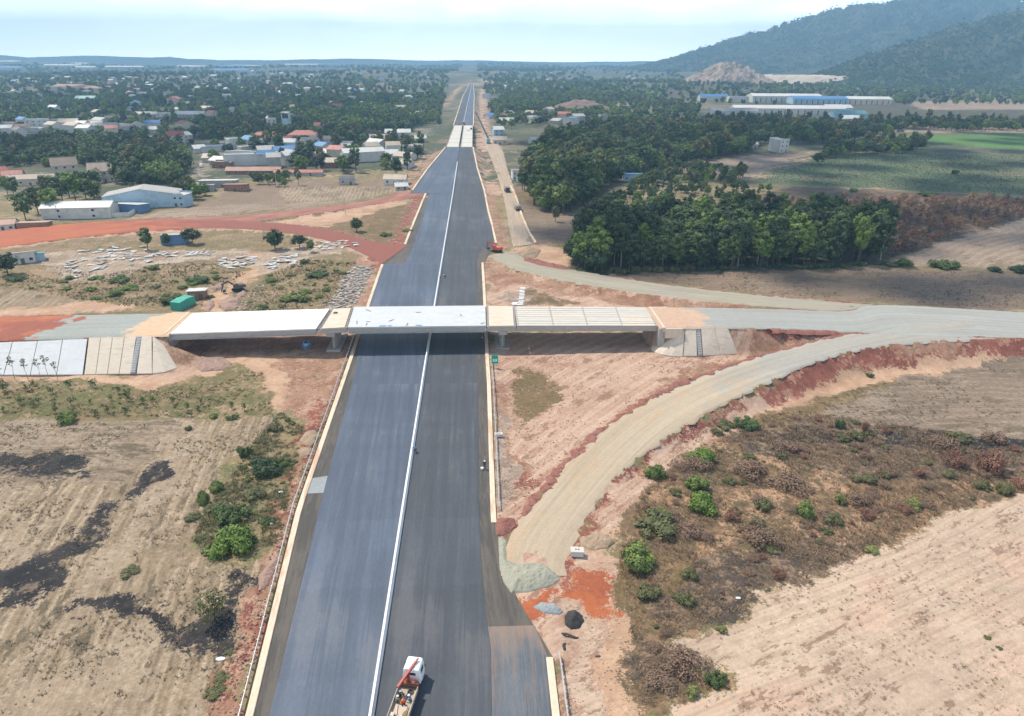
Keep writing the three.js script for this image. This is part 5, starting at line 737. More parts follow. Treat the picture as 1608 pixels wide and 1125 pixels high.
// village between the fields and the far wood
const villa2 = [
  [-150.49,-420, 20, 9, 3.6, 'shed', 'white', 'grey', 0.1, 'white roofed grey workshop beside the village street'], [-136.69,-407, 12, 8, 3, 'shed', 'rust', 'brick', 0.05, 'brick house with a rusty flat roof at the field edge'], [-152.96,-403, 10, 7, 3, 'shed', 'grey', 'grey', 0.2, 'grey roofed shed at the village street mouth'],
  [-258.78,-636, 13, 11, 8, 'gable', 'red', 'white', 0.5, 'tall white house with red roof above the flowering tree'], [-257.37,-651, 10, 9, 6, 'gable', 'white', 'white', 1.2, 'white gabled annex beside the tall red roofed house'], [-173.83,-497, 12, 9, 3.4, 'flat', 'grey', 'brick', 0, 'low house with grey flat roof on the village street'],
  [-186.16,-652, 26, 11, 5, 'hip', 'red', 'cream', 0.1, 'broad red hipped hall left of the pale tower'], [-154.07,-653, 26, 13, 6, 'hip', 'red', 'white', -0.1, 'broad red hipped hall right of the pale tower'], [-162.14,-751, 9, 8, 6, 'gable', 'red', 'white', 0.6, 'small red gabled house behind the red hall'],
  [-205.93,-743, 9, 8, 12, 'flat', 'white', 'white', 0.3, 'narrow white town house with a dark balcony'], [-178.18,-553, 22, 9, 3.6, 'shed', 'white', 'blue', 0.05, 'pale roofed workshop beside the village street'], [-158.69,-542, 20, 10, 4.5, 'flat', 'grey', 'blue', 0.05, 'blue grey walled workshop below the red hall'],
  [-144.37,-468, 34, 7, 2.8, 'gable', 'rust', 'brick', 0.02, 'long dark tiled roof at the edge of the field'], [-114.16,-460, 30, 5, 2.4, 'gable', 'red', 'grey', 0.03, 'long low red roof behind the field wall'], [-78.69,-429, 9, 6, 3.6, 'flat', 'grey', 'grey', 0.1, 'grey concrete hut under trees beyond the dry field'],
  [-49.63,-428, 13, 8, 3.4, 'gable', 'tan', 'white', -0.1, 'tan roofed house near the left bank of the highway'], [-44.85,-411, 7, 6, 2.4, 'gable', 'white', 'grey', 0.2, 'small pale roofed hut beside the tan roofed house'], [-98.89,-497, 18, 9, 4, 'gable', 'tan', 'brick', 0, 'pinkish house with a long tan roof among trees'],
  [-85.96,-654, 22, 10, 4, 'gable', 'tan', 'cream', 0.3, 'cream roofed house in trees left of the viaduct'], [-76.99,-703, 24, 10, 4, 'gable', 'white', 'white', 0.05, 'long white roofed house in trees left of the viaduct'], [-52.14,-654, 10, 8, 3.5, 'gable', 'white', 'cream', 0.2, 'small white roofed house close to the left viaduct bank'],
  [-345.25,-904, 34, 12, 5, 'gable', 'white', 'grey', 0.02, 'long white roofed hall in the town'], [-358.36,-859, 14, 12, 8, 'flat', 'white', 'white', 0.3, 'white two storey house with dark openings in the town'], [-405,-921, 26, 10, 4, 'gable', 'grey', 'grey', 0.1, 'long grey roof behind the white two storey house'],
  [-492,-1092, 13, 12, 7, 'hip', 'blue', 'white', 0.3, 'white house with a bright blue roof'], [-618,-1207, 30, 14, 6, 'gable', 'teal', 'teal', 0.05, 'long teal hall in the woods'], [-445,-764, 20, 14, 9, 'flat', 'white', 'white', 0.4, 'pale block of town houses among trees'], [-422,-779, 18, 12, 6, 'gable', 'tan', 'white', 0.2, 'tan roofed houses among trees'],
  [-841,-1590, 70, 24, 8, 'hip', 'rust', 'cream', 0.05, 'large orange roofed temple hall far off in the town'], [-774,-1540, 34, 20, 7, 'hip', 'rust', 'cream', 0.1, 'smaller orange roofed hall beside the temple hall'], [-466,-1168, 20, 14, 8, 'hip', 'red', 'cream', 0.1, 'dark red roofed house in the woods'], [-387.9,-612, 14, 10, 5, 'flat', 'blue', 'blue', 0.2, 'pale blue house at the edge of the green plantation'],
  [22.93,-447, 5, 8, 5.5, 'flat', 'grey', 'white', 0.1, 'narrow white walled house beside the service road'], [27.68,-440, 9, 7, 3.4, 'shed', 'tan', 'blue', 0.05, 'cream roofed blue house under trees by the service road'], [78.32,-442, 11, 8, 4, 'gable', 'white', 'blue', 0.1, 'blue and white house at the edge of the wood'], [95.02,-439, 12, 8, 4, 'shed', 'blue', 'blue', -0.1, 'blue roofed house at the edge of the wood'],
  [31.25,-830, 16, 10, 5, 'gable', 'white', 'cream', 0.1, 'pale house right of the highway beyond the crane'], [18.75,-711, 10, 10, 6, 'gable', 'white', 'blue', 0.2, 'white gabled house beside the viaduct crane'], [18.55,-640, 12, 10, 4, 'gable', 'tan', 'cream', 0, 'cream roofed shop in front of the viaduct crane'], [48.32,-641, 8, 6, 3.5, 'gable', 'white', 'white', 0.4, 'little white hut in the wood right of the viaduct'],
  [36.65,-371.31, 3.9, 3.2, 2.9, 'shed', 'white', 'white', 0.05, 'tiny white guard hut with a flat roof left of its twin'], [48.13,-371.19, 3.9, 3.2, 2.9, 'shed', 'white', 'white', -0.05, 'tiny white guard hut with a flat roof right of its twin'],
  [244.94,-584, 9, 13, 10, 'flat', 'white', 'white', 0.35, 'tall narrow white house alone at the fields'], [232.16,-610, 9, 7, 3.5, 'gable', 'white', 'white', 0, 'small white roofed house near the tall white house'],
];
for (const [x, z, w, d, h, roof, rc, wc, turn, label] of villa2) house({ x, z, w, d, h, roof, rc, wc, turn, label, rise: roof === 'shed' ? 0.7 : Math.min(4.5, d * 0.28), wins: h > 2.5 ? Math.max(2, Math.round(w / 4.5)) : 2, far: z < -1100 });
{ const t = thing('water_tower', 'pale square tower with a dark open top between red roofs', 'tower', -181.83,-707, 0); t.position.set(t.position.x, landH(t.position.x, t.position.y), t.position.y); keepOut.push([t.position.x, t.position.z, 7]); mesh('shaft', bx(7, 16, 6, 0, 8, 0), wallM(WC.blue), t); for (const s of [-3.2, 3.2]) mesh('corner_post', bx(0.7, 5, 6, s, 18.5, 0), wallM(WC.white), t); mesh('dark_opening', bx(5.6, 4.4, 5.2, 0, 18.2, 0), glassDark, t); mesh('roof', bx(7.6, 0.5, 6.6, 0, 21.2, 0), wallM(WC.white), t); }
// factories at the foot of the mountain
const works = [[331.38,-952, 60, 26, 8, 'gable', 'grey', 'white', 0.02, 'grey roofed factory hall left in the works'], [418,-988, 150, 26, 9, 'gable', 'white', 'white', -0.03, 'very long white factory hall with dark bays'], [472,-926, 40, 26, 7, 'gable', 'teal', 'blue', -0.1, 'blue green factory roof at the end of the works'], [500,-1015, 36, 22, 9, 'gable', 'white', 'white', -0.05, 'white factory end with a green panel'], [536,-1287, 120, 40, 11, 'gable', 'white', 'white', -0.06, 'wide pale factory roof behind the long hall'], [572,-1235, 90, 36, 9, 'gable', 'blue', 'blue', -0.1, 'bright blue factory roof behind the long hall'], [640,-1240, 110, 34, 9, 'gable', 'white', 'cream', -0.1, 'cream vaulted factory roof right of the blue one'], [411,-1317, 34, 16, 8, 'gable', 'blue', 'white', 0, 'blue roofed white factory block far left in the works'], [432,-1318, 26, 16, 8, 'gable', 'blue', 'white', 0.05, 'second blue roofed factory block in the works'], [452,-1281, 34, 16, 9, 'flat', 'white', 'white', 0, 'white boxy factory block behind the works wall'], [447,-869, 22, 12, 5, 'gable', 'white', 'white', 0, 'small pale roof before the works']];
for (const [x, z, w, d, h, roof, rc, wc, turn, label] of works) { const t = house({ name: 'factory', cat: 'factory', x, z, w, d, h, roof, rc, wc, turn, label, rise: 3.5, far: true }); if (w > 50) for (let i = 0; i < Math.round(w / 9); i++) mesh('bay_opening', bx(1.2, h * 0.72, 0.1, -w / 2 + 5 + i * 9, h * 0.42, d / 2 + 0.08), glassDark, t); }
// small far houses of the town and the villages beyond, each its own building
{
  const r = rng(404), kinds = [['white', 'white', 'far white roofed house among the trees of the town'], ['red', 'cream', 'far red roofed house among the trees of the town'], ['grey', 'grey', 'far grey roofed house among the trees of the town'], ['tan', 'white', 'far tan roofed house among the trees of the town'], ['blue', 'white', 'far blue roofed house among the trees of the town']];
  const zones = [[[[-540,-775],[-398.09,-745],[-265.49,-688],[-222,-784],[-107.33,-825],[-53.7,-1025],[-89.37,-1738],[-464,-2213],[-970,-2130],[-1340,-1970]], 130], [[[-234.8,-605],[-182.15,-637],[-100.96,-606],[-51.06,-573],[-49.08,-497],[-92.42,-497],[-135.42,-497],[-182.33,-497]], 36], [[[-435,-685],[-306.85,-704],[-287.63,-748],[-430,-808],[-499,-791]], 26], [[[-1564,-2389],[-1010,-3046],[-192.61,-3257],[-97.08,-2274],[-558,-1907],[-1196,-1819]], 40], [[[9.55,-1251],[569,-2015],[865,-3285],[24.54,-3085]], 36], [[[11.03,-693],[67.73,-792],[189.94,-878],[128.18,-998],[15.61,-970]], 12]];
  for (const [poly, n] of zones) {
    let x0 = 1e9, x1 = -1e9, z0 = 1e9, z1 = -1e9; for (const [x, z] of poly) { x0 = Math.min(x0, x); x1 = Math.max(x1, x); z0 = Math.min(z0, z); z1 = Math.max(z1, z); }
    for (let i = 0, tries = 0; i < n && tries < n * 30; tries++) {
      const x = lerp(x0, x1, r()), z = lerp(z0, z1, r()); if (!inside(poly, x, z) || onRoad(x, z, 8) || !free(x, z, 6)) continue;
      const k = kinds[[0, 0, 0, 1, 2, 2, 3, 3, 4][Math.floor(r() * 9)]], big = r() < 0.08 ? 1.6 : 0.85; i++;
      house({ name: 'far_house', x, z, w: (10 + r() * 9) * big, d: 8 + r() * 6, h: 3.6 + (r() < 0.45 ? 3.4 : 0), rise: 2.4, roof: r() < 0.75 ? 'gable' : 'flat', turn: (r() - 0.5) * 1.6, rc: k[0], wc: k[1], label: k[2], far: true, group: 'far houses of the town' });
    }
  }
  for (let i = 0; i < 22; i++) { const z = -3300 - r() * 1500, x = lerp(-2700, -900, r()); house({ name: 'far_factory', cat: 'factory', x, z, w: 80 + r() * 120, d: 50, h: 12, rise: 5, rc: r() < 0.8 ? 'white' : 'blue', wc: 'white', turn: (r() - 0.5) * 0.3, far: true, label: 'very distant long white factory roof on the plain', group: 'distant factory roofs' }); }
}

// ---------- trees ----------
const pl = K.plantation.map((s, i) => plantThing('plantation_tree', s, i === 2 ? barkPale : barkDark, ['dark low branched tree in the plantation beyond the brown field', 'tall mid green tree in the plantation beyond the brown field', 'tall pale stemmed tree in the plantation beyond the brown field', 'shorter leafy tree in the plantation beyond the brown field', 'light crowned tree in the plantation beyond the brown field'][i], 'tree', 'trees of the dark plantation'));
{
  const poly = [[34.8,-241.51],[46.64,-239.62],[102.78,-241.61],[127.66,-244.42],[152.3,-249.09],[173.16,-289.16],[165.84,-301.26],[125.8,-301.95],[68.59,-300.48],[51.68,-291.36],[39.85,-270.24]]; let n = 0;
  for (const [x, z, a, b] of scatter(poly, 4.7, 71)) if (free(x, z)) { const q = hsh(Math.round(x * 10), Math.round(z * 10)); if (n < 298) put(pl[Math.floor(a * 5)], x, z, b * 6.28, [0.8 + b * 0.5, 0.72 + q * 0.42, 0.8 + b * 0.5]); n++; }
 
}
const wood = [];                                      // [x, z, random, random, kind, scale]
const add = (poly, gap, seed, kind, s0, s1, keep, margin) => { for (const [x, z, a, b] of scatter(poly, gap, seed, keep, margin)) if (free(x, z, 1)) wood.push([x, z, a, b, kind, lerp(s0, s1, b)]); };
const patchy = (s, lo, hi, ox = 0) => (x, z) => sst(lo, hi, smp(T1, x / s + ox, z / s));
add([[27.49,-348.04],[23.57,-402],[37.82,-536],[67.9,-656],[138.07,-758],[222.07,-747],[265.28,-692],[219.6,-575],[151.18,-516],[95.85,-460],[66.06,-402],[54.5,-347.69],[39.35,-340.18]], 6.2, 81, 'broad', 0.9, 1.5, (x, z) => 0.92);
add([[52.29,-332.59],[62.45,-367.51],[91.57,-410],[155.04,-414],[169.09,-401],[141.48,-370.18],[131.26,-324.28],[73.77,-325.15]], 5, 82, 'broad', 0.3, 0.62, 0.5);
add([[148.1,-497],[182.51,-473],[160.13,-423],[91.57,-410],[93.3,-447]], 6, 83, 'broad', 0.5, 0.85, 0.6);
add([[232.2,-497],[282.76,-576],[383.01,-661],[407,-640],[357.37,-576],[288.83,-556]], 7, 84, 'broad', 0.7, 1.1, 0.85);
add([[182.81,-592],[254.16,-638],[313.65,-629],[456,-766],[585,-762],[799,-767],[917,-884],[643,-840],[500,-870],[410,-802],[347.62,-883],[276.12,-881]], 9, 85, 'broad', 0.8, 1.3, (x, z) => 0.75 * patchy(260, 0.3, 0.5)(x, z) + 0.1);
add([[34.35,-241.52],[35.19,-267.37],[44.42,-288.1],[50.23,-282.49],[42.22,-240.53]], 5, 86, 'broad', 0.7, 1.1, 0.8);
add([[-217.54,-436],[-193.77,-404],[-175.8,-425],[-195.05,-497],[-222.81,-535],[-246.96,-518]], 8, 87, 'broad', 1.1, 1.5, 0.9);
add([[-169.81,-375.29],[-142.25,-380.35],[-149.8,-407],[-177.21,-412]], 7, 88, 'broad', 0.7, 1.05, 0.75);
add([[-133.54,-424],[-102.8,-411],[-108.99,-438],[-140.38,-448]], 6, 89, 'broad', 0.5, 0.8, 0.6);
add([[-182.33,-497],[-115.99,-468],[-45.73,-460],[-42.08,-573],[-62.07,-639],[-137.82,-690],[-202.29,-785],[-280.72,-782]], 8, 90, 'broad', 0.7, 1.35, (x, z) => 0.85 * patchy(200, 0.25, 0.5)(x, z) + 0.12);
add([[-370.04,-497],[-295.75,-497],[-237.24,-497],[-203.07,-518],[-239.88,-605],[-373.01,-635],[-466,-633]], 7, 91, 'broad', 0.6, 1.05, 0.92);
add([[-436,-570],[-234.8,-605],[-242.51,-688],[-498,-1414],[-1014,-1368]], 10.5, 92, 'low', 0.55, 1.05, (x, z) => 0.34 + 0.6 * patchy(330, 0.42, 0.6)(x, z));
add([[-248.26,-688],[-181.15,-751],[-43.41,-819],[-62.81,-1453],[-498,-1414]], 10, 93, 'low', 0.55, 1.05, (x, z) => 0.36 + 0.6 * patchy(300, 0.42, 0.58)(x, z));
add([[-181.15,-751],[-70.72,-734],[-50.82,-968],[-99.86,-1160],[-207.09,-1055],[-231.69,-846]], 8, 94, 'low', 0.8, 1.15, 0.95);
add([[25.19,-756],[92.77,-832],[245.42,-828],[336.41,-1111],[317.93,-1487],[65.56,-1569],[12.96,-1093]], 10, 95, 'low', 0.6, 1.1, (x, z) => 0.2 + 0.75 * patchy(340, 0.4, 0.56)(x, z));
add([[-1034,-1324],[-62.81,-1453],[-92.17,-2398],[-1644,-2124]], 19, 96, 'low', 0.7, 1.4, (x, z) => 0.2 + 0.6 * patchy(700, 0.38, 0.6)(x, z));
add([[-1608,-2076],[-89.81,-2335],[-99.94,-5859],[-3286,-4276]], 40, 97, 'low', 1.1, 2.0, (x, z) => 0.08 + 0.6 * patchy(2400, 0.4, 0.6)(x, z));
add([[11.26,-1459],[369.86,-1189],[927,-1224],[1280,-1245],[2018,-1981],[761,-2548],[19.08,-2417]], 19, 98, 'low', 0.7, 1.3, (x, z) => 0.22 + 0.6 * patchy(620, 0.38, 0.58)(x, z), 8);
add([[-1.3,-2350],[717,-2473],[1716,-6761],[-1.9,-5908]], 40, 99, 'low', 1.1, 2.0, (x, z) => 0.08 + 0.6 * patchy(2400, 0.4, 0.6, 0.4)(x, z));
add([[-219.2,-329.54],[-202.06,-329.28],[-163.26,-319.37],[-191.14,-309.76],[-196.74,-292.54]], 9, 100, 'slim', 0.6, 0.9, 0.25);
wood.sort((a, b) => b[1] - a[1]);
const groups = { broad: 'leafy trees round the village and the woods', slim: 'slim trees', low: 'far trees' };
const br3 = K.broad.map((s, i) => plantThing('broadleaf_tree', s, barkDark, ['dense dark green tree at the edge of the nearer woods', 'mid green leafy tree at the edge of the nearer woods', 'rounded light green tree at the edge of the nearer woods', 'deep green spreading tree at the edge of the nearer woods', 'loose mid green tree at the edge of the nearer woods', 'dusty yellowish green tree at the edge of the nearer woods', 'tall narrow green tree at the edge of the nearer woods', 'sparse olive tree at the edge of the nearer woods', 'low spreading light green tree at the edge of the nearer woods'][i], 'tree', 'leafy trees of the nearer woods'));
{
  const lots = {}; let n = 0;
  for (const [x, z, a, b, kind, s] of wood) {
    const i = Math.min(K[kind].length - 1, Math.floor(a * a * 0.999 * 0 + a * K[kind].length));
    if (kind === 'broad' && n < 290) { put(br3[i], x, z, b * 6.28, [s, s * (0.9 + a * 0.3), s]); n++; continue; }
    (lots[kind + i] ??= { kind, i, at: [] }).at.push([x, z, b, s, a]);
  }
  const m = new THREE.Matrix4(), q = new THREE.Quaternion(), up = new THREE.Vector3(0, 1, 0), tint = new THREE.Color();
  for (const { kind, i, at } of Object.values(lots)) {
    const s = K[kind][i], tr = s.trunk.clone(), c = new Float32Array(tr.attributes.position.count * 3).fill(0.08); tr.setAttribute('color', new THREE.BufferAttribute(c, 3)); tr.deleteAttribute('uv');
    const cr = s.crown.toNonIndexed(), g = mergeGeometries([cr, tr]), im = new THREE.InstancedMesh(g, leafMat, at.length); im.name = numbered('woodland'); im.userData.kind = 'stuff';
    at.forEach(([x, z, b, sc, a], k) => { q.setFromAxisAngle(up, b * 6.28); m.compose(new THREE.Vector3(x, landH(x, z) - 0.2, z), q, new THREE.Vector3(sc, Math.min(sc, 1.5) * (0.85 + 0.35 * a), sc)); im.setMatrixAt(k, m); { const t = hsh(k, 77); tint.setRGB(0.65 + 0.75 * t, 0.72 + 0.5 * t, 0.7 + 0.5 * b); }; im.setColorAt(k, tint); });
    scene.add(im);
  }
 
}
{ // forest on the slopes of the mountain
  const r = rng(606), g0 = K.low[0].crown.toNonIndexed(), m = new THREE.Matrix4(), q = new THREE.Quaternion(), up = new THREE.Vector3(0, 1, 0), tint = new THREE.Color(), at = [];
  for (let i = 0; i < 76000; i++) { const front = i % 2, x = front ? lerp(850, 2700, r()) : lerp(820, 3900, r()), z = front ? lerp(-2850, -1750, r()) : lerp(-4650, -3300, r()), h = (front ? frontH : backH)(x, z) - 6, k = r(), b = r(); if (h > 4 && k < 0.25 + 0.75 * sst(0.35, 0.6, smp(T1, x / 520, z / 520))) at.push([x, h - 1, z, 0.75 + b * 0.5, b]); }
  const small = foliage(999, [[0, 2.4, 0, 2.6], [1.6, 3.4, 0.8, 2.2], [-1.4, 3.0, -1.2, 2.1], [0.2, 4.4, -0.3, 1.8]], 26, 2.2, greens.mid), im = new THREE.InstancedMesh(small.toNonIndexed(), leafMat, at.length); im.name = 'mountain_forest'; im.userData.kind = 'stuff';
  at.forEach(([x, y, z, s, b], k) => { q.setFromAxisAngle(up, b * 40); m.compose(new THREE.Vector3(x, y, z), q, new THREE.Vector3(s * 1.4, s, s * 1.4)); im.setMatrixAt(k, m); const pn = smp(T1, x / 600, z / 600); tint.setRGB(0.8 + 0.5 * pn, 0.8 + 0.4 * pn, 0.85 + 0.3 * pn); im.setColorAt(k, tint); });
  scene.add(im);
}
// burnt young plantation: brown and orange saplings
{ const d = K.dead.map((s, i) => plantThing('scorched_tree', s, barkBlack, ['reddish scorched young tree in the burnt plantation', 'brown scorched young tree in the burnt plantation', 'orange brown scorched young tree in the burnt plantation'][i], 'tree', 'scorched trees of the burnt plantation'));
  let n = 0; for (const [x, z, a, b] of scatter([[144.06,-377.44],[187.55,-413],[299.47,-375.86],[341.31,-364.4],[269.02,-329.48],[204.31,-288.59],[168.97,-261.71],[158.76,-258.1],[188.07,-316.5],[138.15,-334.31]], 5.6, 111, 0.9)) if (n < 290) { put(d[Math.floor(a * 3)], x, z, b * 6.28, [0.9 + b * 0.6, 0.5 + a * 0.4 + b * 0.25, 0.9 + b * 0.6]); n++; } }
// single trees and bushes, each where it stands: [x, z, width in metres, height factor]
function bush(kind, x, z, w, hf, label, i = 0) { const arr = B[kind]; const c = put(plantThing('bush', arr[i % arr.length], barkDark, label, 'bush'), x, z, (x * 7 + z * 3) % 6.28, [w / 2, w / 2 * hf, w / 2]); return c; }
bush('bright', -38.39,-90.02, 7.6, 1.15, 'large bright green bush on the sand left of the guardrail', 0);
bush('dark', -40.29,-111.95, 6.8, 0.95, 'wide dark green bush above the bright green one'); bush('mid', -41.6,-97.66, 6.2, 0.9, 'mid green bush behind the large bright green bush'); bush('mid', -47.66,-102.57, 2.9, 2.1, 'upright green bush at the edge of the tan field', 1); bush('mid', -45.44,-117.98, 3, 1.7, 'small upright green bush behind the dark bush'); bush('olive', -39.39,-104.36, 4.4, 0.8, 'olive bush between the dark and bright green bushes'); bush('mid', -46.88,-106.59, 3.4, 1.2, 'loose green bush uphill of the upright bush', 1); bush('olive', -48.08,-97.89, 3, 0.7, 'low olive scrub at the field edge', 1); bush('mid', -35.17,-96.05, 2.6, 0.9, 'little green bush beside the white litter'); bush('olive', -52.13,-85.1, 3.4, 0.45, 'low green tuft alone on the tan field'); bush('mid', -86.49,-133.18, 5.2, 1.1, 'round dark bush on the green strip of the orchard', 1); bush('olive', -42.53,-127.89, 3.6, 0.9, 'olive bush at the corner of the sand field'); bush('mid', -52.43,-132.9, 2.6, 0.8, 'green tuft on the orchard strip'); bush('mid', -56.72,-133.89, 2.4, 0.8, 'second green tuft on the orchard strip', 1); bush('olive', -59.98,-128.47, 1.8, 1.2, 'little bush at the sand field border'); bush('olive', -32.7,-69.21, 1.6, 0.5, 'small weed beside the burnt ground'); bush('olive', -32.53,-62.82, 3, 0.4, 'grass clump along the red verge', 1); bush('olive', -32.57,-65.18, 2.4, 0.4, 'second grass clump along the red verge');
{ const t = put(plantThing('small_tree', treeOf(301, { clumps: 12, rx: 1.5, y0: 1.6, y1: 3.9, cr: 0.8, n: 700, size: 0.3, cols: greens.olive, tr: 0.11, limbs: 7, bare: 1 }), barkBlack, 'thin olive leafed tree standing in burnt black ground', 'tree'), -36.48,-74.67, 1, 1.15); }
bush('bright', 23.12,-84.15, 7.4, 1.0, 'large bright green bush beside the red soil patch', 1); bush('bright', 42.03,-112.66, 5.8, 1.05, 'bright green bush nearest the ramp bank'); bush('brown', 40.4,-110.46, 6.6, 0.7, 'dry brown undergrowth below the bright bush', 0); bush('mid', 31.26,-107.33, 4.6, 1.3, 'pointed olive green bush below the ramp bank', 1); bush('bright', 37.87,-103.4, 5.2, 1.1, 'upper of two joined bright green bushes', 1); bush('bright', 36.87,-97.69, 5.8, 1.15, 'lower of two joined bright green bushes'); bush('bright', 53.89,-95.27, 4.4, 1.5, 'bright green bush with a dark shadow in the dry brush', 1); bush('mid', 54.87,-125.19, 5.4, 0.95, 'dark green bush at the field corner'); bush('olive', 50.55,-125.87, 5, 0.6, 'olive scrub beside the dark green bush'); bush('brown', 49.56,-108.39, 7.6, 0.75, 'wide brown bush with a green tip', 1); bush('olive', 51.09,-113.27, 3.2, 0.7, 'green topped tuft in the wide brown bush'); bush('brown', 43.54,-89.05, 7, 0.8, 'brown bush with a green tip in the dry brush'); bush('olive', 44.94,-92.81, 3.4, 0.8, 'green tip of a brown bush'); bush('olive', 28.34,-91.73, 8.2, 0.6, 'broad olive brush beside the sand track', 1); bush('brown', 33.35,-91.05, 6, 0.6, 'brown brush beside the broad olive brush', 1); bush('bright', 29.89,-95.08, 3.2, 0.7, 'green sprig on the broad olive brush'); bush('brown', 54.92,-104.01, 8, 0.6, 'broad pinkish brown bush'); bush('yellow', 61.63,-98.86, 2.6, 1.5, 'upright yellow green bush'); bush('brown', 65.06,-98.74, 5.4, 0.75, 'brown bush beside the yellow green one', 1); bush('yellow', 73.94,-97.1, 3.4, 1.0, 'yellow green bush with a dark foot'); bush('red', 71.46,-95.72, 2.8, 0.9, 'rusty bush at the foot of the yellow green one'); bush('red', 89.06,-109.22, 4.8, 1.3, 'dull red bush on burnt ground'); bush('red', 94.38,-107.27, 5.8, 1.35, 'larger dull red bush on burnt ground'); bush('brown', 91.36,-116.19, 7, 0.8, 'dark brown scrub at the burnt strip'); bush('brown', 102.58,-118.32, 6, 0.8, 'dark scrub behind the red bushes', 1); bush('olive', 96.72,-119.03, 5, 0.7, 'olive scrub behind the red bushes'); bush('mid', 73.83,-124.01, 2.2, 2.4, 'slim upright green bush at the furrowed field'); bush('red', 78.04,-122.27, 1.6, 3.2, 'slim upright rusty bush at the furrowed field'); bush('olive', 91.98,-100.29, 3.6, 1.3, 'olive bush near the pale sand'); bush('red', 96.05,-101.55, 4.5, 0.9, 'rusty bush near the pale sand'); bush('yellow', 31.79,-70.56, 1.8, 1.0, 'little yellow green tuft on pale sand'); bush('mid', 28.39,-62.03, 2.9, 1.3, 'green bush at the tip of the brush strip'); bush('yellow', 25.04,-60.56, 2.2, 1.2, 'yellow green bush at the tip of the brush strip'); bush('brown', 25.15,-64.91, 6, 0.7, 'brown brush at the tip of the strip', 1); bush('brown', 21.35,-62.59, 5, 0.5, 'low brown brush beside the sand heap'); bush('olive', 44.66,-86.65, 2.6, 0.5, 'grass tuft between the brown bushes'); bush('yellow', 60.45,-85.76, 2.8, 0.5, 'yellow tuft at the sand border'); bush('olive', 66.09,-67.22, 1.2, 0.5, 'green weed on the pale sand'); bush('olive', 66.52,-65.37, 0.9, 0.5, 'smaller green weed on the pale sand'); bush('brown', 58.68,-116.09, 6.5, 0.6, 'brown scrub on the burnt ground', 1); bush('brown', 74.98,-107.51, 4.5, 0.7, 'reddish brown scrub on the burnt ground'); bush('mid', 93.18,-148.47, 1.8, 1.4, 'tiny bush alone beside the pale bank');
const mango = plantThing('round_tree', K.broad[0], barkDark, '', 'tree');
const lone = (kind, i, x, z, sx, sy, label, bark = barkDark) => put(plantThing('lone_tree', K[kind][i], bark, label, 'tree'), x, z, (x * 3) % 6, [sx, sy, sx]);
lone('broad', 0, -80.69,-274.64, 0.95, 0.85, 'round dark mango tree beside the scattered slabs'); lone('broad', 3, -71.69,-276.47, 0.66, 0.62, 'smaller round dark tree beside the scattered slabs'); lone('broad', 1, -53.61,-305, 0.75, 0.62, 'round green tree between the red road and the track'); lone('broad', 4, -129.4,-273.63, 0.85, 0.78, 'grey green tree among scattered slabs'); lone('broad', 3, -115.97,-283.52, 0.75, 0.75, 'dark tree behind the blue shed'); lone('broad', 1, -125.29,-281.61, 0.5, 0.5, 'small tree in front of the blue shed'); lone('slim', 0, -65.88,-270.4, 0.75, 0.6, 'small dark tree at the end of the slab rows'); lone('broad', 0, -163.07,-241.28, 0.9, 0.8, 'dark tree beside the cream roofed hut'); lone('broad', 0, 34.47,-251.66, 1.05, 1.0, 'dark round tree at the near corner of the plantation'); lone('broad', 3, 37.78,-244.74, 1.1, 0.9, 'broad dark tree beside the wooden fence of the plantation'); lone('broad', 0, 41.2,-241.36, 0.9, 0.9, 'lower dark tree behind the wooden fence'); lone('slim', 1, 34.96,-321.59, 1.0, 1.0, 'thin dark tree on the bare lot'); lone('broad', 3, 50.24,-318.65, 0.9, 1.0, 'dark tree at the corner of the bare lot');
for (const [x, z, s, i, l] of [[-207.78,-329.37, 1.5, 0, 'tall olive crowned tree left in the row before the white shed'], [-210.07,-343.59, 1.6, 1, 'tall olive tree second in the row before the white shed'], [-201.72,-339.1, 1.5, 2, 'tall light green tree in the row before the white shed'], [-213.14,-370.58, 1.6, 0, 'tall green tree behind the white shed'], [-209.43,-375.72, 1.7, 2, 'leafy light tree behind the white shed'], [-206.6,-381.01, 1.7, 0, 'darker leafy tree behind the white shed'], [-204.6,-388.3, 1.6, 0, 'last leafy tree of the row behind the white shed'], [-254.57,-394.42, 1.2, 2, 'small crowned street tree by the red roofs'], [-247.87,-388.71, 1.2, 0, 'second small crowned street tree by the red roofs'], [-226.25,-381.21, 1.5, 1, 'olive tree standing before the long brown roof'], [-219.28,-388.44, 1.5, 2, 'light green tree before the brown villa'], [-197.16,-370.4, 1.4, 0, 'green tree beside the blue lean-to']]) lone('slim', i, x, z, s * 1.25, s * 1.1, l);
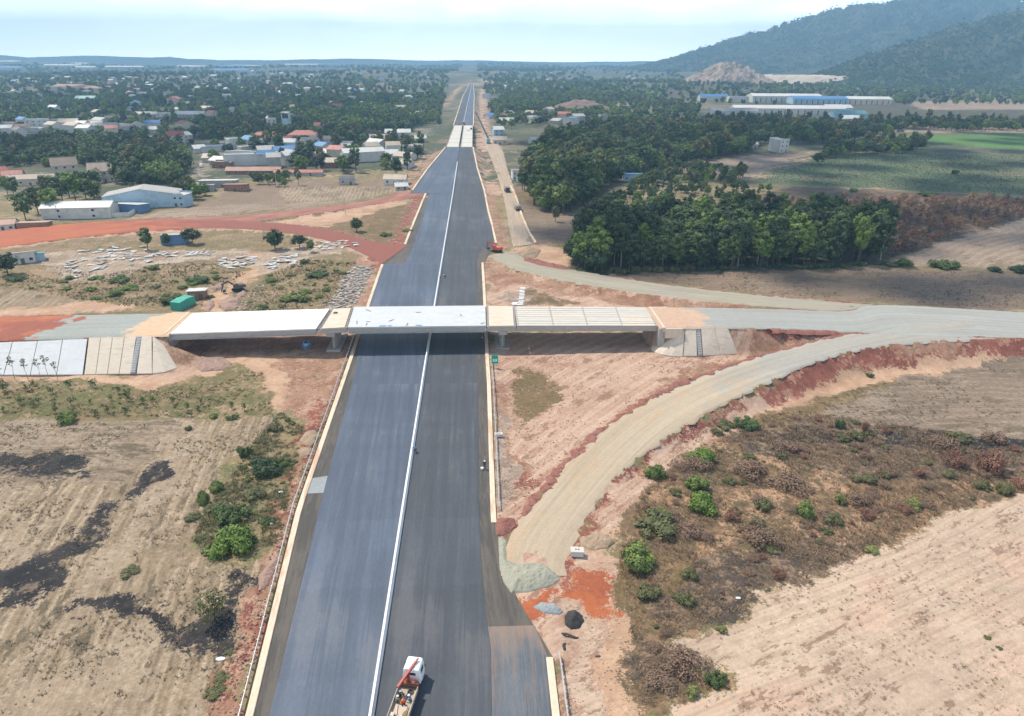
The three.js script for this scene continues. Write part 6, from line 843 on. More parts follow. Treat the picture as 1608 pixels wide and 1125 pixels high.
bush('bright', -59.51,-210.97, 8, 0.55, 'light green bush by the rows of blocks', 1); bush('mid', -56.09,-237.26, 8.5, 0.5, 'low dark green bush near the rows of blocks'); bush('bright', -56.71,-218.64, 5, 0.6, 'second light green bush by the rows of blocks'); bush('mid', -70.91,-231.58, 6, 0.6, 'green bush beside the scattered slabs', 1); bush('mid', -121.99,-232.8, 8, 0.5, 'green bush in the middle of the scrub'); bush('mid', -130.5,-235.21, 6, 0.5, 'flat green bush in the middle of the scrub', 1); bush('bright', -114.35,-224.12, 6, 0.6, 'brighter green bush in the middle of the scrub'); bush('mid', -115.53,-217.49, 6, 0.75, 'green bush lower in the scrub', 1); bush('mid', -94.49,-230.68, 8, 0.7, 'green bush beside the sandy track'); bush('mid', -94.31,-208.79, 7, 0.9, 'bright bush wrapped round the green container'); bush('mid', -139.84,-236.18, 4, 0.8, 'small bush at the left of the scrub', 1); bush('mid', -156.66,-235.09, 6, 0.6, 'bush below the cream roofed hut'); bush('mid', -31.5,-304.63, 7, 0.5, 'green thicket between the track and the highway', 1); bush('mid', -40.33,-297.62, 6, 0.5, 'flat green thicket beside the red road'); bush('mid', 91.13,-208.37, 2, 0.6, 'tiny shrub on the ramp'); bush('mid', 158.09,-247.2, 8, 0.8, 'dark bush at the end of the plantation', 1); bush('mid', 171.61,-243.44, 11, 0.7, 'wide bush on the border between two fields'); bush('dark', 187.23,-238.05, 6, 0.6, 'small bush on the border between two fields'); bush('dark', 195.44,-236.22, 8, 0.8, 'bush on the field border at the far end'); bush('mid', 249.27,-384, 9, 0.9, 'round bush on the border of the green crop'); bush('mid', 215.72,-400, 6, 0.9, 'small bush on the border of the green crop', 1); bush('mid', 319.5,-467, 5, 1.6, 'lone shrub in the green crop');
// small dry shrubs that fill the brush
{ const kinds = [['brown', 'knee high brown dry shrub in the brush below the ramp'], ['olive', 'knee high olive shrub in the brush below the ramp'], ['red', 'rusty dry shrub in the brush below the ramp']].map(([k, l]) => B[k].map((s) => plantThing('dry_shrub', s, barkBlack, l, 'bush', 'small dry shrubs of the brush')));
  let n = 0; for (const [x, z, a, b] of scatter([[20.13,-76.4],[20.28,-84.55],[27.78,-101.02],[45.61,-122.83],[66.69,-128.98],[108.77,-118.11],[96.07,-100.94],[77.76,-95.5],[64.89,-88.27],[45.9,-80.05],[28.19,-71.27],[23.78,-69.18],[23.94,-64.95],[27.86,-61.86],[21.71,-59.33],[18.69,-59.45]], 3.1, 171, 0.62)) { if (n++ > 230) break; const k = kinds[a < 0.62 ? 0 : a < 0.88 ? 1 : 2], w = 0.45 + b * b * 1.5; put(k[Math.floor(b * 97) % k.length], x, z, a * 50, [w, w * (0.45 + a * 0.6), w]); }
  const g = [B.olive, B.mid].map((q, i) => q.map((s) => plantThing('verge_shrub', s, barkDark, ['small olive shrub in the scrub strip left of the guardrail', 'small green shrub in the scrub strip left of the guardrail'][i], 'bush', 'small shrubs of the verge strip')));
  for (const [x, z, a, b] of scatter([[-42.81,-134.01],[-37.13,-129.61],[-34.2,-109.2],[-32.33,-91.04],[-39.74,-86.78],[-45.53,-92.31],[-46.1,-102.7],[-45.05,-123.3]], 2.6, 172, 0.6)) { const k = g[a < 0.6 ? 0 : 1], w = 0.4 + b * b * 1.2; put(k[Math.floor(b * 97) % k.length], x, z, a * 50, [w, w * (0.5 + a * 0.6), w]); }
  const m = [B.olive, B.bright, B.mid].map((q, i) => q.map((s) => plantThing('meadow_shrub', s, barkDark, ['small olive shrub in the meadow beyond the white span', 'small bright shrub in the meadow beyond the white span', 'small green shrub in the meadow beyond the white span'][i], 'bush', 'small shrubs of the meadow')));
  let q = 0; for (const [x, z, a, b] of scatter([[-168.08,-245.32],[-137.09,-231.71],[-115.3,-249.83],[-98.93,-254.56],[-82.84,-239.43],[-84.75,-206.73],[-107.42,-207.32],[-155.83,-225.14]], 5.2, 173, 0.55).concat(scatter([[-73.62,-237.66],[-67.28,-257.39],[-46.66,-253.42],[-45.85,-217.04],[-48.39,-199.93],[-70.07,-200.51],[-73.14,-224.49]], 4.4, 174, 0.6))) { if (q++ > 200) break; const k = m[Math.floor(a * 3)], w = 0.5 + b * b * 1.8; put(k[Math.floor(b * 97) % k.length], x, z, a * 50, [w, w * (0.45 + a * 0.5), w]); } }
// understory along the plantation edge and scrub on the meadow
{ const r = rng(818); const e = [B.mid[0], B.dark[0], B.olive[0]].map((s, i) => plantThing('thicket', s, barkDark, ['green thicket at the foot of the dark plantation', 'dark thicket at the foot of the dark plantation', 'olive thicket at the foot of the dark plantation'][i], 'bush', 'thickets along the plantation foot'));
  for (let i = 0; i < 46; i++) { const t = i / 45, x = lerp(...[35.73,-239.87].slice(0, 1), [151.82,-248.22][0], t) + (r() - 0.5) * 2, z = lerp([35.62,-239.07][1], [151.35,-247.35][1], t) + (r() - 0.2) * 3 - Math.sin(t * 3) * 1.5; const w = 1.3 + r() * 1.3; put(e[Math.floor(r() * 3)], x, z, r() * 6, [w, w * (0.7 + r() * 0.5), w]); }
  const s = K.sapling.map((q) => plantThing('orchard_sapling', q, barkDark, 'knee high sapling planted on the green strip below the sheeted bank', 'sapling', 'young orchard saplings'));
  for (const [x, z, a, b] of scatter([[-114.81,-152.81],[-91.92,-150.37],[-82.09,-147.69],[-46.3,-137.07],[-61.4,-134.05],[-103.99,-135.45]], 3.6, 121, 0.7)) put(s[a < 0.5 ? 0 : 1], x, z, b * 6, 0.7 + b * 0.9);
  const th = K.sapling.map((q) => plantThing('tall_sapling', treeOf(131, { clumps: 4, rx: 0.5, y0: 3.2, y1: 4.6, cr: 0.4, n: 60, size: 0.3, cols: greens.mid, tr: 0.06, limbs: 3, bare: 1 }), barkPale, 'thin bare stemmed sapling before the sheeted bank', 'sapling', 'thin saplings before the sheeted bank'));
  for (const u of [[-111.87,-153.42], [-109.5,-154.05], [-105.84,-153.23], [-103.79,-154.23], [-101.92,-154.53], [-99.07,-153.02]]) put(th[0], u[0], u[1], u[0], 0.9 + r() * 0.4); }
// ground cover: tufts of dry grass and weeds nobody could count
function tufts(name, polys, gap, seed, cols, size, keep) {
  const r = rng(seed), blades = []; for (let i = 0; i < 16; i++) { const a = r() * 6.28, l = 0.12 + r() * 0.3; const g = new THREE.BufferGeometry(), c = Math.cos(a), s = Math.sin(a), w = 0.035 + r() * 0.03, ox = (r() - 0.5) * 0.5, oz = (r() - 0.5) * 0.5; g.setAttribute('position', new THREE.Float32BufferAttribute([ox - s * w, 0, oz + c * w, ox + s * w, 0, oz - c * w, ox + c * l * 0.9, l, oz + s * l * 0.9], 3)); g.computeVertexNormals(); blades.push(g); }
  const geo = mergeGeometries(blades), at = []; for (const p of polys) at.push(...scatter(p, gap, seed + 1, keep, 0.6));
  const im = new THREE.InstancedMesh(geo, std([1, 1, 1], 0.95, { side: THREE.DoubleSide }), at.length), m = new THREE.Matrix4(), q = new THREE.Quaternion(), up = new THREE.Vector3(0, 1, 0), tint = new THREE.Color(); im.name = numbered(name); im.userData.kind = 'stuff';
  at.forEach(([x, z, a, b], k) => { q.setFromAxisAngle(up, a * 6.28); const s = size * (0.5 + b); m.compose(new THREE.Vector3(x, landH(x, z) - 0.02, z), q, new THREE.Vector3(s, s * (0.6 + a * 0.7), s)); im.setMatrixAt(k, m); const t = hsh(k, 5); tint.setRGB(lerp(cols[0][0], cols[1][0], t), lerp(cols[0][1], cols[1][1], t), lerp(cols[0][2], cols[1][2], t)); im.setColorAt(k, tint); });
  scene.add(im); return at.length;
}
const nt = [tufts('dry_grass', [[[20.13,-76.4],[20.28,-84.55],[28.2,-102.95],[46.41,-125.47],[67.91,-131.86],[108.77,-118.11],[95.5,-100.17],[77.42,-94.97],[64.63,-87.8],[45.73,-79.64],[28.1,-70.93],[23.78,-69.18],[23.94,-64.95],[28.64,-61.83],[21.6,-58.89],[18.21,-59.02]]], 0.42, 141, [[.13, .09, .05], [.28, .185, .11]], 0.95, (x, z) => 0.2 + 0.7 * patchy(60, 0.35, 0.65)(x, z)),
  tufts('meadow_grass', [[[-170.56,-249.41],[-137.86,-233.18],[-116.34,-252.37],[-99.54,-256.32],[-82.21,-240.98],[-83.94,-205.52],[-106.88,-206.12],[-156.68,-226.53]], [[-74.04,-239.22],[-67.91,-260.1],[-45.77,-255.16],[-44.84,-217.01],[-48.15,-198.79],[-70.67,-199.39],[-74.18,-224.51]]], 0.6, 142, [[.15, .14, .055], [.29, .215, .125]], 0.95, (x, z) => 0.06 + 0.5 * patchy(70, 0.35, 0.65)(x, z)),
  tufts('orchard_grass', [[[-111.45,-152.01],[-74.01,-148.78],[-53.36,-157.43],[-44.15,-134.06],[-101.34,-135.36]]], 0.5, 143, [[.13, .14, .045], [.27, .205, .115]], 0.8, (x, z) => 0.08 + 0.6 * patchy(40, 0.4, 0.65)(x, z)),
  tufts('field_weeds', [[[-105.18,-133.23],[-43.4,-131.2],[-38.18,-115.88],[-34.49,-86.58],[-30.95,-59.23],[-63,-60.5]]], 0.7, 144, [[.12, .10, .06], [.22, .175, .11]], 0.7, (x, z) => 0.7 * patchy(50, 0.42, 0.7)(x, z)),
  tufts('verge_scrub', [[[-43.18,-135.48],[-37.05,-130.99],[-33.71,-107.13],[-32.33,-91.04],[-39.74,-86.78],[-46.03,-92.33],[-46.65,-102.72],[-45.05,-123.3]]], 0.42, 145, [[.10, .12, .04], [.22, .165, .09]], 1.15, (x, z) => 0.15 + 0.7 * patchy(30, 0.38, 0.6)(x, z)),
  tufts('sand_weeds', [[[93,-96.8],[64.03,-86.72],[28.23,-69.9],[24.89,-68.59],[29.36,-61.61],[19.69,-57.23],[62.47,-55.53]]], 0.6, 146, [[.20, .135, .09], [.32, .22, .16]], 0.6, (x, z) => 0.55 * patchy(40, 0.45, 0.7)(x, z)),
  tufts('field_stubble', [[[39.34,-236.6],[101.54,-238.36],[150.91,-243.05],[193.79,-233.03],[167.23,-197.12],[123.77,-204.99],[94.12,-212.86],[53.95,-230.86]], [[64.75,-127.62],[84.09,-141.77],[112.88,-151.58],[138.81,-158.71],[110.65,-120.65],[91.83,-124.5]]], 1.0, 147, [[.15, .115, .07], [.25, .19, .135]], 0.9, (x, z) => 0.6 * patchy(70, 0.35, 0.65)(x, z)),
  tufts('crop_rows', [[[172.08,-439],[264.87,-548],[346.65,-576],[436,-561],[466,-538],[338.95,-383.15],[309.47,-389.36],[210.97,-422]], [[415,-707],[555,-722],[618,-723],[528,-613],[468,-603],[420,-656]]].slice(0, 1), 1.9, 148, [[.07, .105, .045], [.10, .135, .06]], 1.2, 0.8)];
// clods and stones on the bare soil
function clods(name, polys, gap, seed, cols, size, keep) {
  const geo = new THREE.IcosahedronGeometry(1, 0), at = []; for (const p of polys) at.push(...scatter(p, gap, seed, keep, 0.3));
  const im = new THREE.InstancedMesh(geo, std([1, 1, 1], 1), at.length), m = new THREE.Matrix4(), q = new THREE.Quaternion(), e = new THREE.Euler(), tint = new THREE.Color(); im.name = numbered(name); im.userData.kind = 'stuff';
  at.forEach(([x, z, a, b], k) => { q.setFromEuler(e.set(a * 6, b * 6, a * 3)); const s = size * (0.3 + b * b * b * 1.6); m.compose(new THREE.Vector3(x, landH(x, z) + s * 0.2, z), q, new THREE.Vector3(s * 1.3, s * 0.7, s)); im.setMatrixAt(k, m); const t = hsh(k, 9); tint.setRGB(lerp(cols[0][0], cols[1][0], t), lerp(cols[0][1], cols[1][1], t), lerp(cols[0][2], cols[1][2], t)); im.setColorAt(k, tint); });
  scene.add(im); return at.length;
}
[clods('soil_clods', [[[2.6,-162.79],[45.66,-167.41],[64.32,-162.6],[30.35,-131.62],[11.38,-103.54],[4.11,-90.5],[1.99,-94.7]]], 0.55, 161, [[.28, .16, .115], [.42, .29, .22]], 0.12, (x, z) => 0.8 * patchy(40, 0.4, 0.65)(x, z)),
  clods('soil_clods', [[[-33.6,-162.67],[-34.73,-133.75],[-32.66,-94.28],[-32.18,-65.16],[-32.41,-59.29],[-27.66,-59.1],[-31.34,-99.41],[-32.71,-133.68]]], 0.4, 162, [[.16, .06, .045], [.36, .23, .17]], 0.16, 0.7),
  clods('soil_clods', [[[10.58,-75.52],[19.89,-75.16],[18.21,-57.29],[9.37,-57.64]], [[17.57,-95.87],[27.92,-107.02],[44.16,-126.91],[48.59,-128.16],[28.42,-103.93],[20.11,-89.12]]], 0.4, 163, [[.36, .25, .175], [.48, .36, .27]], 0.09, 0.7),
  clods('soil_clods', [[[93,-96.8],[64.03,-86.72],[28.23,-69.9],[24.89,-68.59],[29.36,-61.61],[19.69,-57.23],[62.47,-55.53]]], 0.55, 164, [[.34, .25, .185], [.48, .38, .30]], 0.09, (x, z) => 0.7 * patchy(30, 0.45, 0.65)(x, z)),
  clods('soil_clods', [[[-105.18,-133.23],[-43.4,-131.2],[-38.18,-115.88],[-34.49,-86.58],[-30.95,-59.23],[-63,-60.5]]], 0.8, 165, [[.20, .155, .105], [.31, .245, .17]], 0.09, (x, z) => 0.8 * patchy(36, 0.4, 0.65)(x, z)),
  clods('rubble_stones', [[[-81.13,-208.44],[-76.26,-224.56],[-71.97,-231.61],[-66.92,-199.29],[-75.91,-198.41]], [[-138.63,-234.67],[-159.55,-253.32],[-123.7,-238.83],[-101.08,-260.8],[-115.99,-251.52]]], 0.8, 166, [[.25, .18, .13], [.45, .38, .32]], 0.3, 0.5)];

// ---------- people ----------
const skin = [.24, .13, .085];
function figure(bones, hands) {                       // bones: [a, b, ra, rb, colour]; one continuous skin round all of them
  const N = 44, mc = new MarchingCubes(N, leafMat, false, false, 30000), S = 1.05, cy = 0.95; mc.isolation = 0;
  const dist = (p, b) => { const [a, c, ra, rb] = b, dx = c[0] - a[0], dy = c[1] - a[1], dz = c[2] - a[2], t = clamp(((p[0] - a[0]) * dx + (p[1] - a[1]) * dy + (p[2] - a[2]) * dz) / (dx * dx + dy * dy + dz * dz + 1e-9), 0, 1); return Math.hypot(p[0] - a[0] - dx * t, p[1] - a[1] - dy * t, p[2] - a[2] - dz * t) - lerp(ra, rb, t); };
  for (let k = 0; k < N; k++) for (let j = 0; j < N; j++) for (let i = 0; i < N; i++) { const p = [(i / N * 2 - 1) * S, (j / N * 2 - 1) * S + cy, (k / N * 2 - 1) * S]; let d = 9; for (const b of bones) { const e = dist(p, b), h = clamp(0.5 + 0.5 * (d - e) / 0.05, 0, 1); d = lerp(d, e, h) - 0.05 * h * (1 - h); } mc.field[i + j * N + k * N * N] = -d; }
  mc.update();
  const n = mc.count, pos = [], nor = [], col = [];
  for (let i = 0; i < n; i++) { const p = [mc.positionArray[i * 3] * S, mc.positionArray[i * 3 + 1] * S + cy, mc.positionArray[i * 3 + 2] * S]; pos.push(...p); nor.push(mc.normalArray[i * 3], mc.normalArray[i * 3 + 1], mc.normalArray[i * 3 + 2]); let best = 9, c = skin; for (const b of bones) { const e = dist(p, b); if (e < best) { best = e; c = b[4]; } } col.push(...c); }
  const fing = []; for (const [h, dir] of hands) for (let f = 0; f < 5; f++) { const l = [0.06, 0.085, 0.095, 0.085, 0.065][f], q = cyl(0.011, 0.009, l, 0, -l / 2, 0, 5); q.rotateX(-0.25 - (f === 0 ? 0.5 : 0)).translate(h[0] + (f - 2) * 0.021 * dir, h[1] - (f === 0 ? 0.01 : 0.05), h[2] + (f === 0 ? 0.03 : 0)); fing.push(q); }
  const g = new THREE.BufferGeometry(); g.setAttribute('position', new THREE.Float32BufferAttribute(pos, 3)); g.setAttribute('normal', new THREE.Float32BufferAttribute(nor, 3)); g.setAttribute('color', new THREE.Float32BufferAttribute(col, 3));
  if (!fing.length) return g;
  const fg = merge(fing); fg.deleteAttribute('uv'); fg.setAttribute('color', new THREE.Float32BufferAttribute(Array.from({ length: fg.attributes.position.count }, () => skin).flat(), 3)); return mergeGeometries([g, fg]);
}
function person(pose, top, legs, hat, label, x, y, z, turn, vest) {
  const J = pose === 'stand' ? { hip: [0, 0.92, 0], chest: [0, 1.32, 0], neck: [0, 1.5, 0], head: [0, 1.63, 0.02], lk: [-0.1, 0.5, 0.04], la: [-0.11, 0.09, 0], rk: [0.11, 0.5, 0.06], ra: [0.14, 0.09, -0.04], le: [-0.27, 1.14, -0.02], lh: [-0.27, 0.9, 0.1], re: [0.27, 1.14, 0.02], rh: [0.22, 0.95, 0.2] }
    : pose === 'bend' ? { hip: [0, 0.86, -0.15], chest: [0, 1.1, 0.22], neck: [0, 1.17, 0.38], head: [0, 1.18, 0.52], lk: [-0.12, 0.48, 0.06], la: [-0.12, 0.09, -0.08], rk: [0.13, 0.48, 0.02], ra: [0.14, 0.09, -0.12], le: [-0.22, 0.86, 0.36], lh: [-0.18, 0.62, 0.46], re: [0.22, 0.86, 0.36], rh: [0.18, 0.6, 0.46] }
      : { hip: [0, 0.16, -0.05], chest: [0, 0.56, 0.02], neck: [0, 0.74, 0.06], head: [0, 0.87, 0.1], lk: [-0.15, 0.48, 0.34], la: [-0.14, 0.08, 0.42], rk: [0.16, 0.46, 0.36], ra: [0.16, 0.08, 0.5], le: [-0.28, 0.4, 0.1], lh: [-0.16, 0.44, 0.34], re: [0.28, 0.4, 0.1], rh: [0.16, 0.42, 0.36] };
  const o = (p, a, b, c) => [p[0] + a, p[1] + b, p[2] + c], shoe = [.03, .03, .03], L = o(J.chest, -0.17, 0.1, 0), R = o(J.chest, 0.17, 0.1, 0);
  const bones = [[J.hip, J.chest, 0.145, 0.16, top], [J.chest, J.neck, 0.13, 0.06, top], [L, R, 0.075, 0.075, top], [J.neck, J.head, 0.055, 0.07, skin], [o(J.head, 0, 0.05, -0.01), o(J.head, 0, -0.03, 0.03), 0.1, 0.075, skin], [o(J.head, 0, 0, 0.1), o(J.head, 0, -0.02, 0.115), 0.016, 0.012, skin],
    [o(J.hip, -0.09, -0.02, 0), J.lk, 0.09, 0.062, legs], [J.lk, J.la, 0.06, 0.042, legs], [J.la, o(J.la, -0.01, -0.05, 0.14), 0.045, 0.04, shoe], [o(J.hip, 0.09, -0.02, 0), J.rk, 0.09, 0.062, legs], [J.rk, J.ra, 0.06, 0.042, legs], [J.ra, o(J.ra, 0.01, -0.05, 0.14), 0.045, 0.04, shoe],
    [L, J.le, 0.058, 0.046, top], [J.le, J.lh, 0.044, 0.032, top], [J.lh, o(J.lh, 0, -0.06, 0.01), 0.036, 0.03, skin], [R, J.re, 0.058, 0.046, top], [J.re, J.rh, 0.044, 0.032, top], [J.rh, o(J.rh, 0, -0.06, 0.01), 0.036, 0.03, skin]];
  const p = thing('person', label, 'person', x, y, z, turn); mesh('body', figure(bones, [[o(J.lh, 0, -0.06, 0.01), -1], [o(J.rh, 0, -0.06, 0.01), 1]]), leafMat, p);
  const hm = std(hat, 0.4), hg = new THREE.SphereGeometry(0.128, 14, 8, 0, 6.283, 0, 1.6).scale(1, 0.95, 1.12); mesh('helmet', merge([hg, cyl(0.165, 0.15, 0.02, 0, 0.005, 0.02, 14)]).translate(J.head[0], J.head[1] + 0.06, J.head[2]), hm, p);
  if (vest) mesh('vest', new THREE.CylinderGeometry(0.19, 0.18, 0.42, 12, 1, true).scale(1.12, 1, 0.92).translate(0, (J.hip[1] + J.chest[1]) / 2 + 0.06, (J.hip[2] + J.chest[2]) / 2), std(vest, 0.8, { side: THREE.DoubleSide }), p);
  return p;
}
const navy = [.03, .04, .08], black = [.025, .025, .03], white = [.75, .75, .72], orange = [.62, .13, .03], blueShirt = [.10, .20, .36], khaki = [.22, .19, .12];
const at = ([x, z], y = 0.06) => [x, y, z];
person('stand', black, navy, white, 'worker in dark clothes and white helmet on the brown shoulder by the right kerb', ...at([0.36,-110.76]), 0.4);
person('bend', blueShirt, navy, blueShirt, 'worker in blue bending beside the white middle barrier', ...at([-12.78,-117.09]), -1.2);
person('stand', white, khaki, white, 'worker in white on the asphalt beyond the overpass', ...at([-13.79,-231.71]), 1);
person('bend', khaki, navy, white, 'bending worker in khaki on the asphalt beyond the overpass', ...at([-12.08,-232.42]), -1);
person('stand', navy, black, white, 'worker in navy standing in the shade below the middle span', ...at([0.24,-172.27]), 2);
tag(mesh('bucket', cyl(0.22, 0.28, 0.4, 0, 0, 0, 12).translate(...at([-0.11,-110.56], 0.26)), std([.75, .74, .70], 0.6)), 'small white bucket on the asphalt beside the worker', 'bucket');

// ---------- vehicles ----------
const tyre = std([.02, .02, .022], 0.9), rim = std([.35, .35, .35], 0.5, { metalness: 0.5 }), whitePaint = new THREE.MeshPhysicalMaterial({ color: 0xf2f2f0, roughness: 0.4, clearcoat: 0.6 }), darkM = std([.05, .05, .055], 0.7), bedM = std([.40, .32, .24], 0.9), redPaint = std([.34, .05, .03], 0.5);
function wheel(o, x, y, z, r, w) { const g = mesh('wheel', new THREE.TorusGeometry(r * 0.72, r * 0.28, 8, 18).scale(1, 1, w / (r * 0.56)).rotateY(Math.PI / 2).translate(x, y, z), tyre, o); mesh('rim', cyl(r * 0.55, r * 0.55, w * 0.7, 0, 0, 0, 12, 0, Math.PI / 2).translate(x, y, z), rim, g); }
{ // flatbed truck with a folded loading crane; forward is -z
  const hd = -0.2, t = thing('crane_truck', 'white cab flatbed truck with a red loading crane and workers on its bed', 'truck', -9.6, 0.06, -58.6, hd);
  mesh('cab', (() => { const s = new THREE.Shape(); s.moveTo(-1.0, 0.75); s.lineTo(1.0, 0.75); s.lineTo(1.0, 1.5); s.lineTo(0.86, 2.6); s.quadraticCurveTo(0.8, 2.74, 0.62, 2.74); s.lineTo(-0.62, 2.74); s.quadraticCurveTo(-0.8, 2.74, -0.86, 2.6); s.lineTo(-1.0, 1.5); s.closePath(); return new THREE.ExtrudeGeometry(s, { depth: 1.7, bevelEnabled: true, bevelSize: 0.1, bevelThickness: 0.14, bevelSegments: 3 }).translate(0, 0, -5.7); })(), whitePaint, t);
  mesh('windscreen', bx(1.75, 0.85, 0.05, 0, 2.0, -5.86, 0, 0.12), glassDark, t); for (const s of [-1, 1]) { mesh('side_window', bx(0.05, 0.6, 0.9, s * 1.02, 2.0, -4.9, 0, 0, s * 0.12), glassDark, t); mesh('mirror', cbox(0.14, 0.32, 0.2, s * 1.28, 1.9, -5.6, 0.03), darkM, t); mesh('headlight', cbox(0.34, 0.2, 0.08, s * 0.75, 0.95, -5.88, 0.02), frameM, t); mesh('door', cbox(0.04, 1.1, 0.95, s * 1.115, 1.2, -4.85, 0.015), whitePaint, t); }
  mesh('rear_window', bx(0.9, 0.4, 0.04, 0.1, 2.1, -3.86), glassDark, t); mesh('bumper', cbox(2.2, 0.3, 0.25, 0, 0.6, -5.9, 0.06), darkM, t); mesh('roof_vent', cbox(0.5, 0.1, 0.5, 0.2, 2.88, -4.85, 0.03), std([.42, .42, .40], 0.6), t);
  mesh('chassis', merge([bx(0.2, 0.25, 7.8, -0.45, 0.72, -1.2), bx(0.2, 0.25, 7.8, 0.45, 0.72, -1.2)]), darkM, t);
  mesh('bed_floor', bx(2.3, 0.12, 5.6, 0, 1.05, 0.1), bedM, t); for (const s of [-1, 1]) { mesh('side_board', cbox(0.07, 0.55, 5.6, s * 1.15, 1.36, 0.1, 0.02), std([.48, .40, .33], 0.8), t); for (let i = 0; i < 4; i++) mesh('stake', bx(0.09, 0.62, 0.09, s * 1.2, 1.36, -2.5 + i * 1.7), std([.30, .22, .17], 0.8), t); }
  mesh('head_board', bx(2.3, 0.9, 0.08, 0, 1.5, -2.72), rustMat, t); mesh('tail_board', cbox(2.3, 0.55, 0.07, 0, 1.36, 2.9, 0.02), bedM, t);
  mesh('crane_column', cyl(0.26, 0.2, 1.6, -0.15, 1.8, -3.2, 12), redPaint, t); mesh('crane_base', cbox(2.1, 0.5, 0.7, 0, 1.15, -3.25, 0.06), redPaint, t); mesh('crane_boom', merge([bx(0.26, 0.32, 3.2, 0, 0, 0, 0, 0.16), bx(0.18, 0.2, 1.4, 0, 0.3, -1.9, 0, 0.16)]).rotateY(-0.34).translate(-0.35, 2.75, -2.9), redPaint, t); mesh('crane_cylinder', cyl(0.09, 0.09, 1.6, -0.2, 2.2, -2.8, 10, 1.2), std([.42, .10, .06], 0.4), t);
  for (const z of [-4.9, 1.0, 2.0]) for (const s of [-1, 1]) wheel(t, s * 0.98, 0.46, z, 0.48, 0.3);
  const load = (name, g, m, label, cat) => { g.rotateY(hd).translate(-9.6, 0.06, -58.6); tag(mesh(name, g, m), label, cat); };
  load('cable_box', cbox(1.5, 0.75, 0.9, -0.1, 1.5, 2.1, 0.04), std([.13, .14, .16], 0.6), 'dark metal box at the rear of the truck bed', 'box'); load('timber_stack', merge([bx(1.5, 0.1, 1.5, 0.05, 1.2, 0.6), bx(1.4, 0.1, 1.4, 0.0, 1.32, 0.65, 0.06), bx(0.2, 0.14, 1.4, -0.4, 1.45, 0.7, 0.2)]), std([.48, .38, .30], 0.9), 'pale boards stacked flat on the truck bed', 'boards');
  load('sack', new THREE.SphereGeometry(0.42, 12, 8).scale(0.8, 0.55, 1.3).translate(0.72, 1.32, 1.1), std([.19, .16, .06], 0.95), 'olive sack slumped against the truck side board', 'sack'); load('crate_pile', merge([bx(0.4, 0.3, 0.5, -0.5, 1.7 + 0.35, 1.9), bx(0.3, 0.2, 0.3, 0.2, 2.0, 2.1, 0.4), bx(0.5, 0.12, 0.2, 0.4, 1.98, 1.9, 0.8)]), std([.50, .42, .33], 0.9), 'loose scrap on top of the dark metal box', 'scrap'); load('hose_coil', new THREE.TorusGeometry(0.3, 0.08, 8, 18).rotateX(1.57).translate(0.4, 1.2, -2.1), rustMat, 'rusty coil of hose behind the crane column', 'hose');
  const seat = (x, y, z, turn, top, hat, label, vest) => { const c = Math.cos(hd), s = Math.sin(hd); person('sit', top, navy, hat, label, -9.6 + x * c + z * s, 0.06 + y, -58.6 - x * s + z * c, turn, vest); };
  seat(-0.75, 1.12, -0.55, 2.2, khaki, white, 'worker in khaki with white helmet sitting at the left board of the truck bed'); seat(-0.65, 1.12, -1.3, 2.0, black, white, 'worker in black with white helmet sitting behind the crane'); seat(0.05, 1.12, -0.35, 0.2, orange, orange, 'worker in an orange vest and cap sitting in the middle of the truck bed', orange); seat(0.7, 1.12, -0.95, -1.8, blueShirt, white, 'worker in a blue shirt with white helmet at the right board of the truck');
}
function dumpTruck(x, z, turn, paint, label) { const t = thing('dump_truck', label, 'truck', x, landH(x, z) + 0.15, z, turn); mesh('cab', cbox(2.3, 1.9, 1.7, 0, 1.75, -3.0, 0.15), paint, t); mesh('windscreen', bx(2.0, 0.8, 0.05, 0, 2.2, -3.87), glassDark, t); mesh('dump_body', prism([[-1.9, 1.1], [-2.1, 2.6], [3.2, 2.6], [2.8, 1.1]], 2.4), std([.24, .22, .20], 0.8), t); mesh('load', new THREE.SphereGeometry(1, 12, 6, 0, 6.3, 0, 1.5).scale(1.1, 0.5, 2.3).translate(0, 2.5, 0.5), mTan, t); mesh('chassis', bx(0.9, 0.4, 7, 0, 0.8, -0.4), darkM, t); for (const q of [-3.0, 1.0, 2.2]) for (const s of [-1, 1]) wheel(t, s * 1.05, 0.5, q, 0.5, 0.35); return t; }
dumpTruck(15.54,-399.96, Math.PI + 0.1, std([.05, .06, .09], 0.5), 'dark tipper truck driving down the dusty service road'); dumpTruck(18.94,-348.15, 0.1, std([.35, .34, .31], 0.6), 'pale tipper truck going up the dusty service road');
dumpTruck(444,-752, 1.6, std([.07, .16, .42], 0.5), 'blue truck parked at the edge of the bright green crop'); dumpTruck(-15.5,-765, 0, std([.5, .5, .5], 0.5), 'distant pale truck at the end of the far viaduct');
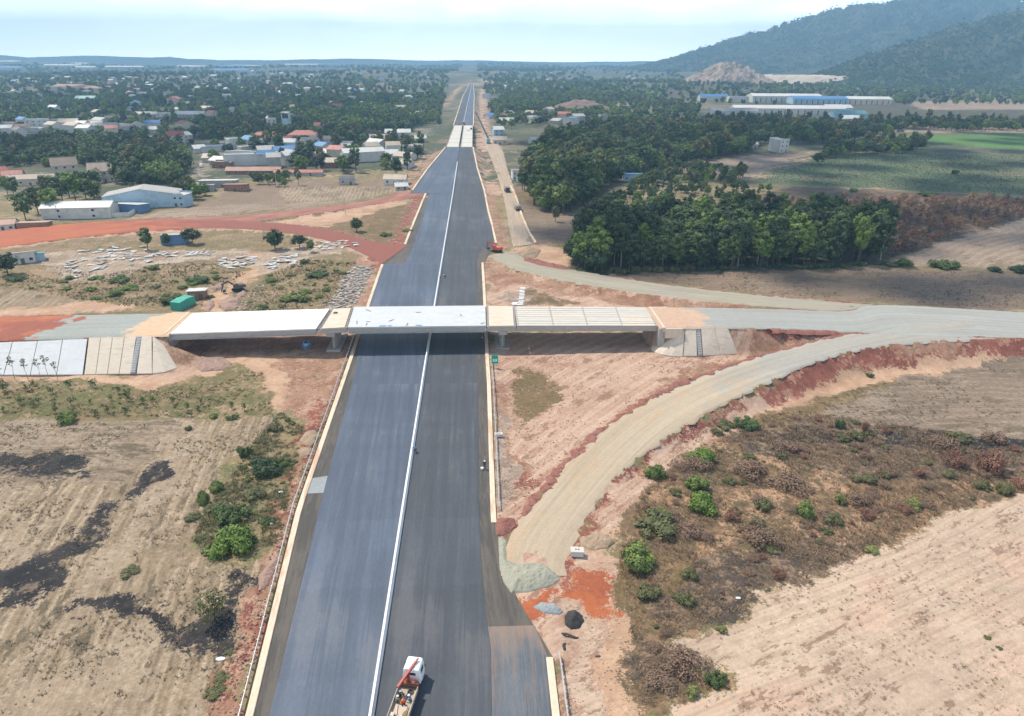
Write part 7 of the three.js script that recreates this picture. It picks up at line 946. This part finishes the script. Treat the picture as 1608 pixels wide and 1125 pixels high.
function digger(x, z, turn, paint, label, name = 'excavator') { const t = thing(name, label, 'excavator', x, landH(x, z) + 0.12, z, turn); for (const s of [-1, 1]) mesh('track', (() => { const q = new THREE.Shape(); q.absarc(-1.4, 0.42, 0.42, 1.57, 4.71); q.absarc(1.4, 0.42, 0.42, -1.57, 1.57); return new THREE.ExtrudeGeometry(q, { depth: 0.55, bevelEnabled: false }).rotateY(Math.PI / 2).translate(s * 1.0 - 0.28, 0, 0); })(), tyre, t);
  mesh('turntable', cyl(0.7, 0.7, 0.3, 0, 0.95, 0, 14), darkM, t); mesh('house', cbox(2.4, 1.1, 2.8, 0, 1.65, 0.5, 0.12), paint, t); mesh('cab', cbox(1.0, 1.5, 1.5, -0.65, 1.95, -0.8, 0.1), paint, t); mesh('cab_glass', bx(0.9, 0.8, 0.04, -0.65, 2.2, -1.57), glassDark, t); mesh('counterweight', cbox(2.3, 0.9, 0.6, 0, 1.6, 2.0, 0.15), paint, t);
  mesh('boom', merge([bx(0.4, 0.5, 2.6, 0.35, 2.9, -1.9, 0, 0.65), bx(0.36, 0.42, 2.4, 0.35, 3.3, -3.9, 0, -0.4)]), paint, t); mesh('stick', bx(0.3, 0.36, 2.4, 0.35, 1.95, -4.8, 0, -1.2), paint, t); mesh('bucket', prism([[-0.5, 0], [-0.3, 0.8], [0.4, 0.8], [0.5, 0.2]], 1.0, 0.35, 0.3, -4.3), darkM, t); return t; }
digger(6.48,-266.98, 0.9, std([.50, .10, .05], 0.5), 'orange excavator standing at the mouth of the upper ramp'); digger(-78.51,-221.19, 2.2, std([.10, .09, .085], 0.8), 'small dark excavator on the scrap beside the sandy track');
{ const t = thing('mobile_crane', 'teal mobile crane with a raised dark boom beside the far viaduct', 'crane', 8.48,-640, 0); t.position.set(t.position.x, landH(t.position.x, t.position.y), t.position.y); mesh('carrier', cbox(3, 1.6, 11, 0, 1.6, 0, 0.15), std([.16, .30, .32], 0.6), t); mesh('upper_works', cbox(3, 2, 4.5, 0, 3.2, 1.5, 0.15), std([.20, .36, .38], 0.6), t); mesh('boom', limb([[0, 4, 0], [-5, 14, -4], [-11, 26, -8]], 0.8, 0.45, 4), std([.15, .19, .21], 0.6), t); for (const z of [-4, -2, 2, 4]) for (const s of [-1, 1]) wheel(t, s * 1.3, 0.7, z, 0.7, 0.5); }
function car(name, x, z, turn, paint, l, h, label, y) { const t = thing(name, label, name === 'van' ? 'van' : 'car', x, y ?? landH(x, z) + 0.1, z, turn); mesh('body', prism([[-l / 2, 0.35], [-l / 2, 0.9], [-l * 0.3, 1.0], [-l * 0.16, h], [l * 0.42, h], [l / 2, 0.95], [l / 2, 0.35]], 1.75), paint, t); mesh('windscreen', bx(1.5, 0.05, l * 0.16, 0, (1 + h) / 2 + 0.05, -l * 0.235, 0, -Math.atan2(h - 1, l * 0.14)), glassDark, t); for (const s of [-1, 1]) mesh('side_window', bx(0.03, 0.35, l * 0.45, s * 0.885, h - 0.32, l * 0.1), glassDark, t); for (const q of [-0.32, 0.32]) for (const s of [-1, 1]) wheel(t, s * 0.8, 0.33, q * l, 0.33, 0.22); return t; }
car('van', -188.69,-497, 0.4, whitePaint, 5, 2.2, 'white van at the mouth of the village street'); car('van', -209.93,-601, 0.3, std([.10, .24, .40], 0.4), 5, 2.3, 'blue van on the village street'); dumpTruck(-192.79,-528, 0.35, std([.06, .06, .08], 0.5), 'dark lorry on the village street'); car('car', -10.06,-701, 0, whitePaint, 4.5, 1.6, 'white car on the far viaduct', 5.15); car('car', -7.11,-710, 0, std([.03, .04, .06], 0.4), 4.5, 1.6, 'black car on the far viaduct', 5.15); car('car', -178.89,-370.2, -0.6, std([.03, .04, .07], 0.4), 4.5, 1.5, 'dark car parked behind the blue warehouse'); car('car', -181.6,-404, -0.6, whitePaint, 4.5, 1.6, 'white car parked under the flowering tree');
{ const [x, z] = [-45.33,-170.09], t = thing('concrete_mixer', 'small blue concrete mixer on shaded soil below the white span', 'mixer', x, landH(x, z), z, 0.4), blue = std([.12, .25, .45], 0.5); mesh('drum', new THREE.LatheGeometry([[0, 0], [0.6, 0.1], [0.95, 0.7], [0.8, 1.3], [0.45, 1.6]].map((p) => new THREE.Vector2(...p)), 16).rotateX(0.5).translate(0, 0.8, 0), blue, t); mesh('frame', merge([bx(0.12, 1.6, 0.12, -1.05, 0.8, 0), bx(0.12, 1.6, 0.12, 1.05, 0.8, 0), bx(2.2, 0.12, 0.12, 0, 0.5, 0.7), bx(2.2, 0.12, 0.12, 0, 0.5, -0.7), bx(0.12, 0.12, 1.5, -1.05, 0.45, 0), bx(0.12, 0.12, 1.5, 1.05, 0.45, 0)]), blue, t); for (const s of [-1, 1]) wheel(t, s * 1.15, 0.3, 0.6, 0.3, 0.15); }
// ---------- yard stock: slabs, blocks, precast pieces ----------
{
  const r = rng(909), gs = [[2.4, 0.16, 1.0], [3.0, 0.2, 0.8], [1.8, 0.22, 1.2]].map(([a, b, c]) => cbox(a, b, c, 0, b / 2, 0, 0.03)), ms = [concPale, concPlank, concPlank, concGrey];
  const zones = [[[[-153.92,-257.49],[-144.78,-264.46],[-133.85,-268.9],[-128.48,-260.48],[-134.03,-246.95],[-138.99,-236.16]], 48, 'pale slab in the tumbled heap left in the slab yard', 'slabs of the left heap'], [[[-155.78,-273.19],[-146.19,-279.96],[-131.96,-279.69],[-128.57,-271.67],[-139.87,-269.02],[-152.6,-268.34]], 26, 'pale slab in the row at the back of the slab yard', 'slabs of the back row'], [[[-131.34,-263.26],[-119.72,-267.66],[-119.24,-255],[-125.18,-248.39]], 18, 'pale slab beside the bare patch of the yard', 'slabs beside the bare patch'], [[[-122.13,-267.71],[-103.77,-272.14],[-102.19,-265.42],[-118.06,-261.16]], 26, 'pale slab in the long row before the blue shed', 'slabs before the blue shed'], [[[-97.94,-259.83],[-86.61,-266.04],[-82.8,-257.72],[-86.08,-244.25],[-92.52,-247.66]], 40, 'pale slab in the heap at the bend of the sandy track', 'slabs at the track bend'], [[[-80.73,-260.37],[-70.31,-270.49],[-68.33,-253.9],[-75.34,-244.01]], 34, 'pale slab in the heap under the mango tree', 'slabs under the mango tree'], [[[-68.52,-282.61],[-51.06,-285.48],[-48.55,-276.02],[-63.62,-271.33]], 26, 'pale slab in the rows beside the red road', 'slabs beside the red road']];
  for (const [poly, n, label, group] of zones) { let x0 = 1e9, x1 = -1e9, z0 = 1e9, z1 = -1e9; for (const [x, z] of poly) { x0 = Math.min(x0, x); x1 = Math.max(x1, x); z0 = Math.min(z0, z); z1 = Math.max(z1, z); }
    for (let i = 0, k = 0; i < n && k < 4000; k++) { const x = lerp(x0, x1, r()), z = lerp(z0, z1, r()); if (!inside(poly, x, z)) continue; i++; const m = tag(mesh('concrete_slab', gs[Math.floor(r() * 3)], ms[Math.floor(r() * 4)]), label, 'slab', group); m.position.set(x, landH(x, z) + r() * 0.45, z); m.rotation.set((r() - 0.5) * 0.35, (r() < 0.7 ? 0.15 : 1.2) + (r() - 0.5) * 0.6, (r() - 0.5) * 0.35); } }
  const bg = cbox(0.95, 0.5, 0.55, 0, 0.25, 0, 0.04), rows = [[-46.56,-245.8],[-38.61,-247.28],[-37.69,-222.23],[-39.31,-199.69],[-46.65,-198.75],[-46.42,-222.45]];
  for (const [x, z, a, b] of scatter(rows, 1.55, 911, 0.93, 0.3)) { const m = tag(mesh('kerb_block', bg, a < 0.5 ? concGrey : concPlank), 'pale concrete block set out in rows beside the left bank of the highway', 'block', 'rows of concrete blocks'); m.position.set(x, landH(x, z) + (a < 0.3 ? 0.4 : 0), z); m.rotation.y = 0.4 + (b - 0.5) * 0.9; }
  const pg = cbox(1.6, 0.35, 0.5, 0, 0.18, 0, 0.03); for (let i = 0; i < 13; i++) for (const u of [0, 1]) { if (u && i < 9) continue; const [x, z] = u ? [lerp([10.38,-203.64][0], [10.72,-206.67][0], (i - 9) / 4), lerp([10.38,-203.64][1], [10.72,-206.67][1], (i - 9) / 4)] : [lerp([12.14,-203.59][0], [13.95,-220.96][0], i / 12), lerp([12.14,-203.59][1], [13.95,-220.96][1], i / 12)]; const m = tag(mesh('precast_beam', pg, concWhite), 'white precast piece laid out behind the planked span', 'precast piece', 'precast pieces behind the planked span'); m.position.set(x + (r() - 0.5) * 0.4, landH(x, z) + 0.05, z); m.rotation.y = (r() - 0.5) * 0.2; }
  for (const [poly, h, label] of [[[[-80.95,-209.05],[-79.05,-213.99],[-75.09,-211.37],[-73.62,-202.9],[-76.66,-200.68]], 0.8, 'grey brown scrap heap right of the sandy track'], [[[-84.75,-206.73],[-83.35,-211.58],[-80.49,-205.43],[-80.38,-198.53]], 1.0, 'pinkish rubble heap beside the green container'], [[[-89.05,-223.5],[-86.44,-230.49],[-84.15,-224.76],[-85.96,-218.05]], 0.8, 'brown brushwood heap beside the sandy track'], [[[-78.27,-216.54],[-77.08,-223.2],[-74.65,-217.76],[-75.87,-212.64]], 0.7, 'dark scrap heap below the small excavator']]) heap('rubble_heap', poly, h, mPink, label, 'rubble heap', 0.9, 0.4);
  for (const [p, w, l] of [[[-35.29,-105], 1.0, 'white rag on the dry slope left of the guardrail'], [[-34.41,-95.51], 0.7, 'small white rag below the dark bush'], [[-33.57,-68.21], 1.3, 'white plastic sack at the edge of the burnt ground'], [[35.95,-76.06], 0.8, 'white scrap on the dark brush'], [[14.47,-66.86], 0.8, 'dark red crate on the sand track']]) tag(mesh('litter', new THREE.IcosahedronGeometry(0.5, 1).scale(w, 0.35, w * 0.5).translate(p[0], landH(...p) + 0.12, p[1]), l.includes('red') ? rustMat : std([.78, .76, .72], 0.8)), l, 'litter');
  const pole = thing('utility_pole', 'thin grey utility pole beside the village fields', 'pole', 0, 0, 0, 0, 'utility poles'); mesh('shaft', cyl(0.16, 0.1, 9, 0, 4.4, 0, 8), std([.40, .38, .35], 0.9), pole); mesh('cross_arm', bx(1.8, 0.12, 0.12, 0, 8.3, 0), std([.40, .38, .35], 0.9), pole);
  const spots = [[-90.21,-293.93], [-64.86,-341.6], [-115.94,-413], [-106.04,-638], [-106.11,-536], [-192.9,-329.15], [411,-744], [27.91,-402], [-199.78,-325.2], [399.72,-867], [-173.23,-448], [-216.4,-652]]; spots.forEach(([x, z], i) => { if (i) dup(pole, x, landH(x, z), z, i).userData = { ...pole.userData }; else pole.position.set(x, landH(x, z), z); });
  tag(mesh('kerb', sweep(resample([[18.49,0.1,-418],[19.89,0.1,-372.74],[20.25,0.1,-332.57],[21.29,0.1,-298.47],[22.59,0.1,-279.41]], 40).map(([x, y, z]) => [x, landH(x, z), z]), [[-0.4, 0], [-0.4, 0.7], [0.4, 0.7], [0.4, 0]]), kerbMat), 'low tan retaining kerb between the service road and the bare lot', 'kerb');
}
// ---------- broken fair weather cloud above and out of the frame, whose shade lies on the wood, the fields and the town ----------
{
  const r = rng(1212), g = new THREE.IcosahedronGeometry(1, 1), list = [], high = 900, k = high / toSun.y;
  const shade = (poly, gap, keep) => { for (const [x, z, a, b] of scatter(poly, gap, 1300 + list.length, keep, -500)) list.push([x + toSun.x * k, high + (a - 0.5) * 60, z + toSun.z * k, gap * (0.55 + 0.35 * b)]); };
  shade([[27.29,-229.24],[65.33,-207.76],[120.15,-206.35],[173.05,-204.99],[268.12,-196.27],[729,-539],[762,-898],[298.48,-983],[71.39,-757],[24.29,-402],[23.55,-262.81]], 26, (x, z) => 0.42 * sst(0.26, 0.42, smp(T1, x / 700, z / 700 + 0.3)));
  shade([[-387.72,-534],[-238.03,-613],[-57.91,-594],[-45.92,-870],[-75.05,-1452],[-629,-1675],[-1039,-1486]], 34, (x, z) => 0.42 * sst(0.3, 0.5, smp(T1, x / 1300 + 0.4, z / 1300)));
  const im = new THREE.InstancedMesh(g, std([.9, .9, .9], 1), list.length), m = new THREE.Matrix4(); im.name = 'cloud'; im.userData.kind = 'stuff';
  list.forEach(([x, y, z, s], i) => { m.makeScale(s, s * 0.6, s).setPosition(x, y, z); im.setMatrixAt(i, m); }); scene.add(im);
}
scene.traverse((o) => { if (o.isMesh) { o.castShadow = true; o.receiveShadow = true; } });
renderer.render(scene, camera);
